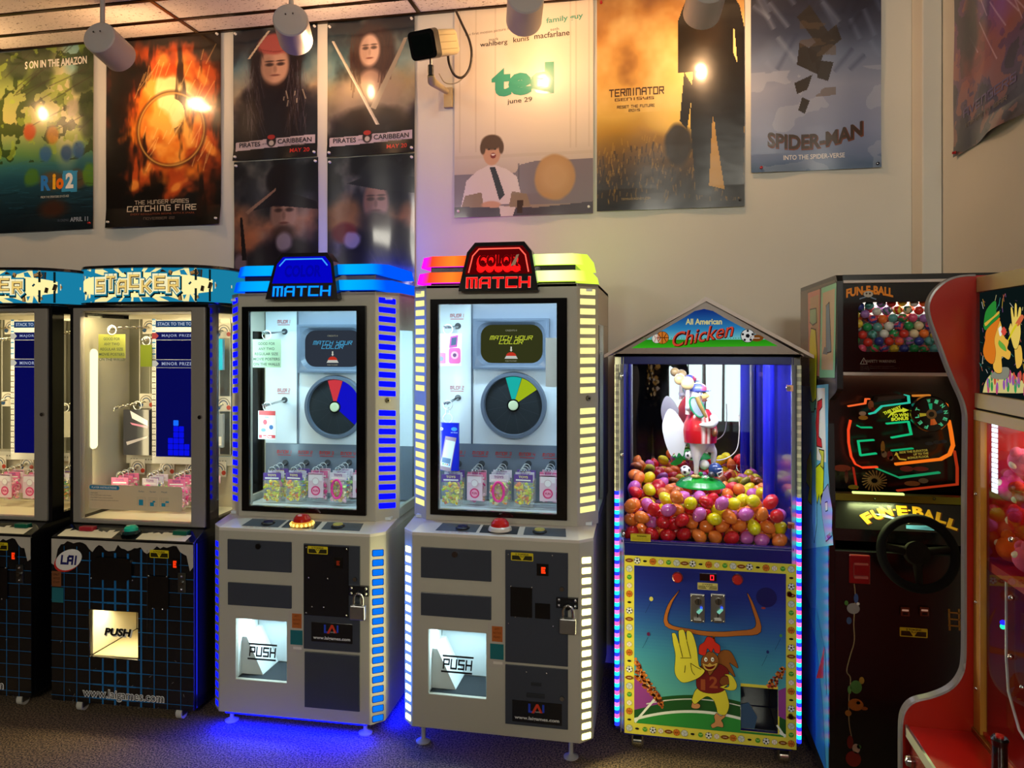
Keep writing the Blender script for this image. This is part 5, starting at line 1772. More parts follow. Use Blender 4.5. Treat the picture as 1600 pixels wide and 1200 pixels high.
    # glow strip under the floor panel
    if not red:
        MB().box(-HB + .02, HB - .02, .012, .030, ZB0 - .010, ZB0 - .001, '0206ff', 'e8').build('underglow_strip', root)
        for rx, yy, sx, rz, xx, en in ((R(38), .004, .62, 0, 0, 16), (R(38), .40, .6, R(90), HB + CB, 7)):
            q = lamp('underglow_lamp', 'AREA', (0, 0, 0), en, '0008ff', shape='RECTANGLE', size=sx, size_y=.012)
            q.parent = root; q.location = (xx, yy, ZB0 - .004); q.rotation_euler = (-rx, 0, rz)
    # lamps behind the corner slots and in the topper
    for s in (-1, 1):
        c = (1, .93, .45) if red else ((.01, .02, 1) if s < 0 else (.02, .2, 1))
        for z_, h_, en, xx, yy in ((.42, .66, (4.5 if s > 0 else 1.0) if red else 1.8, HB + CB / 2 + .012, CB / 2 - .012), (1.30, .8, (1.2 if s > 0 else .6) if red else 1.2, HU + CU / 2 + .012, YU + CU / 2 - .012)):
            q = lamp('slot_lamp', 'AREA', (0, 0, 0), en, c, shape='RECTANGLE', size=.05, size_y=h_)
            q.parent = root; q.location = (s * xx, yy, z_); q.rotation_euler = (R(-90), 0, R(45 * s))
    for x_, c, en in (((-.25, (1, .04, .45), .38), (.25, (.75, 1, .2), .22)) if red else ((0, (.02, .06, 1), 2.0),)):
        q = lamp('topper_lamp', 'AREA', (0, 0, 0), en, c, shape='RECTANGLE', size=.3, size_y=.2)
        q.parent = root; q.location = (x_, .56, 1.90); q.rotation_euler = (R(130), 0, 0)
    return root, hooks, mj, dict(il=il, ir=ir, ib=ib, it=it, hp=hp, yb=yb)


M1, HK1, MJ1, D1 = match_cabinet(FM1, 'prize_cabinet', 'tall white prize cabinet with blue slot lights and blue sign on top', 'blue')
M2, HK2, MJ2, D2 = match_cabinet(FM2, 'prize_cabinet', 'tall white prize cabinet with cream slot lights and red sign on top', 'red')

# padlocks hang on the hasps
for fr, D, lb in ((FM1, D1, 'steel padlock hanging on the coin door of the blue lit cabinet'), (FM2, D2, 'steel padlock hanging on the coin door of the red signed cabinet')):
    X, Z = D['hp']
    t = thing('padlock', lb, 'padlock', fr.w(X + .005, -.030, Z - .1035), fr.th, 'steel padlocks')
    MB().box(-.030, .030, -.013, .013, 0, .056, 'b4b4b2', 'metal').build('body', t, .004)
    MB().tube([(-.018, 0, .05), (-.018, 0, .082), (-.013, 0, .095), (0, 0, .101), (.013, 0, .095), (.018, 0, .082), (.018, 0, .05)], .0052, 'd0d0d0', 'chrome', 10).build('shackle', t)
# ------------------------------------------------------------------ prizes that hang in the cabinets: one of each kind, then copies


def bag_proto(kind, seed):
    """a hang bag: origin at the loop's top, hangs down, faces -y"""
    rg = random.Random(seed)
    t = thing('prize_bag', 'prize bag', 'toy bag')
    W_, H_ = .040, .150
    lp = MB()
    pts = [(.0165 * math.sin(2 * PI * i / 16), .0, -.017 + .017 * math.cos(2 * PI * i / 16)) for i in range(16)]
    lp.tube(pts, .0012, 'cfd6dc', 'plastic', 6, True)
    lp.build('hang_loop', t)
    if kind == 'card':  # flat pink printed pack
        MB().box(-.034, .034, -.003, .003, -.135, -.026, 'e6c8d8', 'paint').rect(front(-.0032), -.030, .030, -.06, -.03, 'f2e6ee', 'paint', 1).rect(front(-.0032), -.034, .034, -.034, -.026, 'd89ab8', 'paint', 1) \
            .disc(front(-.0032), 0, -.062, .016, 'd8c0cc', 'paint', 2).disc(front(-.0032), 0, -.062, .013, 'f4eef2', 'paint', 3) \
            .disc(front(-.0032), 0, -.104, .021, 'e0407c', 'paint', 1).disc(front(-.0032), 0, -.104, .015, 'f8a8c8', 'paint', 2).text(front(-.0032), 'FUN', 0, -.104, .022, .010, 'c02860', 'paint', 3, bold=.03).build('printed_card', t)
        return t
    hd = {'yellow': '6a4aa0', 'mixed': 'd8d4e8', 'ring': 'e8e0f0', 'pink': 'e87aa8', 'long': 'f0c8d8'}[kind]
    h = MB().box(-W_, W_, -.002, .002, -.058, -.026, hd, 'paint').rect(front(-.0022), -W_ * .8, W_ * .8, -.052, -.046, 'ffffff', 'paint', 1)
    h.text(front(-.0022), 'TOYS', 0, -.036, .04, .010, 'fff0a0' if kind == 'yellow' else '9050a0', 'paint', 1, bold=.03)
    h.build('header_card', t)
    cols = {'yellow': ['e8d020', 'f0e060', 'e8d020', 'd8a010', 'e8e040', 'c8d830', 'f4e890', 'e87820'], 'mixed': ['e8d850', 'f0a040', '80c060', 'e070a0', '6090d0', 'f4f0d0'],
            'ring': ['f0d060', 'e89050', 'f4e8b0', 'b0d870', 'e8b0c0'], 'pink': ['f060a0', 'f8a0c0', 'e04088', 'f8d0e0', 'f0c040'], 'long': ['f080b0', 'f8b0d0', 'e8d8e0', 'f0d080']}[kind]
    ct = MB()
    wd = W_ if kind != 'long' else W_ * .6
    for i in range(60):
        x, z = rg.uniform(-wd * .82, wd * .82), -.062 - (H_ - .066) * (1 - rg.random() ** 1.25)
        rot = Euler((rg.uniform(0, 3), rg.uniform(0, 3), rg.uniform(0, 3))).to_matrix()
        ct.ball((x, rg.uniform(-.005, .002), z), (rg.uniform(.005, .0105), rg.uniform(.003, .005), rg.uniform(.005, .011)), rg.choice(cols), 'plastic', 8, 6, rot)
    if kind == 'ring':
        pts = [(.023 * math.sin(2 * PI * i / 24), -.0155, -.095 + .040 * math.cos(2 * PI * i / 24)) for i in range(24)]
        ct.tube(pts, .0055, 'f03c98', 'plastic', 8, True)
    if kind == 'pink':
        pts = [(.018 * math.sin(2 * PI * i / 20) - .004, -.0155, -.105 + .026 * math.cos(2 * PI * i / 20)) for i in range(20)]
        ct.tube(pts, .005, 'f070b0', 'plastic', 8, True)
    co = ct.build('toys', t)
    pk = MB()
    nx, nz = 8, 8
    V, Q = [], []
    for sgn in (-1, 1):
        b = len(V)
        for j in range(nz + 1):
            for i in range(nx + 1):
                u, v = i / nx, j / nz
                V.append(((u - .5) * 2 * wd * 1.05, sgn * .0155 * (math.sin(PI * u) * math.sin(PI * min(1, v * .9 + .05))) ** .6 + rg.uniform(-.001, .001), -.055 - v * (H_ - .045)))
        for j in range(nz):
            for i in range(nx):
                a = b + j * (nx + 1) + i
                Q.append((a, a + 1, a + nx + 2, a + nx + 1) if sgn > 0 else (a + nx + 1, a + nx + 2, a + 1, a))
    pk.add(V, Q, 'eef4f6', 'film', True)
    pk.build('pouch', t)
    return t


PROTO = {}
ORD = ['first', 'second', 'third', 'fourth', 'fifth', 'sixth']
KIND_WORD = {'yellow': 'purple topped yellow toy bag', 'mixed': 'bag of mixed toys', 'ring': 'toy bag with a pink ring', 'card': 'flat pink card pack', 'pink': 'bag of pink toys', 'long': 'narrow pink toy bag'}
NTH = ['front', 'middle', 'rear']


def hang(kind, pos, rz, label, group, seed=0, scale=None):
    key = (kind, seed % 2)
    if key not in PROTO:
        t = PROTO[key] = bag_proto(kind, 5 + seed)
        t.location = pos; t.rotation_euler = (0, 0, rz); t['label'] = label; t['group'] = group
        if scale:
            t.scale = scale
        return t
    return dup(PROTO[key], pos, rz, label, group, scale)


def fill(fr, hooks, kinds, group, where, L_=.135, n=3, dz=.0125, first=0, scale=None):
    c = 0
    for i, ((X, Z), kd) in enumerate(zip(hooks, kinds)):
        if kd is None:
            continue
        seq = [kd, 'mixed' if kd in ('yellow', 'ring') else 'pink', kd][:n]
        for d in range(n):
            y0h = .42 if fr in (FS1, FS2) else .44
            y = y0h - L_ + .008 + d * .037
            hang(seq[d], fr.w(X, y, Z + dz - .012 * (y0h - y) / L_), fr.th + R((4, -5, 3, -4)[(i + d) % 4]),
                 '%s, %s on the %s hook %s' % (KIND_WORD[seq[d]], NTH[d], ORD[i + first], where), group, i + d, scale)


fill(FM2, HK2[:5], ['yellow', 'card', 'ring', 'yellow', 'card'], 'prize bags under the red sign', 'under the red sign')
fill(FM1, HK1[:5], ['yellow', 'yellow', 'card', 'ring', 'card'], 'prize bags under the blue sign', 'under the blue sign')


def sheet(name, label, cat, fr, cx, cy, cz, w_, h_, c, draw=None, rz=0.0, loop=True, rings=1, group=None, th=.0012, m='matte', tilt=0.0):
    m = 'paper' if m == 'matte' else m
    t = thing(name, label, cat, fr.w(cx, cy, cz), fr.th + rz, group)
    b = MB().box(-w_ / 2, w_ / 2, 0, th, -h_, 0, c, m)
    if draw:
        draw(b, front(-.0002, .0003))
    b.build('sheet', t)
    if loop:
        b = MB()
        b.tube([(.020 * math.sin(2 * PI * i / 16), th / 2, .018 + .020 * math.cos(2 * PI * i / 16)) for i in range(16)], .0022, 'f2f4f2', 'plastic', 6, True)
        if rings > 1:
            b.tube([(.004 * math.sin(2 * PI * i / 16), th / 2 + .014 * math.sin(2 * PI * i / 16), .036 + .013 + .014 * math.cos(2 * PI * i / 16)) for i in range(16)], .0022, 'f2f4f2', 'plastic', 6, True)
            b.tube([(.020 * math.sin(2 * PI * i / 16), th / 2, .074 + .018 * math.cos(2 * PI * i / 16)) for i in range(16)], .0022, 'f2f4f2', 'plastic', 6, True)
        b.build('plastic_hook', t)
    return t


def note(b, f):
    for i, t in enumerate(('GOOD FOR', 'ANY TWO', 'REGULAR SIZE', 'MOVIE POSTERS', 'ON THE WALLS')):
        b.text(f, t, 0, -.020 - i * .0225, (.078, .074, .108, .122, .122)[i], .012, '5a6a58', 'matte', 2, bold=.01)


def cardpack(b, f):
    b.rect(f, -.040, .040, -.020, 0, 'e04848', 'paint', 1); b.rect(f, -.040, .040, -.120, -.106, 'd84048', 'paint', 1).text(f, 'SanDisk', 0, -.113, .05, .009, 'ffffff', 'paint', 2, bold=.03)
    b.disc(f, -.010, -.050, .010, 'd04a58', 'paint', 1, .012).disc(f, .020, -.072, .010, '3868a8', 'paint', 1).disc(f, -.018, -.085, .012, '7090c0', 'paint', 1, .008).rect(f, -.012, .008, -.030, -.027, '303030', 'paint', 1)


def camcard(b, f):
    b.rect(f, .005, .055, -.125, -.060, 'e86ab0', 'paint', 1, .01).disc(f, .03, -.09, .016, 'f4b8d8', 'paint', 2).disc(f, .03, -.09, .008, '6a4a70', 'paint', 3).rect(f, -.045, -.008, -.125, -.080, 'd878b8', 'paint', 1, .006)
    b.disc(f, -.028, -.105, .010, '7a8ac0', 'paint', 2).poly(f, [(.012, -.012), (.045, -.006), (.040, -.055), (.006, -.060)], 'c058a8', 'paint', 1).poly(f, [(.017, -.018), (.039, -.014), (.036, -.046), (.014, -.050)], '4a5a78', 'paint', 2)


def phonepack(b, f):
    b.poly(f, [(-.036, -.196), (.014, -.205), (.040, -.062), (-.008, -.056)], 'a8909c', 'gloss', 1); b.poly(f, [(-.028, -.180), (.014, -.188), (.035, -.078), (-.006, -.072)], 'd8e8f4', 'gloss', 2)
    b.poly(f, [(-.024, -.165), (.012, -.172), (.016, -.150), (-.020, -.144)], '6a88a8', 'gloss', 3)
    for i in range(4):
        b.disc(f, -.018 + i * .009, -.172 - i * .0015, .003, ('50b060', 'd0b040', 'e06040', '4080d0')[i], 'gloss', 4)
    b.text(f, 'HD', -.030, -.026, .024, .012, 'e8f0ff', 'gloss', 1, bold=.04); b.disc(f, .030, -.026, .013, '4aa0e8', 'gloss', 1, .008); b.text(f, 'wireless', .030, -.040, .03, .006, 'c8d8ff', 'gloss', 1)


tp_ = lambda z, y, n=1: z - .012 * (.44 - y) / .19 - .0248 - (.056 if n > 1 else 0)
(xa, za), (xb, zb) = MJ1
sheet('paper_note', 'pale paper note for posters hanging in the blue signed cabinet', 'note', FM1, xa, .27, tp_(za, .27), .135, .125, 'dff2d8', note, R(2), group='hand typed poster notes')
sheet('card_pack', 'white and red card pack hanging under the note in the blue signed cabinet', 'pack', FM1, xb, .275, tp_(zb, .275), .086, .125, 'f4f4f0', cardpack, R(-3), th=.004, m='paint')
(xa, za), (xb, zb) = MJ2
sheet('card_pack', 'white pack with a pink camera picture on the top peg under the red sign', 'pack', FM2, xa, .275, tp_(za, .275), .12, .135, 'f0eef4', camcard, R(3), th=.005, m='paint')
sheet('phone_pack', 'deep blue phone pack with a tilted phone picture', 'pack', FM2, xb, .27, tp_(zb, .27, 2), .098, .20, '1022c8', phonepack, R(-2), rings=2, th=.012, m='gloss')
q = FM2.p(861.5, 528, YU + .012)
sheet('paper_sign', 'blank white paper taped inside the pane under the red sign', 'paper', FM2, q[0], YU + .012, q[1], .045, .19, 'fbfbf8', None, 0, False)
sheet('card_pack', 'white box with dark blue label at the right pane edge under the red sign', 'pack', FM2, -xb, .275, tp_(zb, .275), .085, .125, 'f2f4fa', lambda b, f: b.rect(f, -.034, .034, -.032, -.012, '1c2c90', 'paint', 1), 0, True, th=.012, m='paint')
q = FM1.p(561, 648, YU + .03)
sheet('slim_box', 'slim dark box with white sideways lettering in the blue signed cabinet', 'box', FM1, q[0] + .012, YU + .03, q[1], .040, .20, '3a3e44', lambda b, f: b.text(f, 'candy x 6', .006, -.09, .16, .016, 'f4f4f4', 'paint', 2, rot=PI / 2, bold=.02), 0, False, th=.02, m='gloss')
fill(FS2, AH2, ['pink', 'ring', 'pink', 'long'], 'prize bags in the whole grid cabinet', 'in the whole grid cabinet', dz=.014)
fill(FS1, AH1, ['card', 'card', 'card', 'yellow'], 'prize bags in the cut off grid cabinet', 'in the cut off grid cabinet', dz=.014)
sheet('paper_note', 'yellow paper note for posters hanging in the black grid cabinet', 'note', FS2, -.176, .175, 1.5855, .128, .104, 'd8dc7c', note, R(1), group='hand typed poster notes')
sheet('card_pack', 'olive green card behind the yellow note in the black grid cabinet', 'pack', FS2, -.129, .34, 1.539, .055, .10, '8a9a3a', None, 0, True, th=.006)
sheet('toy_pack', 'dark pack with white and pink curved marks in the black grid cabinet', 'pack', FS2, -.193, .36, 1.239, .13, .21, '3a3a40', lambda b, f: b.poly(f, [(-.03, -.005), (.06, -.05), (.06, -.075), (-.02, -.04)], 'f0e8ea', 'gloss', 1).poly(f, [(-.03, -.06), (.06, -.075), (.06, -.085), (-.02, -.07)], 'd888a8', 'gloss', 1).poly(f, [(-.05, -.15), (.06, -.12), (.055, -.13), (-.045, -.165)], 'b0a8ac', 'gloss', 1), 0, True, th=.02, m='gloss')
sheet('toy_pack', 'turquoise boxed pack at the side pane of the black grid cabinet', 'pack', FS2, .20, .33, 1.5655, .10, .14, '18a8d8', lambda b, f: b.rect(f, -.04, .02, -.10, -.05, 'c0a890', 'gloss', 1), R(14), True, th=.03, m='gloss')
sheet('toy_pack', 'grey boxed pack low at the side pane of the black grid cabinet', 'pack', FS2, .20, .33, 1.2255, .10, .15, '8a96a4', lambda b, f: b.rect(f, -.045, .045, -.14, -.10, 'e0e0da', 'gloss', 1), R(14), True, th=.03, m='gloss')
q = FS1.p(117, 650, .30)
sheet('card_pack', 'white card seen through the side pane of the cut off grid cabinet', 'pack', FS1, .20, .33, 1.228, .10, .12, 'e8e4d4', None, R(10), True, th=.004)
# instruction plate stuck on the pane
K8 = FS2.K(0, 600, 4, SYU + .0105)
xa, za = K8(556, 625); xb, zb = K8(1140, 800)
t = thing('instruction_plate', 'cream instruction plate with blue heading on the grid cabinet pane', 'sign', FS2.w((xa + xb) / 2, SYU + .0105, (za + zb) / 2), FS2.th)
W2, H2 = (xb - xa) / 2, (za - zb) / 2
b = MB(); f = front(-.0008, .0002)
P = []
pl = MB(); pl.rect(front(0, 0), -W2, W2, -H2, H2, 'd4ccb8', 'satin', 0, .01)
b.prism([(p[0], p[2]) for p in pl.v], -.0008, 0, 'e8e0cc', 'paper')
b.rect(f, -W2 + .003, -W2 + .145, H2 - .022, H2 - .004, '2c86b4', 'satin', 1, .008); b.text(f, 'PLAYER INSTRUCTIONS', -W2 + .073, H2 - .013, .118, .009, 'e8ecec', 'satin', 2, bold=.02)
for i, s_ in enumerate(('1. Insert tokens', '2. Press START button to start the game', '3. Press START button to stop moving blocks', '4. Win minor or major prizes or press to build more')):
    wd = (.036, .10, .108, .135)[i]
    b.text(f, s_, -W2 + .006 + wd / 2, H2 - .036 - i * .0105, wd, .006, '4a4a48', 'satin', 2)
for i, (s_, X) in enumerate((('Perfect', .030), ('Not bad', .082), ('Missed', .135))):
    b.text(f, s_, X, H2 - .024, .026, .007, '3a6a8a', 'satin', 2)
    for j in range(6):
        b.line(f, [(X - .02 + j * .008, -H2 + .020), (X - .02 + j * .008, -H2 + .056)], .0005, '9a968a', 'satin', 1); b.line(f, [(X - .02, -H2 + .020 + j * .0072), (X + .02, -H2 + .020 + j * .0072)], .0005, '9a968a', 'satin', 1)
    q = [(-.012, .022, .008, .046), (-.012, .020, .006, .036), (-.012, .020, .006, .034)][i]
    b.rect(f, X + q[0], X + q[2], -H2 + q[1], -H2 + q[3], '2c9ac0', 'satin', 2)
    if i:
        b.rect(f, X + (.0, .006)[i - 1], X + (.012, .022)[i - 1], -H2 + .036, -H2 + .043, '2c9ac0', 'satin', 2)
b.build('plate', t)
# ------------------------------------------------------------------ navy egg vending machine with a gabled roof
FC = Frame(.182, 2.81, 0, 0)
CW, CD = .335, .66
KA = FC.K(930, 850, 3.4278, 0)
KC = FC.K(960, 880, 4.138, 0)
KR = FC.K(930, 450, 4.444, -.012)
KG = FC.K(930, 560, 3.75, 0)
NAVY = '14186a'
egg_m = thing('egg_machine', 'navy egg vending machine with a gabled roof and a cartoon front panel', 'vending machine', (FC.ox, FC.oy, 0), 0)
ZC0, ZP, ZG0, ZG1, ZE = .075, .765, .80, 1.468, 1.505
b = MB()
cv = (KA(778, 885)[0], KA(978, 885)[0], KA(880, 1008)[1], KA(880, 768)[1])     # delivery opening
b.plate(-CW + .035, CW - .035, ZC0, ZG0, [cv], 0, .02, NAVY, 'satin')
for s in (-1, 1):
    a0, a1 = min(s * CW, s * (CW - .02)), max(s * CW, s * (CW - .02))
    b.box(a0, a1, .035, CD, ZC0, ZG0, NAVY, 'satin')
b.box(-CW, CW, CD - .02, CD, ZC0, ZG0, NAVY, 'satin'); b.box(-CW + .02, CW - .02, .0201, CD - .02, ZC0, ZC0 + .02, NAVY, 'satin')
b.box(-CW + .02, CW - .02, .0201, CD - .02, ZG0 - .03, ZG0 - .01, '2a2c50', 'satin')
x0, x1, z0, z1 = cv
b.box(x0 - .01, x0, .02, .2, z0, z1, '1a2238', 'gloss'); b.box(x1, x1 + .01, .02, .2, z0, z1, '1a2238', 'gloss'); b.box(x0, x1, .2, .21, z0, z1, '131a2c', 'gloss'); b.box(x0, x1, .02, .2, z0 - .01, z0, '1a2238', 'gloss'); b.box(x0, x1, .02, .2, z1, z1 + .01, '1a2238', 'gloss')
b.build('base_cabinet', egg_m, .003)
MB().box(x0 + .002, x1 - .002, .004, .008, z0 + .002, z1 - .002, 'ffffff', 'glass').prism([(x0 + .003, z0 + .006), (x0 + .05, z0 + .006), (x0 + .06, z0 + .05), (x0 + .03, z0 + .10), (x0 + .003, z0 + .09)], .009, .012, '3a5a80', 'satin').build('delivery_flap', egg_m)
# corner channels with light strings
for s in (-1, 1):
    ch = MB().prism([(s * (CW - .035), .0), (s * CW, .035), (s * (CW - .03), .045)] if s > 0 else [(s * (CW - .03), .045), (s * CW, .035), (s * (CW - .035), .0)], ZC0 + .02, ZE - .01, '8a8c98', 'satin', 'z').build('corner_channel', egg_m)
    st = MB()
    cx_, cy_ = s * (CW - .009), .008
    cols = ['1a2aff', '1ae0e0', 'ff4a90', '1a2aff', '1adcd8', 'f060c0']
    z = ZC0 + .03
    i = 0
    while z < 1.46:
        on = z < .98
        c = cols[i % 6] if on else ('e8e8d0' if i % 2 else 'b8b8a8')
        st.cyl((cx_, cy_, z), (cx_, cy_, z + .0135), .0085, None, c, 'e2.6' if on else 'plastic', 10)
        z += .0145; i += 1
    st.build('light_string', ch)
# upper frame
u = MB()
gl, gr = KG(152, 500)[0], KG(1165, 500)[0]
u.plate(-CW + .035, CW - .035, ZG0 - .004, ZE, [(gl, gr, ZG0 + .006, ZG1)], .004, .028, NAVY, 'satin')
for s in (-1, 1):
    a0, a1 = min(s * CW, s * (CW - .02)), max(s * CW, s * (CW - .02))
    u.box(a0, a1, .035, .07, ZG0, ZE, NAVY, 'satin'); u.box(a0, a1, CD - .04, CD, ZG0, ZE, NAVY, 'satin')
    u.box(a0, a1, .07, CD - .04, ZG1, ZE, NAVY, 'satin')
    u.box(s * (CW - .008) - .002, s * (CW - .008) + .002, .07, CD - .04, ZG0, ZG1, '2226a0', 'gloss')
u.box(-CW, CW, .035, CD, ZE - .012, ZE, NAVY, 'satin')
u.box(-CW, CW, CD - .012, CD, ZG0, ZE, NAVY, 'satin')
u.build('upper_frame', egg_m, .003)
wp = MB().box(gl, gr, .012, .016, ZG0 + .006, ZG1, 'ffffff', 'glass').build('front_pane', egg_m)
for xx, zz_ in ((KG(150, 103)), (KG(152, 562)), (KG(162, 1025))):
    MB().box(xx - .006, xx + .006, -.004, .012, zz_ - .014, zz_ + .014, '8a8c90', 'metal').ball((xx + .004, -.006, zz_), .006, 'd8d8d8', 'chrome', 10, 8).build('hinge', wp, .001)
for xx, zz_ in ((KG(1140, 175)), (KG(1148, 980))):
    MB().box(xx - .010, xx + .012, -.003, .012, zz_ - .011, zz_ + .011, 'd09a78', 'metal').cyl((xx - .006, -.003, zz_), (xx - .006, -.012, zz_), .009, .008, 'a89a94', 'chrome', 16).build('lock', wp, .001)
xx, zz_ = KG(266, 1052)
lb = MB().box(xx - .037, xx + .037, -.0006, .0122, zz_ - .013, zz_ + .013, 'b8a82c', 'satin')
lb.text(front(-.0008), 'WARNING', xx + .004, zz_ + .007, .036, .006, '2a2408', 'satin', 2, bold=.02)
for i in range(3):
    lb.text(front(-.0008), 'keep hands away from the moving parts', xx, zz_ - .001 - i * .0035, .062, .0024, '3a3410', 'satin', 2)
lb.build('warning_label', wp)
MB().box(-CW + .03, CW - .03, CD - .05, CD - .045, ZG0, ZG1, 'ffffff', 'mirror').build('mirror_back', egg_m)
MB().cyl((KG(1070, 700)[0] - .0, .22, ZG0), (KG(1070, 700)[0], .22, ZG1 + .02), .022, None, '1c20b0', 'gloss', 28).build('blue_tube', egg_m)
MB().box(-CW + .04, CW - .04, .30, .303, ZG0, .955, 'ffffff', 'glass').build('inner_screen', egg_m)
# roof: two slabs and a pediment
al, ar, ap = KR(45, 488), KR(1497, 462), KR(757, 62)
ez = (al[1] + ar[1]) / 2
hwid = (ar[0] - al[0]) / 2
rf = MB()
TAUPE = 'd4c0b4'
for s in (-1, 1):
    P = [(0, ap[1]), (s * hwid, ez + .006), (s * hwid, ez - .006), (0, ap[1] - .016)]
    if s < 0:
        P = P[::-1]
    rf.prism(P, -.02, CD + .02, TAUPE, 'satin')
rf.build('roof', egg_m, .0015)
pd = MB()
pz0 = KR(757, 458)[1]
pd.prism([(-hwid + .036, pz0), (hwid - .036, pz0), (hwid - .03, ez), (0, ap[1] - .015), (-hwid + .03, ez)], -.006, .02, '9c8a80', 'satin')
pd.build('pediment', egg_m, .001)
fa = front(-.0066, .0003)
q = lambda x, y: KR(x, y)
ar_ = MB()
tri = [q(252, 418), q(1268, 402), q(900, 208), q(820, 160), q(757, 145), q(690, 160), q(620, 205)]
g0, g1 = q(700, 418)[1], q(757, 145)[1]
# sky gradient and grass as bands cut to the outline


def clip(P, z, keep_above):
    out = []
    for i in range(len(P)):
        a, b_ = P[i], P[(i + 1) % len(P)]
        ia, ib_ = (a[1] >= z) == keep_above, (b_[1] >= z) == keep_above
        if ia:
            out.append(a)
        if ia != ib_:
            t = (z - a[1]) / (b_[1] - a[1])
            out.append((a[0] + (b_[0] - a[0]) * t, z))
    return out


def bands(mb, fr, P, stops, n, m, l):
    zs_ = [p[1] for p in P]
    lo, hi = min(zs_), max(zs_)
    for i in range(n):
        a, b_ = lo + (hi - lo) * i / n, lo + (hi - lo) * (i + 1) / n
        Q = clip(clip(P, a, True), b_, False)
        if len(Q) < 3:
            continue
        t = (i + .5) / n
        for (t0, c0), (t1, c1) in zip(stops, stops[1:]):
            if t0 <= t <= t1:
                f_ = (t - t0) / (t1 - t0)
                A_, B_ = hx(c0), hx(c1)
                cc = ''.join('%02x' % int(round(255 * v)) for v in (A_ * (1 - f_) + B_ * f_))
        mb.poly(fr, Q, cc, m, l)


bands(ar_, fa, tri, [(0, '40c020'), (.22, '289018'), (.225, '80d0d0'), (.5, '3088c0'), (1, '143080')], 36, 'e0.7', 1)
gz = q(600, 352)[1]
for i in range(46):
    x = q(330 + i * 18, 352)[0]
    ar_.poly(fa, [(x - .003, gz), (x + .003, gz), (x + (.002 if i % 2 else -.002), gz + .004)], '2c8c1c', 'e0.7', 2)
X, Z = q(754, 233); ar_.text(fa, 'All American', X, Z, .130, .022, 'e0d48a', 'e0.7', 3, bold=.03)
X, Z = q(745, 322)
ar_.text(fa, 'Chicken', X + .002, Z - .002, .226, .054, '4a0808', 'e0.7', 3, bold=.035, shear=.45, rot=.19); ar_.text(fa, 'Chicken', X, Z, .224, .052, 'e04c34', 'e0.7', 4, bold=.0, shear=.45, rot=.19)


def sball(mb, fr, kind, x, z, r, m='gloss', l=3):
    if kind == 'soccer':
        mb.disc(fr, x, z, r, '202020', m, l, n=18); mb.disc(fr, x, z, r * .92, 'dcdcd8', m, l + 1, n=18); mb.disc(fr, x, z, r * .33, '18181c', m, l + 2, n=5)
        for k_ in range(5):
            a = R(90 + 72 * k_); mb.disc(fr, x + r * .72 * math.cos(a), z + r * .72 * math.sin(a), r * .2, '18181c', m, l + 2, n=5)
    elif kind == 'basket':
        mb.disc(fr, x, z, r, '3a1808', m, l, n=18); mb.disc(fr, x, z, r * .93, 'd87a28', m, l + 1, n=18)
        mb.line(fr, [(x - r * .9, z), (x + r * .9, z)], r * .1, '3a1808', m, l + 2).line(fr, [(x, z - r * .9), (x, z + r * .9)], r * .1, '3a1808', m, l + 2)
        mb.line(fr, [(x - r * .6, z + r * .6), (x - r * .25, z), (x - r * .6, z - r * .6)], r * .1, '3a1808', m, l + 2).line(fr, [(x + r * .6, z + r * .6), (x + r * .25, z), (x + r * .6, z - r * .6)], r * .1, '3a1808', m, l + 2)
    elif kind == 'foot':
        P = [(x + r * 1.25 * math.cos(t), z + r * .62 * math.sin(t) * abs(math.sin(t)) ** .35) for t in [2 * PI * i / 20 for i in range(20)]]
        mb.poly(fr, P, '7a4418', m, l + 1); mb.line(fr, [(x - r * .5, z), (x + r * .5, z)], r * .12, 'e0d0b8', m, l + 2)
    elif kind == 'base':
        mb.disc(fr, x, z, r * .8, '3a3030', m, l, n=16); mb.disc(fr, x, z, r * .74, 'e4e0d0', m, l + 1, n=16)
        mb.line(fr, [(x - r * .35, z + r * .55), (x - r * .15, z), (x - r * .35, z - r * .55)], r * .1, 'c04030', m, l + 2).line(fr, [(x + r * .35, z + r * .55), (x + r * .15, z), (x + r * .35, z - r * .55)], r * .1, 'c04030', m, l + 2)
    elif kind == 'tennis':
        mb.disc(fr, x, z, r * .72, '123a10', m, l, n=16); mb.disc(fr, x, z, r * .66, '4a9a30', m, l + 1, n=16); mb.line(fr, [(x - r * .5, z + r * .3), (x, z), (x + r * .5, z + r * .3)], r * .1, 'c0dc90', m, l + 2)
    elif kind == 'volley':
        mb.disc(fr, x, z, r, '303030', m, l, n=18); mb.disc(fr, x, z, r * .93, 'c8ccc8', m, l + 1, n=18)
        for a in (10, 130, 250):
            t = R(a); mb.line(fr, [(x, z), (x + r * .5 * math.cos(t), z + r * .5 * math.sin(t)), (x + r * .9 * math.cos(t + .5), z + r * .9 * math.sin(t + .5))], r * .09, '6a6e6a', m, l + 2)
    elif kind == 'puck':
        mb.disc(fr, x, z, r * .6, '14141a', m, l + 1, r * .32, n=12)


for kd, cx_, cy_, r in (('basket', 466, 345, .024), ('base', 426, 352, .022), ('soccer', 1060, 332, .025), ('foot', 1122, 348, .020)):
    X, Z = q(cx_, cy_); sball(ar_, fa, kd, X, Z, r, 'e0.7')
ar_.build('roof_art', egg_m)

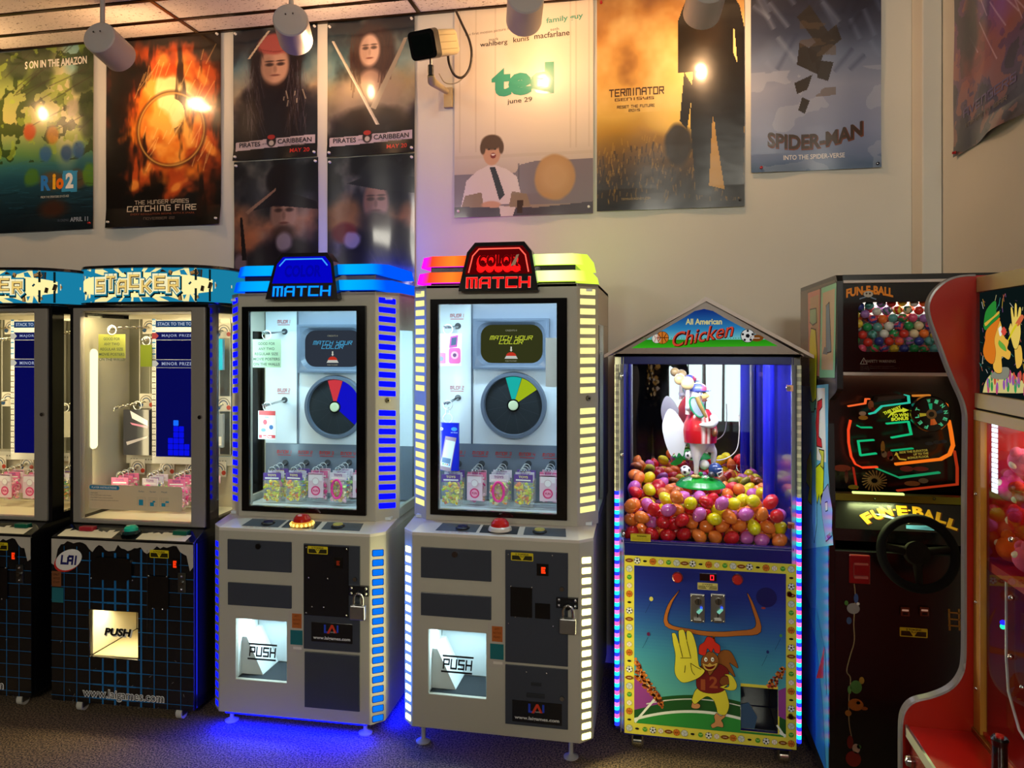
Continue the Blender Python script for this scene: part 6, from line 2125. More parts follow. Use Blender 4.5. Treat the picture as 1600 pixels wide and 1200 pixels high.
# ---- front panel art: a rooster ball player on a field
pf = front(-.0036, .00025)
pa = MB()
k_ = lambda x, y: KA(x, y)
P4_ = [k_(150, 66), k_(1072, 100), k_(1082, 1090), k_(164, 1020)]
px0, px1 = (P4_[0][0] + P4_[3][0]) / 2, (P4_[1][0] + P4_[2][0]) / 2
pz0_, pz1_ = (P4_[2][1] + P4_[3][1]) / 2, (P4_[0][1] + P4_[1][1]) / 2
hole = cv
pb = MB().plate(px0, px1, pz0_, pz1_, [hole], -.0034, .001, 'd8cc48', 'satin').build('front_panel', egg_m)
ix0, ix1 = px0 + .036, px1 - .036
iz0, iz1 = pz0_ + .042, pz1_ - .036
fieldz = iz0 + .115


def cutpoly(fr, P, c, m='satin', l=1):
    """keep prints off the delivery opening"""
    pa.poly(fr, P, c, m, l)


W_ = ix1 - ix0
n_ = 40
stops = [(0, '58a8a0'), (.35, '3c88a8'), (.6, '28549c'), (.8, '1c2e88'), (1, '18207a')]
for i in range(n_):
    a, b_ = fieldz - .02 + (iz1 - fieldz + .02) * i / n_, fieldz - .02 + (iz1 - fieldz + .02) * (i + 1) / n_
    t = (i + .5) / n_
    for (t0, c0), (t1, c1) in zip(stops, stops[1:]):
        if t0 <= t <= t1:
            f_ = (t - t0) / (t1 - t0)
            cc = ''.join('%02x' % int(round(255 * v)) for v in (hx(c0) * (1 - f_) + hx(c1) * f_))
    if a < hole[3] and b_ > hole[2]:
        pa.rect(pf, ix0, hole[0], a, b_, cc, 'satin', 1); pa.rect(pf, hole[1], ix1, a, b_, cc, 'satin', 1)
    else:
        pa.rect(pf, ix0, ix1, a, b_, cc, 'satin', 1)
fz = lambda x: fieldz - .055 * ((x - .0) / (W_ / 2)) ** 2 + .01
for i in range(24):
    xa, xb = ix0 + W_ * i / 24, ix0 + W_ * (i + 1) / 24
    mx = (xa + xb) / 2
    if hole[0] - .001 < mx < hole[1] + .001:
        zt0 = hole[2]
        pa.poly(pf, [(xa, iz0), (xb, iz0), (xb, zt0), (xa, zt0)], '2c7c34', 'satin', 2)
        continue
    pa.poly(pf, [(xa, iz0), (xb, iz0), (xb, fz(xb)), (xa, fz(xa))], '1c5024', 'satin', 2)
    pa.poly(pf, [(xa, iz0), (xb, iz0), (xb, fz(xb) - .062), (xa, fz(xa) - .062)], '2c8a3a', 'satin', 3)
    pa.poly(pf, [(xa, fz(xa) - .066), (xb, fz(xb) - .066), (xb, fz(xb) - .056), (xa, fz(xa) - .056)], 'e4e8e0', 'satin', 4)
    if abs(mx) < W_ * .38:
        pa.poly(pf, [(xa, fz(xa) - .017), (xb, fz(xb) - .017), (xb, fz(xb) - .013), (xa, fz(xa) - .013)], 'd4d8d0', 'satin', 4)
pa.line(pf, [(ix0 + .004, iz0 + .004), (ix0 + .075, fieldz - .02)], .008, 'e4e8e0', 'satin', 5)
pa.line(pf, [(ix1 - .004, iz0 + .002), (ix1 - .03, iz0 + .04)], .007, 'e4e8e0', 'satin', 5)
# stands with crowd at both sides
c_ = lambda x, y: KC(x, y)
pa.poly(pf, [(ix0, c_(132, 735)[1])] + [c_(180, 765), c_(240, 815), c_(290, 870), c_(318, 900)] + [(ix0, c_(132, 945)[1])], '8a3a8c', 'satin', 3)
pa.poly(pf, [(ix1, c_(1110, 800)[1]), (hole[1] + .001, c_(1060, 820)[1]), (hole[1] + .001, c_(1060, 985)[1]), (ix1, c_(1115, 1010)[1])], '8a3a8c', 'satin', 3)
rg = random.Random(4)
for i in range(230):
    t = rg.random(); x, y = 132 + t * 180, 610 + t * 275 + rg.uniform(-4, 120) * (1 - t * .6)
    X, Z = c_(x, y)
    if X > ix0 + .004:
        pa.disc(pf, X, Z, rg.uniform(.003, .006), rg.choice(['c8702c', 'd8863a', 'a8501c', 'e8a060', '5a2410', 'b85a38']), 'satin', 4 + i % 3, n=7)
for i in range(90):
    t = rg.random(); x, y = 985 + t * 125, 790 - t * 150 + rg.uniform(-8, 70)
    X, Z = c_(x, y)
    if X < ix1 - .004 and not (hole[0] - .006 < X < hole[1] + .006 and Z < hole[3] + .006):
        pa.disc(pf, X, Z, rg.uniform(.003, .006), rg.choice(['c8702c', 'd8863a', 'a8501c', 'e8a060', '5a2410', 'b03a38']), 'satin', 4 + i % 3, n=7)


def cp(pts, c, l, o='1c1408', ow=.0028, m='satin', close=True):
    P = [c_(*p) for p in pts]
    P = [(v.x, v.y) for v in smooth([(p[0], p[1], 0) for p in P + [P[0]]], 4)][:-1] if close else P
    if o:
        cx_ = sum(p[0] for p in P) / len(P); cz_ = sum(p[1] for p in P) / len(P)
        pa.line(pf, P + [P[0]], ow, o, m, l)
    pa.poly(pf, P, c, m, l + .5)


def cl(pts, wd, c, l):
    P = [c_(*p) for p in pts]
    P = [(v.x, v.y) for v in smooth([(p[0], p[1], 0) for p in P], 4)]
    pa.line(pf, P, wd, c, 'satin', l)


# goal posts
cp([(420, 172), (365, 270), (350, 385), (500, 425), (640, 440), (780, 435), (910, 410), (890, 290), (858, 190), (905, 280), (945, 440), (800, 465), (640, 470), (480, 445), (328, 400), (345, 270)], 'b0662c', 6, ow=.003)
cl([(640, 470), (648, 520)], .008, 'b0662c', 6)
# balloons
for x, y, c, r in ((238, 228, 'c8c060', .007), (220, 455, '5a1c48', .006), (1075, 465, '4a8a4a', .005), (990, 570, '1c2c6a', .005)):
    X, Z = c_(x, y); pa.disc(pf, X, Z, r, c, 'satin', 6, r * 1.2, n=14); cl([(x - 3, y + 20), (x - 22, y + 60), (x - 38, y + 90)], .001, '14203a', 6)
X, Z = c_(982, 218); pa.disc(pf, X, Z, .036, '141a5c', 'satin', 5, n=28); X, Z = c_(962, 287); pa.disc(pf, X, Z, .008, '9a3a38', 'satin', 6, .004, n=12)
# tail, body, legs
cp([(660, 640), (680, 570), (740, 562), (775, 610), (798, 672), (768, 655), (742, 640), (765, 690), (778, 730), (745, 700), (715, 665)], '8a5224', 7)
cp([(500, 880), (530, 810), (600, 800), (700, 800), (735, 880), (738, 930), (715, 975), (670, 965), (660, 930), (640, 880), (600, 855), (560, 875), (520, 905)], 'd8cc3c', 10)
cp([(505, 893), (550, 908), (548, 930), (520, 935), (498, 925)], 'c88a58', 9)
cp([(660, 965), (690, 985), (715, 965), (712, 990), (690, 1010), (700, 1030), (700, 1055), (665, 1050), (635, 1060), (625, 1040), (650, 1020), (645, 985)], 'c88a58', 9)
cp([(530, 730), (560, 660), (650, 640), (720, 670), (740, 720), (720, 800), (670, 832), (590, 832), (535, 800)], '6e1a1c', 11)
pa.text(pf, '1', *c_(572, 780), .016, .040, '9a4a28', 'satin', 13, bold=.03); pa.text(pf, '2', *c_(640, 765), .030, .042, '9a4a28', 'satin', 13, bold=.03)
cp([(690, 735), (715, 725), (745, 740), (740, 775), (700, 785), (680, 765)], '7a4420', 12)
cp([(680, 795), (730, 780), (705, 800), (740, 790), (735, 730), (710, 715), (755, 720), (788, 775), (780, 810), (740, 815)], 'd8cc3c', 13)
# neck, head, comb
cp([(560, 640), (570, 600), (620, 565), (665, 600), (670, 650), (640, 690), (615, 720), (600, 690), (570, 670)], '8a5224', 14)
cp([(545, 580), (550, 530), (580, 505), (600, 472), (635, 480), (650, 505), (680, 530), (678, 575), (650, 570), (640, 545), (625, 570), (600, 545), (585, 590)], 'c82c20', 15)
for x in (590, 633):
    X, Z = c_(x, 617); pa.disc(pf, X, Z, .0072, '1c1408', 'satin', 16, .0095, n=18); pa.disc(pf, X, Z, .006, 'f0ece0', 'satin', 17, .0083, n=18); pa.disc(pf, X + .001, Z - .001, .0024, '101010', 'satin', 18, n=10)
cp([(568, 640), (600, 650), (615, 638), (632, 650), (664, 640), (645, 680), (610, 690), (580, 675)], 'c8a04a', 16)
cp([(580, 655), (612, 664), (650, 655), (635, 675), (610, 680), (592, 672)], '5a0c0c', 18, None)
# big raised hand
cp([(372, 448), (395, 452), (420, 520), (415, 440), (430, 425), (450, 432), (468, 500), (466, 440), (480, 432), (505, 455), (530, 540), (542, 640), (552, 665), (582, 688), (560, 720), (520, 745), (450, 765), (410, 740), (390, 690), (395, 590), (380, 510)], 'dcd040', 20)
cl([(420, 520), (440, 600)], .0022, '2a2408', 22); cl([(468, 500), (492, 600)], .0022, '2a2408', 22); cl([(428, 606), (495, 606)], .0022, '2a2408', 22); cl([(492, 640), (500, 690), (518, 716)], .002, '2a2408', 22); cl([(458, 655), (453, 700)], .002, '2a2408', 22); cl([(492, 640), (530, 665), (560, 680)], .002, '2a2408', 22)
# ball border
kinds = ['foot', 'soccer', 'puck', 'basket', 'base', 'tennis', 'volley']
nb = 21
for i in range(nb):
    x = px0 + .018 + (px1 - px0 - .036) * i / (nb - 1)
    sball(pa, pf, kinds[i % 7], x, pz1_ - .018, .0125, 'satin', 3); sball(pa, pf, kinds[(i * 3 + 6) % 7], x, pz0_ + .021, .0125, 'satin', 3)
for i in range(1, 20):
    z = pz0_ + .021 + (pz1_ - pz0_ - .039) * i / 20
    sball(pa, pf, kinds[(i + 1) % 7], px0 + .018, z, .0125, 'satin', 3); sball(pa, pf, kinds[(i + 4) % 7], px1 - .018, z, .0125, 'satin', 3)
pa.build('panel_print', pb)
# fittings
for x, y in ((408, 88), (795, 102)):
    X, Z = c_(x, y)
    MB().lathe([(.020, 0), (.020, .4), (.016, .6), (.015, 1.0), (0, 1.05)], (X, -.0036, Z), (0, -.014, 0), '9a1c18', 'plastic', 24, cols=['3a0c0c', '6a1010', 'b02420', 'b02420']).build('round_button', egg_m)
X, Z = c_(612, 88)
MB().box(X - .034, X + .026, -.008, -.0034, Z - .013, Z + .013, '1c0406', 'gloss').text(front(-.0084), '0', X + .010, Z, .014, .019, 'ff2430', 'e1.6', 1, font='s', sw=.24).build('credit_display', egg_m)
X, Z = c_(602, 148)
sk = MB(); f = front(-.0094, .0002)
sk.rect(f, X - .036, X + .036, Z - .013, Z + .013, 'c8bc70', 'satin', 1, .002)
for i in range(4):
    sk.rect(f, X - .033, X - .010 + i * .002, Z + .000 - i * .003, Z + .0015 - i * .003, '2a2608', 'satin', 2); sk.rect(f, X + .010 - i * .002, X + .033, Z + .000 - i * .003, Z + .0015 - i * .003, '2a2608', 'satin', 2)
sk.text(f, '5 TOKENS', X, Z + .007, .036, .005, '1c1a08', 'satin', 3, bold=.02).text(f, '1 PLAY', X, Z + .0, .02, .004, '1c1a08', 'satin', 3, bold=.02)
sk.v = [(a, y_ + .0054, z_) for a, y_, z_ in sk.v]
sk.build('token_sticker', egg_m)
for x in (537, 668):
    X, Z = c_(x, 285)
    m = MB().box(X - .0255, X + .0255, -.012, -.0034, Z - .051, Z + .051, '9c9a96', 'metal')
    cm_ = m.build('coin_mechanism', egg_m, .0015)
    m = MB().cyl((X + .002, -.012, Z + .026), (X + .002, -.017, Z + .026), .013, .0125, 'a8a6a2', 'chrome', 24).box(X + .0005, X + .0035, -.0176, -.016, Z + .016, Z + .036, '141414', 'matte')
    m.build('coin_slot', cm_)
    m = MB().prism([(X - .004, Z - .012), (X + .004, Z - .018), (X + .018, Z - .002), (X + .012, Z + .002)], -.022, -.012, '8adcc0', 'e0.7').ball((X + .013, -.016, Z + .004), .004, '2040ff', 'e3', 8, 6).ball((X + .012, -.016, Z - .004), .003, '40f080', 'e2', 8, 6)
    m.build('reject_lever', cm_)
    m = MB().box(X - .002, X + .002, -.0125, -.011, Z - .034, Z - .012, '101010', 'matte').box(X - .014, X + .012, -.026, -.012, Z - .048, Z - .038, '8a8884', 'metal')
    for dx in (-.021, .021):
        for dz in (-.046, .046):
            m.ball((X + dx, -.012, Z + dz), .003, 'd0d0d0', 'chrome', 8, 6)
    m.build('return_cup', cm_, .0008)
for x, y in ((1130, 195), (1138, 985)):
    X, Z = c_(x, y); MB().cyl((X, -.0034, Z), (X, -.012, Z), .009, .008, '4a3a34', 'chrome', 16).build('panel_lock', egg_m)
X, Z = k_(138, 560); MB().box(X - .002, X + .002, -.004, .001, ZC0 + .01, ZP, '9a9ca8', 'metal').build('panel_hinge', egg_m)
for X in (-CW + .085, CW - .055):
    for Y in (.05, CD - .08):
        c = MB().box(X - .022, X + .022, Y - .022, Y + .022, ZC0 - .012, ZC0, '6a6a68', 'metal')
        for s in (-1, 1):
            c.box(X + s * .019 - .0025, X + s * .019 + .0025, Y - .014, Y + .022, .018, ZC0 - .01, 'a0a09c', 'chrome')
        c.cyl((X - .015, Y + .010, .026), (X + .015, Y + .010, .026), .026, None, 'b8b8b0', 'chrome', 22).build('caster', egg_m)
for s in (-1, 1):
    q_ = lamp('case_lamp', 'AREA', (0, 0, 0), 2.6, 'f4f4ff', shape='RECTANGLE', size=.25, size_y=.04)
    q_.parent = egg_m; q_.location = (s * .15, .06, ZG1 + .01); q_.rotation_euler = (R(25), 0, 0)
q_ = lamp('case_lamp', 'AREA', (0, 0, 0), 3.6, 'f6f0ff', shape='RECTANGLE', size=.5, size_y=.1)
q_.parent = egg_m; q_.location = (0, .40, ZG1 + .02)

# ------------------------------------------------------------------ plastic eggs: one mesh per colour, copies share it
EGGC = {'yellow': 'e8d812', 'orange': 'f08030', 'red': 'd01c24', 'lilac': 'd068b8'}
EGGM = {}
for nme, c in EGGC.items():
    m = MB().lathe([(0, -1.0)] + [(.0235 * math.sin(PI * i / 16) * (1 - .13 * math.cos(PI * i / 16 + PI)), -math.cos(PI * i / 16)) for i in range(1, 16)] + [(0, 1.0)], (0, 0, 0), (0, 0, .0305), c, 'plastic', 20)
    m.lathe([(.0236, -.03), (.0245, -.02), (.0245, .02), (.0236, .03)], (0, 0, -.001), (0, 0, .0305), c, 'plastic', 20)
    EGGM[nme] = m
rg = random.Random(12)
sp = .0515
pts = []
nx = int((2 * CW - .08) / sp)
topz = lambda x, y: .945 + .018 * math.sin(x * 9 + 1) * math.cos(y * 7) + (.025 if y > .42 else 0) - (.012 if .16 < y < .34 else 0) - .03 * max(0, 1 - abs(x) / .08) * (1 if .18 < y < .34 else 0)
lz = ZG0 - .008 + .027
k = 0
while lz < 1.0:
    oy = (k % 2) * sp * .5
    j = 0
    y = .045
    while y + oy < CD - .08:
        yy = y + oy
        i0 = -CW + .052 + ((j + k) % 2) * sp * .5
        x = i0
        while x < CW - .048:
            if abs(yy - .3015) > .020 and math.hypot(x - (KG(1070, 700)[0]), yy - .22) > .055 and math.hypot(x, yy - .24) > .045:
                pts.append((x, yy, lz, j, k))
            x += sp * 1.02
        y += sp * .90
        j += 1
    lz += sp * .80
    k += 1
vis = []
for p in pts:
    x, y, z, j, kk = p
    tz = topz(x, y)
    if z > tz:
        continue
    top = z > tz - sp * 1.12
    frontrow = y < .10
    if top or frontrow:
        vis.append((p, top, frontrow))
vis.sort(key=lambda t: (t[0][1], -t[0][2]))
vis = vis[:296]
COLW = ['yellow', 'orange', 'red', 'lilac', 'yellow', 'orange', 'red', 'lilac', 'orange']
ZROW = ['lowest', 'second lowest', 'middle', 'upper', 'top', 'top']
egg_src = {}
# settle the eggs: each is two balls along its axis, pushed apart and kept inside the case
npz = np.array([[x + rg.uniform(-.007, .007), y + rg.uniform(-.004, .004), z + rg.uniform(-.007, .007)] for (x, y, z, j, kk), t_, f_ in vis])
axs = np.array([list(Vector((rg.uniform(-1, 1), rg.uniform(-.8, .8), rg.uniform(-.8, .8))).normalized()) for _ in vis])
HL, RB = .0068, .0252
txx = KG(1070, 700)[0]
for it in range(160):
    s2 = np.concatenate([npz + axs * HL, npz - axs * HL])
    n_ = len(npz)
    d = s2[:, None, :] - s2[None, :, :]
    L_ = np.sqrt((d ** 2).sum(-1)) + 1e-9
    own = np.arange(2 * n_) % n_
    pen = np.clip(2 * RB - L_, 0, None)
    pen[own[:, None] == own[None, :]] = 0
    mv = (d / L_[..., None] * pen[..., None]).sum(1) * .25
    npz += mv[:n_] + mv[n_:]
    npz[:, 2] -= .0002
    for c_ in (s2[:n_], s2[n_:]):
        c_ = c_ + 0
    ex = np.abs(axs) * HL + RB
    lo_ = np.array([-CW + .031, .030, ZG0 - .009]); hi_ = np.array([CW - .031, CD - .052, 1.2])
    npz = np.minimum(np.maximum(npz, lo_ + ex), hi_ - ex)
    dy = npz[:, 1] - .3015
    lim = ex[:, 1] + .003
    fix = np.abs(dy) < lim
    npz[:, 1] = np.where(fix & (npz[:, 2] < .985), .3015 + np.where(dy >= 0, 1, -1) * lim, npz[:, 1])
    for cx_, cy_, rr_ in ((txx, .22, .0225), (0.0, .24, .012)):
        v = npz[:, :2] - np.array([cx_, cy_])
        l_ = np.sqrt((v ** 2).sum(1)) + 1e-9
        m_ = rr_ + RB + HL * .8
        f_ = l_ < m_
        npz[:, :2] = np.where(f_[:, None], np.array([cx_, cy_]) + v / l_[:, None] * m_, npz[:, :2])
for ((x, y, z, j, kk), top, fr_), p_, a_ in zip(vis, npz, axs):
    c = rg.choice(COLW)
    if fr_ and rg.random() < .12:
        c = 'red'
    x, y, z = p_
    side = ('far left', 'left', 'middle', 'right', 'far right')[max(0, min(4, int((x + CW) / (2 * CW) * 5)))]
    if fr_ and not (top and z > .92):
        zone = '%s layer against the front pane, %s part' % (ZROW[min(kk, 4)], side)
    else:
        dep = ('front', 'front', 'centre', 'centre', 'back', 'back', 'back')[min(6, int(y / .1))]
        zone = 'top of the heap, %s %s part' % (dep, side)
    lb = 'shiny %s plastic egg in the %s' % (c, zone)
    if c not in egg_src:
        o = EGGM[c].build('plastic_egg')
        egg_src[c] = o
        tag(o, lb, 'egg', 'plastic eggs in the case')
    else:
        o = egg_src[c].copy()
        COL.objects.link(o)
        o['label'] = lb
    o.location = (FC.ox + x, FC.oy + y, z)
    o.rotation_euler = Vector(a_).to_track_quat('Z', 'Y').to_euler()

# ------------------------------------------------------------------ the rooster figure on its round green stand
ry = .24
fg = thing('rooster_figure', 'white rooster figure in a red jersey on a round green stand', 'figurine', FC.w(0, ry, .80), R(0))
KF = FC.K(1000, 560, 5.455, ry)
zo = .80


def fp(x, y, dy=0.0):
    a, c = KF(x, y)
    return Vector((a, dy, c - zo))


MB().cyl(Vector((fp(515, 1100).x, 0, 0)), fp(515, 1092), .011, None, '9a8a84', 'chrome', 16).build('post', fg)
c0 = fp(515, 1090)
rad = (fp(730, 1080).x - fp(300, 1080).x) / 2
MB().lathe([(0, -.004), (rad * .9, 0), (rad, .004), (rad * .97, .010), (rad * .8, .026), (rad * .4, .040), (0, .043)], c0, (0, 0, 1), '1c9a34', 'plastic', 40).build('green_stand', fg)
top0 = c0.z + .038


def skin(chains, name, parent, c, m='plastic', sub=2):
    """one smooth body grown over joints: chains of (point, radius)"""
    me = bpy.data.meshes.new(name)
    V, E, Rr = [], [], []
    for ch in chains:
        prev = None
        for p, r in ch:
            p = Vector(p)
            hit = next((i for i, q_ in enumerate(V) if (q_ - p).length < 1e-5), None)
            if hit is None:
                V.append(p); Rr.append(r); hit = len(V) - 1
            if prev is not None:
                E.append((prev, hit))
            prev = hit
    me.from_pydata([tuple(v) for v in V], E, [])
    o = bpy.data.objects.new(name, me)
    COL.objects.link(o)
    sm = o.modifiers.new('skin', 'SKIN'); sm.use_smooth_shade = True
    if not me.skin_vertices:
        me.attributes  # keep data alive
        bpy.context.view_layer.objects.active = o
    lay = me.skin_vertices[0] if me.skin_vertices else None
    for i, r in enumerate(Rr):
        rr_ = (r, r) if not hasattr(r, '__len__') else r
        lay.data[i].radius = rr_
        lay.data[i].use_root = i == 0
    sb = o.modifiers.new('subdivision', 'SUBSURF'); sb.levels = sub; sb.render_levels = sub
    dg = bpy.context.evaluated_depsgraph_get()
    m2 = bpy.data.meshes.new_from_object(o.evaluated_get(dg))
    bpy.data.objects.remove(o); bpy.data.meshes.remove(me)
    m2.name = name
    m2.materials.clear(); m2.materials.append(fam(m))
    for at_ in list(m2.color_attributes):
        m2.color_attributes.remove(at_)
    ca = m2.color_attributes.new('Col', 'FLOAT_COLOR', 'CORNER')
    lc = lin(c)
    ca.data.foreach_set('color', [lc[0], lc[1], lc[2], 1.0] * len(m2.loops))
    m2.polygons.foreach_set('use_smooth', [True] * len(m2.polygons))
    o = bpy.data.objects.new(name, m2)
    COL.objects.link(o)
    if parent is not None:
        o.parent = parent
    return o


hip = fp(500, 730)
body = [[(hip, .054), (fp(510, 620), .048), (fp(500, 500), .036), (fp(480, 400), .021), (fp(475, 330), .026), (fp(480, 285), .030), (fp(490, 250), .024)],
        [(hip, .054), (fp(478, 790, -.02), .026), (fp(478, 880, -.028), .0115), (fp(475, 985, -.028), .009)],
        [(hip, .054), (fp(570, 750, .02), .026), (fp(640, 800, .035), .014), (fp(630, 900, .04), .010), (fp(650, 985, .04), .009)]]
skin(body, 'body', fg, 'd8d2ca')
# jersey: flared bell with pale stripes
jp = [(.050, fp(0, 700).z), (.051, fp(0, 670).z), (.053, fp(0, 600).z), (.049, fp(0, 540).z), (.040, fp(0, 480).z), (.027, fp(0, 425).z)]
jc = fp(512, 600)
jm = MB()
nn = 40
V, Q, vc = [], [], []
for r, z in jp:
    for i in range(nn):
        t = 2 * PI * i / nn
        V.append(Vector((jc.x + r * 1.28 * math.cos(t), r * 1.1 * math.sin(t), z)))
        a = (math.degrees(t) - 270 + 180) % 360 - 180
        vc.append(lin('e8d8d4') if abs(a - 6) < 5 or abs(a - 26) < 5 else lin('b81820'))
for k2 in range(len(jp) - 1):
    for i in range(nn):
        Q.append((k2 * nn + i, k2 * nn + (i + 1) % nn, (k2 + 1) * nn + (i + 1) % nn, (k2 + 1) * nn + i))
jm.add(V, Q, 'b81820', 'plastic', True, vc)
jm.build('jersey', fg)
# big tail wing with notched tip
tl = [fp(*p) for p in ((375, 560), (300, 455), (235, 440), (190, 560), (205, 680), (240, 780), (270, 830), (290, 800), (310, 835), (330, 800), (365, 830), (380, 760), (400, 690))]
tp = [(v.x, v.z) for v in smooth([(p.x, p.z, 0) for p in tl + [tl[0]]], 4)][:-1]
tp = [(v[0], v[1]) for v in [((p.x), (p.y)) for p in smooth([(p.x, p.z, 0) for p in tl + [tl[0]]], 4)][:-1]]
MB().prism(tp, -.012, .022, 'd4d8da', 'plastic').build('tail', fg, .008, seg=4)
skin([[(fp(600, 470, -.035), .016), (fp(640, 520, -.05), .020), (fp(600, 560, -.06), .017), (fp(545, 555, -.062), .010), (fp(495, 550, -.062), .004)]], 'wing_arm', fg, 'd8dada')
skin([[(fp(430, 440, -.02), .014), (fp(400, 420, -.04), .014), (fp(410, 380, -.05), .010)]], 'wing_arm', fg, 'd8dada')
# head gear and face
h0 = fp(485, 265)
MB().ball(h0 + Vector((.004, -.002, .004)), (.034, .032, .024), '4858b8', 'plastic', 24, 14, None, lambda p: lin('c04a60') if p.x > .016 else lin('5a68c0')).lathe([(.030, 0), (.036, .3), (.034, 1)], h0 + Vector((.018, -.006, -.006)), (.0, 0, .004), '28307a', 'plastic', 20, True).build('cap', fg)
MB().lathe([(.016, 0), (.014, .5), (.003, 1)], fp(530, 318, -.016), Vector((.026, -.006, .002)), 'c8a060', 'plastic', 14, True).lathe([(.011, 0), (.009, .5), (.002, 1)], fp(535, 345, -.014), Vector((.016, -.004, -.006)), '8a4a38', 'plastic', 14, True).build('beak', fg)
MB().ball(fp(515, 297, -.028), (.008, .004, .009), 'f8f8f8', 'plastic', 12, 8).ball(fp(517, 298, -.032), .0032, '1c3a8a', 'plastic', 8, 6).build('eye', fg)
# two wooden balls, racket, bat
MB().ball(fp(402, 210, -.03), .0265, 'c8b078', 'plastic', 24, 16).ball(fp(338, 178, .0), .0225, 'b8a068', 'plastic', 24, 16).cyl(fp(402, 250, -.03), fp(402, 470, -.035), .006, .009, 'e0d8c8', 'plastic', 14).build('wooden_balls', fg)
rc = MB()
rcx = fp(480, 405, -.055)
a_ = R(-28)
for i in range(1):
    P = []
    for t in [2 * PI * k2 / 28 for k2 in range(28)]:
        x, z = .023 * math.cos(t), .043 * math.sin(t)
        P.append(rcx + Vector((x * math.cos(-a_) + z * math.sin(-a_), 0, -x * math.sin(-a_) + z * math.cos(-a_))) * 1.0)
    P = [rcx + Vector((x_.x - rcx.x, 0, x_.z - rcx.z)) for x_ in P]
    P = [Vector((rcx.x - (p.x - rcx.x), p.y, p.z)) for p in P]
    rc.tube(P, .0034, '1c8a5a', 'plastic', 8, True)
    rc.add([p + Vector((0, .001, 0)) for p in P], [tuple(range(len(P)))], 'c8d8f0', 'plastic')
    for k2 in range(3, 12):
        rc.tube([P[k2], P[28 - k2]], .0008, '7a8aa0', 'plastic', 5)
rc.build('racket', fg)
MB().tube([fp(475, 320, -.062), fp(500, 380, -.065), fp(535, 450, -.066), fp(558, 490, -.062)], [.008, .0085, .007, .005], '8a7038', 'plastic', 14).build('bat', fg)
MB().ball(fp(628, 622, -.045), (.013, .018, .017), '7a4a28', 'plastic', 18, 12).build('football', fg)


def sfun(seed):
    rg_ = random.Random(seed)
    ds = [Vector((math.sin(a) * math.cos(b_), math.sin(a) * math.sin(b_), math.cos(a))) for a, b_ in ((0, 0), (1.1, 0), (1.1, 1.257), (1.1, 2.513), (1.1, 3.77), (1.1, 5.03), (2.03, .63), (2.03, 1.88), (2.03, 3.14), (2.03, 4.4), (2.03, 5.65), (3.14, 0))]
    M_ = Euler((rg_.random() * 3, rg_.random() * 3, 0)).to_matrix()
    ds = [M_ @ d for d in ds]
    return lambda p: lin('16161a') if max(p.normalized().dot(d) for d in ds) > .955 else lin('f0efe8')


MB().ball(fp(385, 945, -.03), .0205, 'f0efe8', 'plastic', 36, 24, None, sfun(1)).build('soccer_ball', fg)
MB().ball(fp(418, 825, -.005), .0185, 'f0efe8', 'plastic', 36, 24, None, sfun(2)).build('soccer_ball', fg)
MB().ball(fp(548, 905, .0), .020, 'e8e4d8', 'plastic', 24, 14).build('white_ball', fg)
hl = MB().ball(fp(640, 945, -.01), (.027, .026, .028), '28407a', 'plastic', 28, 18)
hl.tube([fp(655, 930, -.038), fp(690, 925, -.034), fp(700, 975, -.03), fp(665, 1000, -.036), fp(650, 965, -.040), fp(698, 950, -.034)], .0022, 'e8e8e8', 'plastic', 8)
hl.build('helmet', fg)
MB().ball(fp(600, 975, -.045), .013, '3a3a40', 'plastic', 18, 12).ball(fp(512, 968, -.045), .009, '1c8a3a', 'plastic', 14, 10).ball(fp(550, 992, -.055), .0065, 'f0ece0', 'plastic', 12, 8).build('small_balls', fg)
for dx, dy_, px_ in ((0, -.028, 475), (0, .03, 650)):
    f0 = fp(px_, 995, dy_)
    fm = MB()
    for ddx, ddy in ((-.016, -.008), (.0, -.018), (.018, -.008)):
        fm.ball(f0 + Vector((ddx * .7, ddy * .7, .001)), (.010, .009, .007), 'd0a868', 'plastic', 12, 8)
    fm.build('foot', fg)
MB().prism([(fp(*p).x, fp(*p).z) for p in ((260, 905), (300, 870), (360, 830), (375, 860), (350, 900), (300, 920))], .01, .03, '1c9a34', 'plastic').build('green_leaf', fg, .003)
# clear hose that curls from the stand to the side
MB().tube(smooth([fp(620, 885, .05), fp(720, 890, .08), fp(800, 855, .09), fp(850, 790, .09), fp(868, 650, .09), fp(865, 500, .09)]), .0022, 'c8c0b8', 'plastic', 8).build('thin_hose', fg)
# ------------------------------------------------------------------ black ball-ride game with a steering wheel
FB = Frame(.853, 2.5, 0, 0)
K3 = FB.K(1250, 400, 4.571, 0); K4 = FB.K(1250, 600, 4.571, .24); K4b = FB.K(1250, 600, 4.571, .13); K5 = FB.K(1250, 850, 3.4286, .10)
GW = .288
bg = thing('ball_game', 'tall black ball game with glowing track and steering wheel behind the red machine', 'arcade machine', (FB.ox, FB.oy, 0), 0)
zt = 1.765
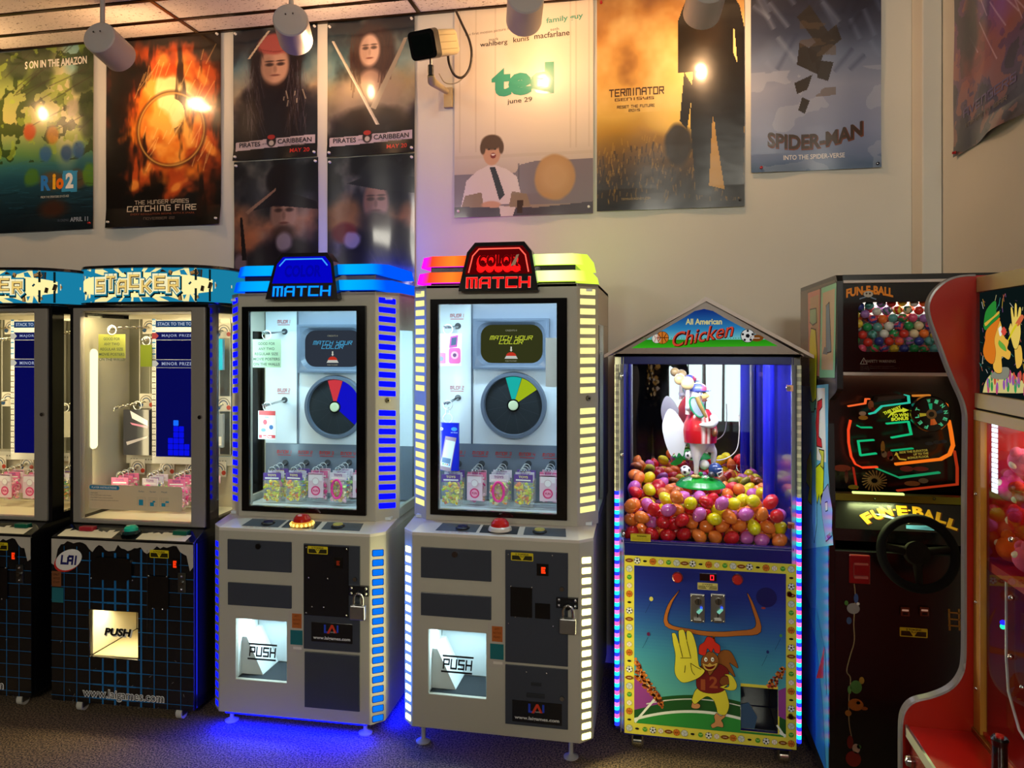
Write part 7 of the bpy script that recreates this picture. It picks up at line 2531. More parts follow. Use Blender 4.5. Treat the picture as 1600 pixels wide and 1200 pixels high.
# side boards, each with its stepped outline
prof = [(.10, .05), (.115, .75), (.10, 1.02), (.12, 1.28), (.105, 1.36), (.03, 1.385), (.0, 1.40), (.0, 1.745), (.015, zt), (.60, zt), (.60, .05)]
for s in (-1, 1):
    m = MB()
    a0, a1 = (-GW, -GW + .018) if s < 0 else (GW - .018, GW)
    m.prism(prof, a0, a1, '0c0c0e', 'satin', 'x')
    sb = m.build('side_board', bg, .003)
    if s > 0:
        continue
    # printed side: letter tiles, drips and a big C (print plane at x = -GW)
    f = lambda y, z, l=0: Vector((-GW - .0004 - .0003 * l, y, z))
    a = MB()

    def sp(u, v):
        d = ray(u, v); X = FB.ox - GW
        t = X / d.x
        return (t * d.y - FB.oy, EYE + t * d.z)

    def K(x, y):
        return sp(1250 + x / 4.571, 400 + y / 4.571)

    def KK(x, y):
        return sp(1250 + x / 4.571, 600 + y / 4.571)

    def pol(pts, c, l, k=K, out=None, m_='satin'):
        P = [k(*p) for p in pts]
        if out:
            a.line(f, P + [P[0]], .008, out, m_, l)
        ar = sum(P[i][0] * P[(i + 1) % len(P)][1] - P[(i + 1) % len(P)][0] * P[i][1] for i in range(len(P)))
        V = [f(x, z, l + .5) for x, z in (P if ar < 0 else P[::-1])]
        a.add(V, [tuple(range(len(V)))], c, m_)

    # base coat in blues
    a.add([f(.115, .10, 0), f(.60, .10, 0), f(.60, 1.38, 0), f(.125, 1.38, 0)], [(3, 2, 1, 0)], '3c90e0', 'satin')
    a.add([f(.02, 1.42, 0), f(.60, 1.42, 0), f(.60, 1.75, 0), f(.02, 1.75, 0)], [(3, 2, 1, 0)], '6a5a50', 'satin')
    pol([(58, 265), (145, 235), (140, 860), (66, 840)], 'dc9080', 1, out='3a1a14'); pol([(75, 300), (135, 275), (130, 820), (75, 800)], 'ccaa84', 2)
    pol([(155, 230), (262, 190), (250, 870), (140, 868)], '8cdcb8', 1, out='14302a'); pol([(165, 265), (252, 232), (238, 815), (155, 812)], 'd4bea0', 2)
    pol([(190, 360), (212, 335), (225, 680), (190, 690)], '6a8aa8', 4, out='1a1a20'); pol([(178, 650), (200, 655), (200, 705), (165, 700)], '6a7a90', 5)
    pol([(75, 385), (118, 378), (122, 470), (95, 490), (75, 470)], '9ac8a0', 5, out='102018')
    pol([(85, 520), (115, 530), (125, 700), (118, 1020), (95, 1050), (72, 900), (74, 600)], 'e6f01c', 6, out='20240c')
    pol([(72, 1030), (95, 1050), (118, 1030), (105, 1110), (85, 1110)], '70e0c0', 7, out='0c2018')
    # lower half
    pol([(20, 20), (205, 0), (200, 560), (240, 1150), (30, 1180)], '70c4f0', 1, KK); pol([(120, 30), (180, 28), (188, 560), (115, 540)], 'f4f8f0', 2, KK)
    pol([(90, 190), (118, 180), (122, 1000), (104, 1130), (88, 980)], '80e0ff', 3, KK, '0c2030')
    pol([(128, 130), (160, 110), (160, 160), (140, 190), (136, 380), (155, 400), (160, 450), (124, 440), (116, 280)], 'd83038', 4, KK, '400c10')
    pol([(52, 560), (80, 480), (88, 620), (84, 860), (60, 830), (72, 740), (50, 700)], 'e4f818', 5, KK, '1c2408')
    pol([(118, 600), (150, 570), (172, 620), (168, 780), (150, 860), (140, 780), (128, 850), (118, 760)], 'e4f818', 5, KK, '1c2408')
    pol([(140, 470), (175, 480), (172, 600), (150, 580), (160, 520)], 'd0d44a', 6, KK, '1c2408')
    pol([(150, 800), (205, 720), (235, 900), (230, 1080), (190, 1120), (165, 960)], '98a8f0', 5, KK, '10143a'); pol([(185, 850), (200, 845), (202, 900), (188, 905)], 'e8e8f4', 6, KK, '10143a')
    pol([(195, 1085), (222, 1060), (225, 1090), (205, 1105)], 'a02838', 7, KK)
    P = [(.60, .10), (.60, .62), (.34, .55), (.20, .30), (.15, .10)]
    a.add([f(y, z, 3) for y, z in P], [tuple(range(5))[::-1]], '1c6ae0', 'satin')
    P = [(.45, .55), (.30, .60), (.16, .50), (.14, .36), (.26, .46)]
    a.add([f(y, z, 4) for y, z in P], [tuple(range(5))], '2c80d0', 'satin')
    P = [(.30, .35), (.22, .45), (.17, .52), (.19, .40)]
    a.add([f(y, z, 5) for y, z in P], [tuple(range(4))], 'a02030', 'satin')
    a.build('side_print', sb)
# body: back, top, marquee box, lower front
b = MB()
b.box(-GW + .018, GW - .018, .59, .60, .05, zt, '101012', 'matte')
b.box(-GW + .018, GW - .018, .01, .60, zt - .02, zt, '0e0e10', 'satin')
mz0, mz1 = K3(700, 830)[1], K3(700, 190)[1]
wx0, wx1, wz0, wz1 = K3(420, 500)[0], .24, K3(700, 685)[1], K3(700, 328)[1]
b.box(-GW + .018, GW - .018, .02, .40, mz0 - .012, mz0, '0e0e10', 'satin')
b.box(-GW + .018, GW - .018, .115, .135, .05, .86, '0c0c0e', 'satin')
b.box(-GW + .018, GW - .018, .125, .59, .05, .07, '0c0c0e', 'satin')
b.build('cabinet', bg, .002)
mq = MB().plate(-GW + .018, GW - .018, mz0, mz1, [(wx0, wx1, wz0, wz1)], .006, .016, '0b0a0a', 'gloss')
for (cx_, cz_, sx, sz) in ((wx0, wz0, 1, 1), (wx0, wz1, 1, -1)):
    r_ = .022
    P = [(cx_, cz_)] + [(cx_ + sx * (r_ - r_ * math.cos(R(t))), cz_ + sz * (r_ - r_ * math.sin(R(t)))) for t in range(0, 91, 15)][::-1]
    if sx * sz < 0:
        P = P[::-1]
    mq.prism(P, .006, .016, '0b0a0a', 'gloss')
f = front(.0056, .0003)
X, Z = K3(500, 258)
arc = lambda Xx, Yy: (Xx, Yy - 2.2 * Xx * Xx + .012)
mq.text(f, 'FUN-E-BALL', X, Z - .006, .140, .030, '4a1a04', 'gloss', 1, bold=.07, bend=arc); mq.text(f, 'FUN-E-BALL', X, Z - .005, .138, .028, 'e88a20', 'gloss', 2, bold=.05, bend=arc)
X, Z = K3(490, 272); mq.disc(f, X, Z, .014, 'b8b0a0', 'gloss', 3, .010, n=16); mq.disc(f, X - .005, Z + .002, .003, '202020', 'gloss', 4, n=8).disc(f, X + .005, Z + .002, .003, '202020', 'gloss', 4, n=8)
mq.line(f, [K3(430, 305), K3(470, 292)], .004, '6a7a90', 'gloss', 3).line(f, [K3(510, 295), K3(545, 308)], .004, '6a7a90', 'gloss', 3)
A_, B_, C_ = K3(434, 772), K3(484, 772), K3(459, 728)
mq.line(f, [A_, B_, C_, A_], .002, 'a09a90', 'gloss', 1); mq.text(f, '!', *K3(459, 758), .002, .013, 'a09a90', 'gloss', 1, bold=.02)
X, Z = K3(582, 752); mq.text(f, 'SAFETY WARNING', X, Z, .086, .009, '9a948a', 'gloss', 1, bold=.01)
for i, (t, wd) in enumerate((('Warning: This product contains balls', .10), ('Choking hazard for children under 3', .115), ('years of age', .028))):
    x0_, z0_ = K3(434, 788 + i * 13); mq.text(f, t, x0_ + wd / 2, z0_, wd, .0042, '6a665e', 'gloss', 1)
mq.build('marquee_panel', bg)
for y0_, y1_ in ((168, 190), (832, 856)):
    za, zb = K3(700, y1_)[1], K3(700, y0_)[1]
    MB().box(-GW + .018, GW - .018, -.004, .012, za, zb, 'c8bcb4', 'satin').build('white_trim', bg, .002)
MB().box(wx0 - .004, wx1 + .004, .0165, .019, wz0 - .004, wz1 + .004, 'ffffff', 'glass').build('ball_window', bg)
bx = MB().box(wx0 - .03, wx1 + .012, .16, .165, wz0 - .02, wz1 + .02, '2a2622', 'matte').box(wx0 - .03, wx1 + .012, .02, .16, wz0 - .02, wz0 - .006, '2a2622', 'matte')
bx.build('ball_tray', bg)
MB().box(wx0, wx1, .125, .155, wz1 - .035, wz1 + .012, 'fff0e0', 'e1.3').build('ball_light', bg)
q_ = lamp('ball_lamp', 'AREA', (0, 0, 0), 1.6, 'fff0e0', rot=(0, 0, 0), shape='RECTANGLE', size=.34, size_y=.10)
q_.parent = bg; q_.location = ((wx0 + wx1) / 2, .085, wz1 + .002)

# playfield
zp0, zp1 = FB.K(1250, 600, 4.571, .26)(600, 775)[1] - .01, mz0 - .012
pl = MB().box(-GW + .018, GW - .018, .36, .37, zp0, zp1, '120c0c', 'satin')
pl.box(-GW + .0185, -GW + .022, .14, .36, zp0, zp1, '4a0c0c', 'satin')
for i in range(5):
    y = .17 + .035 * i
    pl.box(-GW + .022, -GW + .0225, y, y + .012, zp0 + .03 * i, zp1 - .05 * (i % 3), '8a1a14', 'satin')
pl.build('playfield', bg)
fp_ = FB.K(1250, 600, 4.571, .30)
DY = .30


def wall(pts, c, em, wd=.007, dep=.018, closed=False, name='track_wall'):
    m = MB(); wd *= .62
    P = [fp_(*p) for p in pts]
    if closed:
        P = P + [P[0]]
    for (ax_, az_), (bx_, bz_) in zip(P, P[1:]):
        dx, dz = bx_ - ax_, bz_ - az_
        L_ = math.hypot(dx, dz) or 1e-6
        nx_, nz_ = -dz / L_ * wd / 2, dx / L_ * wd / 2
        ex, ez_ = dx / L_ * wd / 3, dz / L_ * wd / 3
        Q = [(ax_ - nx_ - ex, az_ - nz_ - ez_), (bx_ - nx_ + ex, bz_ - nz_ + ez_), (bx_ + nx_ + ex, bz_ + nz_ + ez_), (ax_ + nx_ - ex, az_ + nz_ - ez_)]
        m.prism(Q, DY, DY + dep, c, em)
    return m.build(name, bg)


GREEN, ORNG, RED_ = '18c880', 'ff6a14', 'ff4a22'
wall([(365, 262), (350, 330), (352, 420), (370, 520), (400, 575), (450, 600), (555, 595)], RED_, 'e0.9', .008)
wall([(690, 575), (1010, 540), (1075, 505), (1100, 440), (1085, 340), (1070, 265)], 'ff7a1c', 'e0.9', .012)
wall([(1005, 300), (1045, 270), (1062, 215), (1050, 150), (1000, 115)], 'ff7a1c', 'e0.85', .013)
wall([(350, 160), (470, 140), (475, 108), (500, 108)], 'ff6a30', 'e0.9', .007)
wall([(500, 215), (540, 205), (590, 160), (785, 135), (780, 85), (755, 80)], '30c8a8', 'e0.85', .007)
wall([(415, 300), (440, 312), (515, 312)], GREEN, 'e0.7', .007)
wall([(625, 285), (780, 270), (800, 360), (660, 385)], GREEN, 'e0.85', .007)
wall([(530, 402), (420, 410), (437, 512), (548, 498)], GREEN, 'e0.8', .007)
wall([(660, 478), (810, 462)], GREEN, 'e0.6', .006)
wall([(950, 328), (1010, 320)], GREEN, 'e0.7', .006)
wall([(550, 605), (715, 672), (1000, 635)], '24b070', 'e0.6', .008)
wall([(700, 765), (1130, 720), (1130, 600), (1110, 480)], 'd8401c', 'e0.5', .006)
wall([(385, 600), (410, 750)], 'c0301c', 'e0.5', .006)
wall([(815, 85), (930, 82)], 'e88a30', 'e0.7', .010)
MB().prism([fp_(*p) for p in ((545, 130), (750, 100), (750, 80), (560, 95))], DY, DY + .05, '3a4448', 'satin').build('steel_ramp', bg)
pr = MB(); f = front(DY - .002, .0004)
X, Z = fp_(662, 195); pr.text(f, 'THIS WAY', X - .002, Z + .004, .062, .012, 'd8e030', 'e0.8', 1, bold=.05, rot=.42)
X, Z = fp_(712, 222); pr.text(f, 'TO WIN', X, Z, .055, .012, 'd8e030', 'e0.8', 1, bold=.05, rot=.10); X, Z = fp_(712, 248); pr.text(f, 'BONUS', X, Z, .056, .012, 'd8e030', 'e0.8', 1, bold=.05, rot=.10)
pr.line(f, [fp_(628, 238), fp_(650, 212), fp_(690, 193), fp_(730, 187)], [.002, .006, .008, .009], 'd8e030', 'e0.8', 1); pr.poly(f, [fp_(730, 168), fp_(776, 186), fp_(732, 206)], 'd8e030', 'e0.8', 1)
pr.build('bonus_sign', bg); pr = MB()
for i, t in enumerate(('RIDE THE ELEVATOR', 'UP TO THE', 'BONUS FLOOR')):
    X, Z = fp_((810, 862, 842)[i], (480, 498, 522)[i]); pr.text(f, t, X, Z, (.092, .048, .068)[i], .008, 'c0a840', 'e0.55', 1, bold=.03, rot=.12)
pr.line(f, [fp_(755, 540), fp_(710, 535), fp_(690, 505)], .005, 'd0a830', 'e0.6', 1); pr.poly(f, [fp_(672, 512), fp_(684, 485), fp_(702, 500)], 'd0a830', 'e0.6', 1)
pr.build('elevator_sign', bg); pr = MB()
X, Z = fp_(530, 690)
for i in range(20):
    a = 2 * PI * i / 20
    pr.line(f, [(X + .012 * math.cos(a), Z + .010 * math.sin(a)), (X + .027 * math.cos(a + .35), Z + .024 * math.sin(a + .35)), (X + .040 * math.cos(a + .45), Z + .036 * math.sin(a + .45))], .0045, 'a07a40', 'satin', 1)
pr.build('toothed_disc', bg); pr = MB()
for (x, y, rx, ry, c) in ((505, 150, .010, .016, 'b08060'), (520, 180, .007, .007, '8a2420'), (445, 210, .012, .008, 'c0b8a8'), (450, 240, .016, .008, 'c8a040'), (590, 450, .007, .022, 'b08a40'), (600, 500, .009, .012, '9a8a70'), (640, 510, .010, .016, '8a3a34'), (650, 530, .007, .008, 'a89a90'),
                          (760, 605, .022, .010, '9a3a3a'), (860, 605, .026, .008, '9a3a34'), (800, 710, .026, .009, 'a86a3a'), (880, 690, .016, .009, '8a7a5a'), (300, 600, .03, .012, '8a3a20'), (380, 735, .018, .008, 'a08a20'), (330, 660, .006, .024, '5a0c0c')):
    X, Z = fp_(x, y); pr.disc(f, X, Z, rx, c, 'satin', 1, ry, n=14)
for (x, y) in ((920, 425), (980, 415), (1020, 410)):
    X, Z = fp_(x, y); pr.disc(f, X, Z, .014, '3a444c', 'satin', 1, .006, n=12)
pr.build('ornaments', bg)
# round spinner with letters
X, Z = fp_(915, 210)
sd = MB().lathe([(.0, 1.0), (.058, 1.0), (.062, .8), (.062, 0)], (X, DY, Z), (0, -.03, 0), '14181a', 'gloss', 40)
f2 = front(DY - .0305, .0004)
for i, ch in enumerate('WINNER FELT '):
    a = R(100 - i * 30)
    if ch != ' ':
        sd.text(f2, ch, X + .046 * math.cos(a), Z + .046 * math.sin(a), .011, .013, '58d090', 'e0.6', 1, rot=a - PI / 2, bold=.04)
for a_, c in ((95, '28c080'), (185, 'c8b030'), (20, '2a3a40'), (275, 'd85a20'), (290, 'e07030')):
    a = R(a_); sd.line(f2, [(X, Z), (X + .036 * math.cos(a), Z + .036 * math.sin(a))], [.004, .013], c, 'e0.5', 1)
sd.disc(f2, X, Z, .017, '8a7a50', 'gloss', 3, n=20).disc(f2, X, Z, .009, '18180c', 'gloss', 4, n=16)
sd.build('spinner', bg)
q_ = lamp('playfield_lamp', 'AREA', (0, 0, 0), .12, 'ffb080', rot=(R(30), 0, 0), shape='RECTANGLE', size=.4, size_y=.05)
q_.parent = bg; q_.location = (0, .16, mz0 - .03)
# ledge with its lamp and the printed dash
KD = FB.K(1250, 600, 4.571, .19)
lz = KD(600, 790)[1]
d0 = KD(600, 840)[1]
ld = MB().box(-GW + .018, GW - .018, .185, .22, d0, lz, '7a7a30', 'metal')
for x in (532, 955):
    X, Z = KD(x, 818); ld.ball((X, .184, Z), .005, '5a5a40', 'chrome', 10, 8)
ld.build('ledge', bg)
MB().box(-.20, -.04, .165, .18, lz + .004, lz + .010, 'e8ff90', 'e1.2').build('dash_light', bg)
q_ = lamp('dash_lamp', 'AREA', (0, 0, 0), 1.8, 'e0f0a0', rot=(R(-42), 0, 0), shape='RECTANGLE', size=.14, size_y=.03)
q_.parent = bg; q_.location = (-.12, .135, lz + .03)
# the dash leans forward
KE = FB.K(1250, 600, 4.571, .135)
e0 = KE(600, 1045)[1]
fd = lambda x, t, l=0: Vector((x, .19 + (.135 - .19) * t - .0005 * l, d0 + (e0 - d0) * t + .0002 * l))
dm = MB()
dm.add([fd(-GW + .018, 0), fd(GW - .018, 0), fd(GW - .018, 1), fd(-GW + .018, 1)], [(0, 3, 2, 1)], '7c8068', 'satin')
dm.prism([(.135, e0), (.19, d0), (.22, d0), (.22, e0 - .04), (.135, e0 - .04)], -GW + .018, GW - .018, '101010', 'satin', 'x')
xs_ = lambda x: FB.K(1250, 600, 4.571, .16)(x, 930)[0]
dm.add([fd(xs_(700), .0, 1), fd(GW - .018, 0, 1), fd(GW - .018, 1, 1), fd(xs_(610), 1, 1)], [(0, 3, 2, 1)], '0e0e0e', 'satin')
for i, ch in enumerate('FUN-E-BALL'):
    x = xs_((480, 555, 625, 682, 738, 790, 850, 925, 1010, 1085)[i])
    t_ = (.42, .28, .16, .18, .12, .18, .14, .22, .32, .52)[i]
    rt_ = (.55, .35, .2, .05, 0, 0, -.08, -.18, -.3, -.4)[i]
    if ch == '-':
        dm.text(lambda X_, Y_, l: fd(X_, -Y_, l), ch, x, -t_ - .1, .008, .05, 'f0b830', 'satin', 3, bold=.05)
    else:
        dm.text(lambda X_, Y_, l: fd(X_, -Y_ / .115, l), ch, x + .002, -t_ * .115 - .022, .036, .044, '5a2c08', 'satin', 2, bold=.08, rot=rt_)
        dm.text(lambda X_, Y_, l: fd(X_, -Y_ / .115, l), ch, x, -t_ * .115 - .020, .033, .040, 'f2b428', 'satin', 3, bold=.05, rot=rt_)
f3 = lambda X_, Y_, l=0: fd(X_, -Y_, l)
X = xs_(750); dm.disc(f3, X, -.60, .026, '2a2a24', 'satin', 3, .16, n=20).disc(f3, X, -.60, .023, 'c8ccc0', 'satin', 4, .14, n=20).disc(f3, X - .008, -.60, .006, '202020', 'satin', 5, .05, n=10).disc(f3, X + .009, -.60, .006, '202020', 'satin', 5, .05, n=10)
dm.line(f3, [(xs_(570), -.45), (xs_(640), -.55), (xs_(700), -.6)], .03, '8aa8c8', 'satin', 3)
dm.line(f3, [(xs_(825), -.80), (xs_(870), -.88), (xs_(940), -.9)], [.06, .12, .06], '5a98d0', 'satin', 3)
dm.build('dash_panel', bg)
# steering wheel
KW = FB.K(1290, 740, 5.4545, .03)
wx_, wz_ = KW(800, 690)
wr = KW(1120, 690)[0] - wx_
wh = thing('tmp', '', '')
bpy.data.objects.remove(wh)
til = Matrix.Rotation(R(-18), 3, 'X')
cen = Vector((wx_, .045, wz_))
rim = MB().tube([cen + til @ Vector((wr * math.cos(t), 0, wr * math.sin(t))) for t in [2 * PI * i / 48 for i in range(48)]], .0145, '0a0a0b', 'matte', 12, True)
wheel = rim.build('steering_wheel', bg)
sp_ = MB()
for a_ in (170, 10, 268):
    a = R(a_)
    p1 = cen + til @ Vector((wr * math.cos(a), 0, wr * math.sin(a))); p0 = cen + til @ Vector((.02 * math.cos(a), .015, .02 * math.sin(a)))
    sp_.tube([p0, p1], [.016, .010], '15100a', 'matte', 8)
sp_.lathe([(.038, 0), (.036, .8), (.02, 1), (0, 1.02)], cen + til @ Vector((0, .02, 0)), til @ Vector((0, -.03, 0)), '15100a', 'matte', 24)
sp_.cyl(cen + til @ Vector((0, .02, 0)), cen + til @ Vector((0, .10, 0)), .02, None, '101010', 'satin', 16)
sp_.build('spokes', wheel)
# lower front fittings
fy = .115
K5 = FB.K(1250, 850, 3.4286, fy)
X, Z = K5(317, 133)
tk = MB().box(X - .033, X + .033, fy - .008, fy, Z - .048, Z + .048, '7a1014', 'plastic')
tko = tk.build('ticket_dispenser', bg, .004)
MB().box(X - .018, X + .024, fy - .016, fy - .006, Z + .016, Z + .021, 'c08078', 'metal').box(X - .018, X + .024, fy - .016, fy - .006, Z - .028, Z - .020, 'c09088', 'metal').box(X - .020, X - .018, fy - .012, fy - .006, Z - .025, Z + .018, 'b07068', 'metal').build('ticket_slot', tko)
for x in (559, 662):
    X, Z = K5(x, 358)
    MB().box(X - .013, X + .013, fy - .010, fy, Z - .014, Z + .014, '6a3020', 'plastic').box(X - .010, X + .010, fy - .011, fy - .009, Z + .002, Z + .008, 'f0b090', 'e0.3').box(X - .008, X + .008, fy - .0115, fy - .009, Z - .010, Z - .002, '20100c', 'matte').build('coin_entry', bg, .002)
f = front(fy - .0008, .0003)
st = MB()
X, Z = K5(608, 474)
st.rect(f, X - .042, X + .042, Z - .015, Z + .015, 'c8b428', 'satin', 1, .003)
st.poly(f, [(X - .038, Z + .004), (X - .012, Z + .004), (X - .002, Z - .012), (X - .038, Z - .012)], '2a2608', 'satin', 2).poly(f, [(X + .012, Z + .004), (X + .038, Z + .004), (X + .038, Z - .012), (X + .002, Z - .012)], '2a2608', 'satin', 2)
st.text(f, '2 TOKENS', X, Z + .009, .046, .006, '1c1a08', 'satin', 3, bold=.02).text(f, '1 PLAY', X, Z + .001, .026, .005, '1c1a08', 'satin', 3, bold=.02)
st.build('token_sticker', bg)
dc = MB()
P = [K5(x, y) for x, y in ((290, 215), (296, 290), (288, 420), (290, 520), (268, 600), (250, 680), (270, 720), (262, 820), (262, 950), (275, 1030))]
dc.line(f, [(v.x, v.y) for v in smooth([(p[0], p[1], 0) for p in P], 5)], .0035, '8a7a58', 'satin', 1)
for x, y, rx, ry, c in ((285, 345, .020, .018, '7a7a78'), (300, 290, .007, .016, '2a4a78'), (262, 410, .008, .012, '2a4a6a'), (248, 315, .006, .008, '3a6a30'), (300, 765, .018, .022, '3c6a34'), (330, 730, .008, .012, '8a6a2a'), (265, 780, .006, .014, '4a7a40'),
                        (298, 860, .024, .020, '9a5a24'), (345, 880, .010, .006, '8a4a20'), (258, 905, .010, .010, 'a06a30'), (268, 1060, .010, .022, '6a1a14'), (300, 1095, .012, .016, 'b09a88'), (285, 1150, .024, .026, '7a1c18'), (316, 1085, .007, .007, '3a6a30'), (310, 320, .005, .005, 'c8c8c0'), (312, 850, .006, .006, 'd8d0c0')):
    X, Z = K5(x, y); dc.disc(f, X, Z, rx, c, 'satin', 2, ry, n=16)
dc.build('rope_decals', bg); dc = MB()
for x in (797, 850):
    dc.line(f, [K5(x, 350), K5(x + 4, 460)], .006, '9a6a28', 'satin', 2)
for y in (365, 400, 435):
    dc.line(f, [K5(795, y), K5(858, y + 6)], .005, '9a6a28', 'satin', 2)
dc.build('ladder_decal', bg)

# balls in the lit window
rg = random.Random(31)
BC = [('orange', 'e8702c'), ('pink', 'e0507a'), ('green', '1c8a4a'), ('cream', 'e0c8a0'), ('red', 'c83428'), ('blue', '2c3c8a'), ('teal', '5a9a98'), ('violet', '9a6ab0'), ('white', 'd8d4cc'), ('yellow', 'd8b83c')]
br = .0145
src = {}
ROWN = ['bottom', 'second', 'third', 'fourth', 'fifth', 'sixth', 'seventh', 'top', 'top']
bp = []
z = wz0 - .004 + br
row = 0
while z < wz1 + .012:
    for lay in (0, 1):
        x = wx0 - .008 + br + rg.uniform(0, br)
        while x < .175:
            if lay == 0 or row > 3:
                bp.append([x + rg.uniform(-.003, .003), .036 + lay * .030, z + rg.uniform(-.004, .004), lay])
            x += br * 2.06
    z += br * 1.80
    row += 1
bq = np.array([p_[:3] for p_ in bp])
for it in range(260):
    d = bq[:, None, :] - bq[None, :, :]
    L_ = np.sqrt((d ** 2).sum(-1)) + 1e-9
    pen = np.clip(2 * br * 1.01 - L_, 0, None)
    np.fill_diagonal(pen, 0)
    bq += (d / L_[..., None] * pen[..., None]).sum(1) * .35
    bq[:, 2] -= .00012
    bq = np.minimum(np.maximum(bq, [wx0 - .025 + br, .0205 + br, wz0 - .0055 + br]), [.185, .085, wz1 + .012])
order = sorted(range(len(bp)), key=lambda i_: (bp[i_][3], round((bq[i_][2] - wz0) / (br * 1.8)), bq[i_][0]))
NUM = ['first', 'second', 'third', 'fourth', 'fifth', 'sixth', 'seventh', 'eighth', 'ninth', 'tenth', 'eleventh', 'twelfth', 'thirteenth', 'fourteenth', 'fifteenth', 'sixteenth']
seen_ = {}
for i_ in order:
    lay = bp[i_][3]
    row = max(0, min(8, int(round((bq[i_][2] - wz0 - br) / (br * 1.8)))))
    ci = seen_.get((lay, row), 0); seen_[(lay, row)] = ci + 1
    nm, c = rg.choice(BC)
    two = rg.random() < .4
    key = (nm, two)
    lb = '%s bouncy ball, %s from the left, %s %srow of the window' % (nm + (' swirled' if two else ''), NUM[min(ci, 15)], ROWN[row], 'rear ' if lay else '')
    if key not in src:
        c2 = lin(rg.choice(['f0ece0', '3a2a5a', 'e8d040', '2c6a5a', 'd84a5a']))
        c1 = lin(c)
        ph = rg.uniform(0, 6)
        vf = (lambda p, c1=c1, c2=c2, ph=ph: c2 if math.sin(p.x * 330 + math.sin(p.z * 260 + ph) * 1.6 + p.y * 160 + ph) > .25 else c1) if two else None
        o = MB().ball((0, 0, 0), br * .97, c, 'plastic', 22, 16, None, vf).build('bouncy_ball')
        src[key] = o
        tag(o, lb, 'ball', 'bouncy balls in the lit window')
    else:
        o = src[key].copy(); COL.objects.link(o); o['label'] = lb
    o.location = (FB.ox + bq[i_][0], FB.oy + bq[i_][1], bq[i_][2])
    o.rotation_euler = (rg.uniform(0, 6), rg.uniform(0, 6), rg.uniform(0, 6))
# ------------------------------------------------------------------ red sweets grabber seen from its flank
XG, YR = .734, 1.90
rc = thing('red_grabber', 'red grabber machine with a clown picture at the right edge', 'arcade machine', (XG, YR, 0), 0)
lx = lambda u, v: (lambda p: (p.x - XG, p.z))(at(u, v, YR))
g3 = lambda x, y: (1250 + x / 4.571, 400 + y / 4.571)
g4 = lambda x, y: (1250 + x / 4.571, 600 + y / 4.571)
g5 = lambda x, y: (1250 + x / 3.4286, 850 + y / 3.4286)
edge = [g3(1255, 138), g3(1190, 140), g3(1120, 150), g3(1055, 175), g3(1000, 215), g3(955, 265), g3(925, 330), g3(922, 395), g3(940, 470), g3(975, 565), g3(1010, 655), g3(1060, 790), g3(1110, 910), g3(1160, 1020),
        g4(1185, 195), g4(1190, 300), g4(1186, 700), g4(1184, 1100), g5(888, 500), g5(884, 640), g5(870, 700), g5(835, 755), g5(780, 795), g5(700, 825), g5(620, 845), g5(575, 880), g5(550, 940), g5(545, 1050), g5(545, 1200), (1409, 1260)]
P = [lx(*p) for p in edge]
P = [(v.x, v.y) for v in smooth([(p[0], p[1], 0) for p in P], 3)]
P = [(x, z) for x, z in P if z > .06] + [(P[-1][0], .06)]
full = P + [(.44, .06), (.44, P[0][1])]
sb = MB().prism(full, 0, .022, '981a0c', 'satin', 'y').build('side_panel', rc)
tm = MB()
tp = [Vector((x, .011, z)) for x, z in P]
V = []
for i, p in enumerate(tp):
    d = (tp[min(i + 1, len(tp) - 1)] - tp[max(i - 1, 0)]).normalized()
    n_ = Vector((d.z, 0, -d.x))
    V += [p + n_ * -.002 + Vector((0, -.0115, 0)), p + n_ * .0025 + Vector((0, -.0105, 0)), p + n_ * .0025 + Vector((0, .0105, 0)), p + n_ * -.002 + Vector((0, .0115, 0))]
Q = [(i * 4 + j, i * 4 + j + 1, i * 4 + 5 + j, i * 4 + 4 + j) for i in range(len(tp) - 1) for j in range(3)]
tm.add(V, Q + [q[::-1] for q in Q], 'a8a09c', 'satin')
tm.build('edge_moulding', sb)
YN = -.75                                                      # how far the machine runs towards the viewer
zdk = .641
# deck and pedestal
xd = atz(1418, 1134, zdk).x - XG
b = MB().box(xd, .0, YN, -.0005, zdk - .02, zdk, 'c0180c', 'satin').build('control_deck', rc, .002)
MB().box(xd - .006, xd, YN, -.0005, zdk - .022, zdk + .002, 'a8a4a0', 'metal').build('deck_edge', b)
b = MB().box(xd + .004, .43, YN, -.0005, .06, zdk - .02, '8a1810', 'satin')
b.build('pedestal', rc)
pz = atx(*g5(605, 1165), XG + xd + .004)
MB().lathe([(.014, 0), (.014, .4), (.011, .8), (0, 1)], (xd + .004, pz.y - YR, pz.z), (-.018, 0, 0), 'c8c4c0', 'chrome', 18).build('chrome_button', rc)
# body shell: marquee box, bars, back
hz = lambda u, v: atx(u, v, XG).z
hy = lambda u, v: atx(u, v, XG).y - YR
ztop = hz(1525, 432)
a0, a1 = hz(1526, 458), hz(1526, 613)
m0, m1 = hz(1526, 614), hz(1526, 637)
n0, n1 = hz(1526, 640), hz(1526, 656)
CRM = 'c8b074'
sh_ = MB()
sh_.box(0, .43, YN, -.0005, a0 + .002, ztop - .002, CRM, 'satin')
sh_.box(-.004, .02, YN, -.0005, m1, m0, 'd8c890', 'satin'); sh_.box(-.006, .02, YN, -.0005, n1, n0, 'd8c488', 'satin'); sh_.box(.0, .02, YN, -.0005, n0, m1, '14100c', 'matte')
sh_.box(.42, .43, YN, -.0005, zdk, a0, 'a81a12', 'satin')
sh_.box(.02, .42, YN, -.0005, m1 - .004, m0, '5a1410', 'satin')
sh_.build('upper_body', rc, .0015)
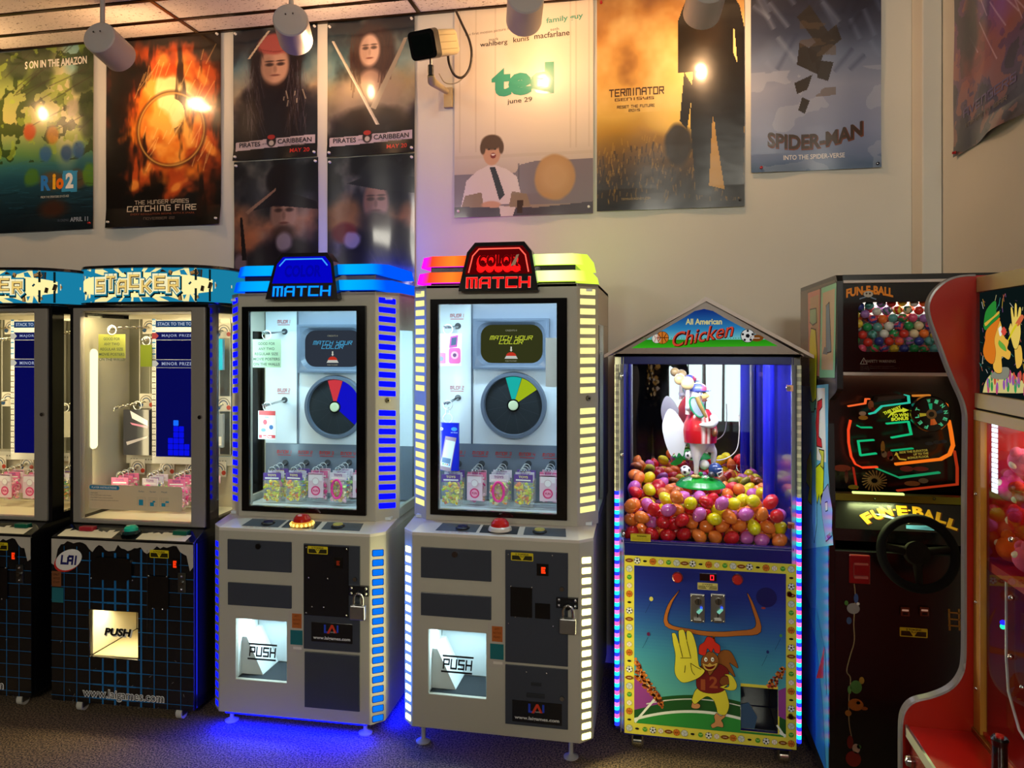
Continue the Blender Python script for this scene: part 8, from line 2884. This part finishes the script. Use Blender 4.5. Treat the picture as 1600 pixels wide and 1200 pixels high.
# clown picture, lit from behind
yy = lambda u, v: hy(u, v)
pf = lambda y, z, l=0: Vector((-.0005 - .0004 * l, y, z))
c = MB()
y0 = hy(1531, 540)


def quad(pts, col, em='e0.75', l=1):
    ar = sum(pts[i][0] * pts[(i + 1) % len(pts)][1] - pts[(i + 1) % len(pts)][0] * pts[i][1] for i in range(len(pts)))
    Vv = [pf(y, z, l) for y, z in (pts if ar < 0 else pts[::-1])]
    c.add(Vv, [tuple(range(len(Vv)))], col, em)


def cg(x, y):
    p = atx(*g3(x, y), XG)
    return (p.y - YR, p.z)


quad([(y0, a1), (YN, a1), (YN, a0), (y0, a0)], '101c1c', 'e0.6', 0)
rg = random.Random(9)
for i in range(110):
    x, y = rg.uniform(1290, 1900), rg.uniform(190, 960)
    yc_, zc_ = cg(x, y)
    if yc_ < y0 and a1 + .01 < zc_ < a0 - .01:
        a = rg.uniform(0, 3); l_ = rg.uniform(.003, .010)
        col = rg.choice(['d8c890', 'c86a50', '4a9a8a', 'd8b040', '8a5a90', 'e8e0d0'])
        quad([(yc_ + l_ * math.cos(a) - .0012, zc_ + l_ * math.sin(a)), (yc_ + l_ * math.cos(a) + .0012, zc_ + l_ * math.sin(a)), (yc_ - l_ * math.cos(a) + .0012, zc_ - l_ * math.sin(a)), (yc_ - l_ * math.cos(a) - .0012, zc_ - l_ * math.sin(a))], col, 'e0.6', .5)


def cgp(pts, col, l, o='241408'):
    Pp = [(v.x, v.y) for v in smooth([(*cg(*p), 0) for p in pts + [pts[0]]], 4)][:-1]
    Pp = [(min(y, y0 - .001), min(max(z, a1 + .001), a0 - .001)) for y, z in Pp]
    if o:
        cx_ = sum(p[0] for p in Pp) / len(Pp); cz_ = sum(p[1] for p in Pp) / len(Pp)
        quad([(cx_ + (y - cx_) * 1.03, cz_ + (z - cz_) * 1.02) for y, z in Pp], o, 'e0.6', l)
    quad(Pp, col, 'e0.8', l + .4)


cgp([(1310, 975), (1330, 900), (1380, 840), (1500, 830), (1560, 870), (1600, 900), (1640, 975)], 'd8c880', 2)
for i in range(34):
    x, y = rg.uniform(1325, 1640), rg.uniform(850, 970)
    yc_, zc_ = cg(x, y)
    if zc_ > a1 + .012:
        r1 = .006
        quad([(yc_ + r1 * math.cos(t), zc_ + 1.9 * r1 * math.sin(t)) for t in [2 * PI * k / 10 for k in range(10)]], rg.choice(['2c9a4a', '3aa85a', 'c84a78', 'd85a40', '9a5ab0']), 'e0.75', 3)
cgp([(1380, 840), (1430, 800), (1500, 800), (1490, 870), (1420, 880), (1370, 865)], '8a8a78', 4)
cgp([(1400, 560), (1390, 800), (1450, 830), (1450, 720), (1500, 740), (1515, 690), (1490, 660), (1500, 610), (1470, 580), (1450, 500), (1430, 450), (1400, 480)], 'f0b848', 5)
cgp([(1335, 600), (1340, 540), (1380, 480), (1440, 440), (1420, 520), (1400, 600), (1410, 690), (1390, 770), (1340, 740), (1320, 680)], 'e07a20', 7)
cgp([(1325, 500), (1340, 400), (1385, 335), (1415, 325), (1418, 400), (1440, 410), (1435, 440), (1380, 490), (1340, 530)], '2c8a34', 9)
cgp([(1335, 480), (1400, 430), (1435, 395), (1440, 412), (1390, 455), (1345, 500)], 'e0b040', 11, None)
cgp([(1435, 520), (1455, 500), (1460, 560), (1445, 570)], 'f4f0e0', 11); cgp([(1455, 540), (1475, 505), (1495, 540), (1475, 570)], 'e05040', 12)
cgp([(1440, 600), (1480, 640), (1490, 680), (1455, 660), (1435, 630)], '6ab040', 11)
# raised hand with a lollipop stick
cgp([(1505, 520), (1520, 480), (1530, 500), (1520, 380), (1530, 370), (1545, 440), (1550, 345), (1562, 350), (1566, 440), (1580, 370), (1594, 380), (1588, 480), (1590, 560), (1570, 650), (1545, 660), (1525, 600)], 'f0d060', 8)
cgp([(1545, 660), (1590, 640), (1600, 760), (1560, 800)], 'f0c050', 7); cgp([(1505, 600), (1540, 520), (1570, 480), (1575, 490), (1545, 540), (1510, 605)], 'e0d020', 12, None)
cgp([(1560, 480), (1600, 420), (1620, 440), (1580, 500)], 'd86a40', 12)
c.build('clown_picture', rc)
q_ = lamp('grabber_lamp', 'AREA', (0, 0, 0), 3, 'fff2e0', rot=(0, 0, 0), shape='RECTANGLE', size=.3, size_y=.5)
q_.parent = rc; q_.location = (.22, -.30, m1 - .02)
# window frame and pane
fr_ = MB()
yL, yR2 = hy(1528.5, 800), hy(1536, 800)
fr_.box(-.006, .008, yR2, -.0005, zdk + .0, n1, 'b07a2c', 'satin')
zb = zdk + .012
fr_.box(-.010, .008, YN, -.0005, zdk, zb, 'b08a3c', 'metal')
for z in (.75, .95, 1.2):
    fr_.ball((-.007, (yR2) / 2, z), .004, 'd8d0c0', 'chrome', 10, 8)
fr_.build('window_frame', rc, .001)
MB().box(.002, .005, YN, yR2 + .002, zb - .002, n1 + .002, 'ffffff', 'glass').build('side_pane', rc)
inn = MB()
inn.box(.0, .42, YN, -.001, zdk, zdk + .02, 'a81a12', 'satin')
inn.box(.0085, .42, -.006, -.001, zdk + .02, n1 - .01, '9a1c14', 'satin')
inn.box(.012, .42, YN, -.007, 1.03, 1.05, 'a81a12', 'satin')
inn.build('inner_lining', rc)
# inner clear chute wall and its light strip
cw = MB()
s0 = [Vector((.03, -.08, 1.02)), Vector((.03, -.08, .85)), Vector((.03, -.09, .78)), Vector((.03, -.14, .72)), Vector((.03, -.22, .70)), Vector((.03, -.6, .69))]
cw.tube(s0, .003, 'e0d8d0', 'plastic', 8)
cw.box(.029, .031, YN + .02, -.08, .70, 1.02, 'ffffff', 'glass')
cw.build('chute_wall', rc)
ls = MB()
q1 = atx(1585, 665, XG + .05); q2 = atx(1586, 768, XG + .05)
for i in range(14):
    z = q1.z + (q2.z - q1.z) * i / 13
    ls.box(.009, .012, q1.y - YR - .012, q1.y - YR + .012, z - .0045, z + .0045, 'e8f0ff', 'e1.8')
ls.build('light_strip', rc)
for u, v, r in ((1580, 934, .006), (1579, 1026, .006), (1597, 1074, .005), (1580, 843, .006)):
    p = atx(u, v, XG - .002); MB().ball((-.002, p.y - YR, p.z), r, 'c8c0b8', 'chrome', 12, 8).build('screw_cap', rc)
# joystick on the deck
p = atz(1571, 1200, zdk); p = Vector((XG - .045, p.y - .02, zdk))
jp = atz(1562, 1215, zdk)
js = MB().lathe([(.022, 0), (.022, .08), (.015, .12), (.015, .8), (.017, .95), (.014, 1), (0, 1)], (jp.x - XG, jp.y - YR, zdk), (0, 0, .085), '0c0c0c', 'gloss', 24).build('joystick', rc)
MB().lathe([(.008, 0), (.008, .7), (0, 1)], (jp.x - XG, jp.y - YR, zdk + .084), (0, 0, .008), 'c01c14', 'plastic', 18).build('thumb_button', js)
# signal lights inside
for u, v, cc in ((1546, 923, 'ff2060'), (1567, 973, '2020ff'), (1567, 979, '20f0a0')):
    p = atx(u, v, XG + .03); MB().ball((.03, p.y - YR, p.z), .006, cc, 'e2', 10, 8).build('signal_lamp', rc)
# soft toys and balls piled behind the pane
rg = random.Random(77)
TC = [('yellow', 'e8c020'), ('pink', 'd8307a'), ('orange', 'e8641c'), ('red', 'c01c18'), ('rose', 'e0607a')]
src2 = {}
heap = []
for lay, z in enumerate((1.086, 1.153, 1.220, 1.286)):
    for i in range(5):
        for j in range(2):
            y = -.052 - i * .080 - (.03 if lay % 2 else 0)
            x = .052 + j * .080 + (.012 if lay % 2 else 0)
            if lay < 3 or i in (0, 2):
                heap.append((x, y, z, lay, i, j))
for (x, y, z, lay, i, j) in heap:
    nm, cc = rg.choice(TC)
    lb = '%s plush ball in the grabber heap, %s layer, %s %s from the far panel' % (nm, ('lowest', 'second', 'third', 'top')[lay], ORD[i], 'in front' if j == 0 else 'behind')
    if nm not in src2:
        o = MB().ball((0, 0, 0), (.031, .031, .029), cc, 'cloth', 20, 14).ball((-.017, .011, .022), (.013, .010, .013), cc, 'cloth', 12, 8).ball((-.017, -.014, .022), (.013, .010, .013), cc, 'cloth', 12, 8).ball((-.027, 0, -.002), (.008, .011, .008), 'f0e0c0', 'cloth', 10, 8).build('plush_ball')
        src2[nm] = o; tag(o, lb, 'toy', 'plush balls in the red grabber')
    else:
        o = src2[nm].copy(); COL.objects.link(o); o['label'] = lb
    o.location = (XG + x, YR + y, z + rg.uniform(-.002, .002)); o.rotation_euler = (rg.uniform(-.6, .6), rg.uniform(-.6, .6), rg.uniform(-.8, .8))
# ------------------------------------------------------------------ the photographer, mirrored in the back of the egg machine
ps = thing('person', 'person in a dark jacket and gold printed shirt photographing, mirrored behind the rooster figure', 'person', (-.02, -.42, 0), 0)
HT = 1.72
B = lambda x, y, z: Vector((x, y, z))
pel = B(0, -.02, .92)
chains = [[(pel, (.15, .11)), (B(0, -.02, 1.08), (.14, .105)), (B(0, -.01, 1.25), (.155, .11)), (B(0, -.01, 1.38), (.15, .095)), (B(0, 0, 1.455), (.065, .06)), (B(0, .01, 1.52), (.052, .05)), (B(0, .02, 1.60), (.075, .09)), (B(0, .01, 1.68), (.072, .085)), (B(0, 0, 1.725), (.04, .045))]]
for s in (-1, 1):
    chains.append([(B(0, -.01, 1.38), (.15, .095)), (B(s * .19, -.01, 1.395), .062), (B(s * .30, .06, 1.24), .050), (B(s * .22, .22, 1.36), .038), (B(s * .135, .33, 1.50), .026)])
    chains.append([(pel, (.15, .11)), (B(s * .085, -.02, .80), .10), (B(s * .085, 0, .48), .085), (B(s * .11, -.03, .09), .038), (B(s * .12, .08, .035), .032), (B(s * .125, .13, .03), .022)])
body = skin(chains, 'body', ps, '1a1c20', 'cloth')
# paint skin on head and forearm ends, trousers below the belt
me = body.data
cl_ = me.color_attributes['Col']
sk, tr_, jk, sh = lin('c08a6c'), lin('16181e'), lin('14171c'), lin('0c0c0e')
for p in me.polygons:
    ctr = p.center
    c_ = jk if ctr.z > .95 else (tr_ if ctr.z > .09 else sh)
    if ctr.z > 1.47 and abs(ctr.x) < .10 and ctr.y < .16:
        c_ = sk
    for li_ in p.loop_indices:
        cl_.data[li_].color = (*c_, 1)
# shirt front with a gold print, open jacket edges
f = lambda x, z, l=0: Vector((x, .108 - .55 * x * x - .0 + .0012 * l - .25 * (z - 1.25) ** 2 + .012, z))
s_ = MB()
for i in range(10):
    za, zb_ = 1.0 + i * .044, 1.0 + (i + 1) * .044
    for j in range(8):
        xa, xb = -.085 + j * .02125, -.085 + (j + 1) * .02125
        s_.add([f(xa, za), f(xb, za), f(xb, zb_), f(xa, zb_)], [(3, 2, 1, 0)], '0e0e10', 'cloth', True)
rg = random.Random(6)
for i in range(46):
    x, z = rg.gauss(0, .032), rg.uniform(1.04, 1.40)
    e = rg.uniform(.008, .020)
    if abs(x) < .07:
        Vv = [f(x + e * math.cos(t) * rg.uniform(.4, 1), z + e * math.sin(t) * rg.uniform(.6, 1.5), 2 + i * .05) for t in [2 * PI * k / 7 for k in range(7)]]
        s_.add(Vv, [tuple(range(7))[::-1]], rg.choice(['c8a050', 'e0c890', '8a6a30', 'd8d0c0', '6a4a28']), 'cloth')
s_.build('printed_shirt', ps)
# hair, face
MB().ball((0, -.002, 1.665), (.086, .098, .088), '241a14', 'cloth', 24, 16).build('hair', ps)
fc = MB().ball((0, .055, 1.605), (.070, .062, .095), 'c08a6c', 'matte', 24, 18)
fc.ball((0, .122, 1.600), (.013, .016, .020), 'c08a6c', 'matte', 12, 8)
for s in (-1, 1):
    fc.ball((s * .028, .110, 1.628), (.012, .007, .007), 'f0ece8', 'gloss', 12, 8).ball((s * .028, .116, 1.628), .0045, '2a1a10', 'gloss', 8, 6)
    fc.ball((s * .028, .112, 1.647), (.018, .006, .004), '2a1c14', 'cloth', 10, 6).ball((s * .078, .01, 1.61), (.010, .018, .030), 'c08a6c', 'matte', 12, 8)
fc.ball((0, .112, 1.555), (.024, .008, .007), 'a05a50', 'matte', 12, 8)
fc.build('face', ps)
# hands: palm and five fingers each, closed around the phone's short edges
for s in (-1, 1):
    hb = []
    wr_ = B(s * .135, .33, 1.50)
    pc = B(s * .098, .355, 1.545)
    ch = [[(wr_, .024), (B(s * .115, .345, 1.525), (.030, .016)), (pc, (.034, .015))]]
    for k, (dz, ln) in enumerate(((.030, .040), (.012, .045), (-.006, .042), (-.022, .034))):
        a = pc + B(s * .004, .004, dz)
        ch.append([(pc, (.034, .015)), (a, .0105), (a + B(-s * .004, .028, .006), .0088), (a + B(-s * .022, .028 + ln * .35, .008), .008), (a + B(-s * .040, .026 + ln * .3, .006), .0068)])
    t0 = B(s * .108, .340, 1.53)
    ch.append([(B(s * .115, .345, 1.525), (.030, .016)), (B(s * .085, .338, 1.515), .0115), (B(s * .062, .345, 1.508), .0095), (B(s * .046, .356, 1.512), .008)])
    skin(ch, 'hand', ps, 'c08a6c', 'matte', 1)
t = thing('phone', 'phone held up sideways by the mirrored person', 'phone', (-.02, -.038, 1.545), 0)
MB().box(-.078, .078, 0, .008, -.037, .037, '5a7ab0', 'gloss').build('case', t, .003)
MB().lathe([(.007, 0), (.007, 1), (0, 1)], (.02, .008, .005), (0, .002, 0), '101014', 'gloss', 18).build('lens', t)
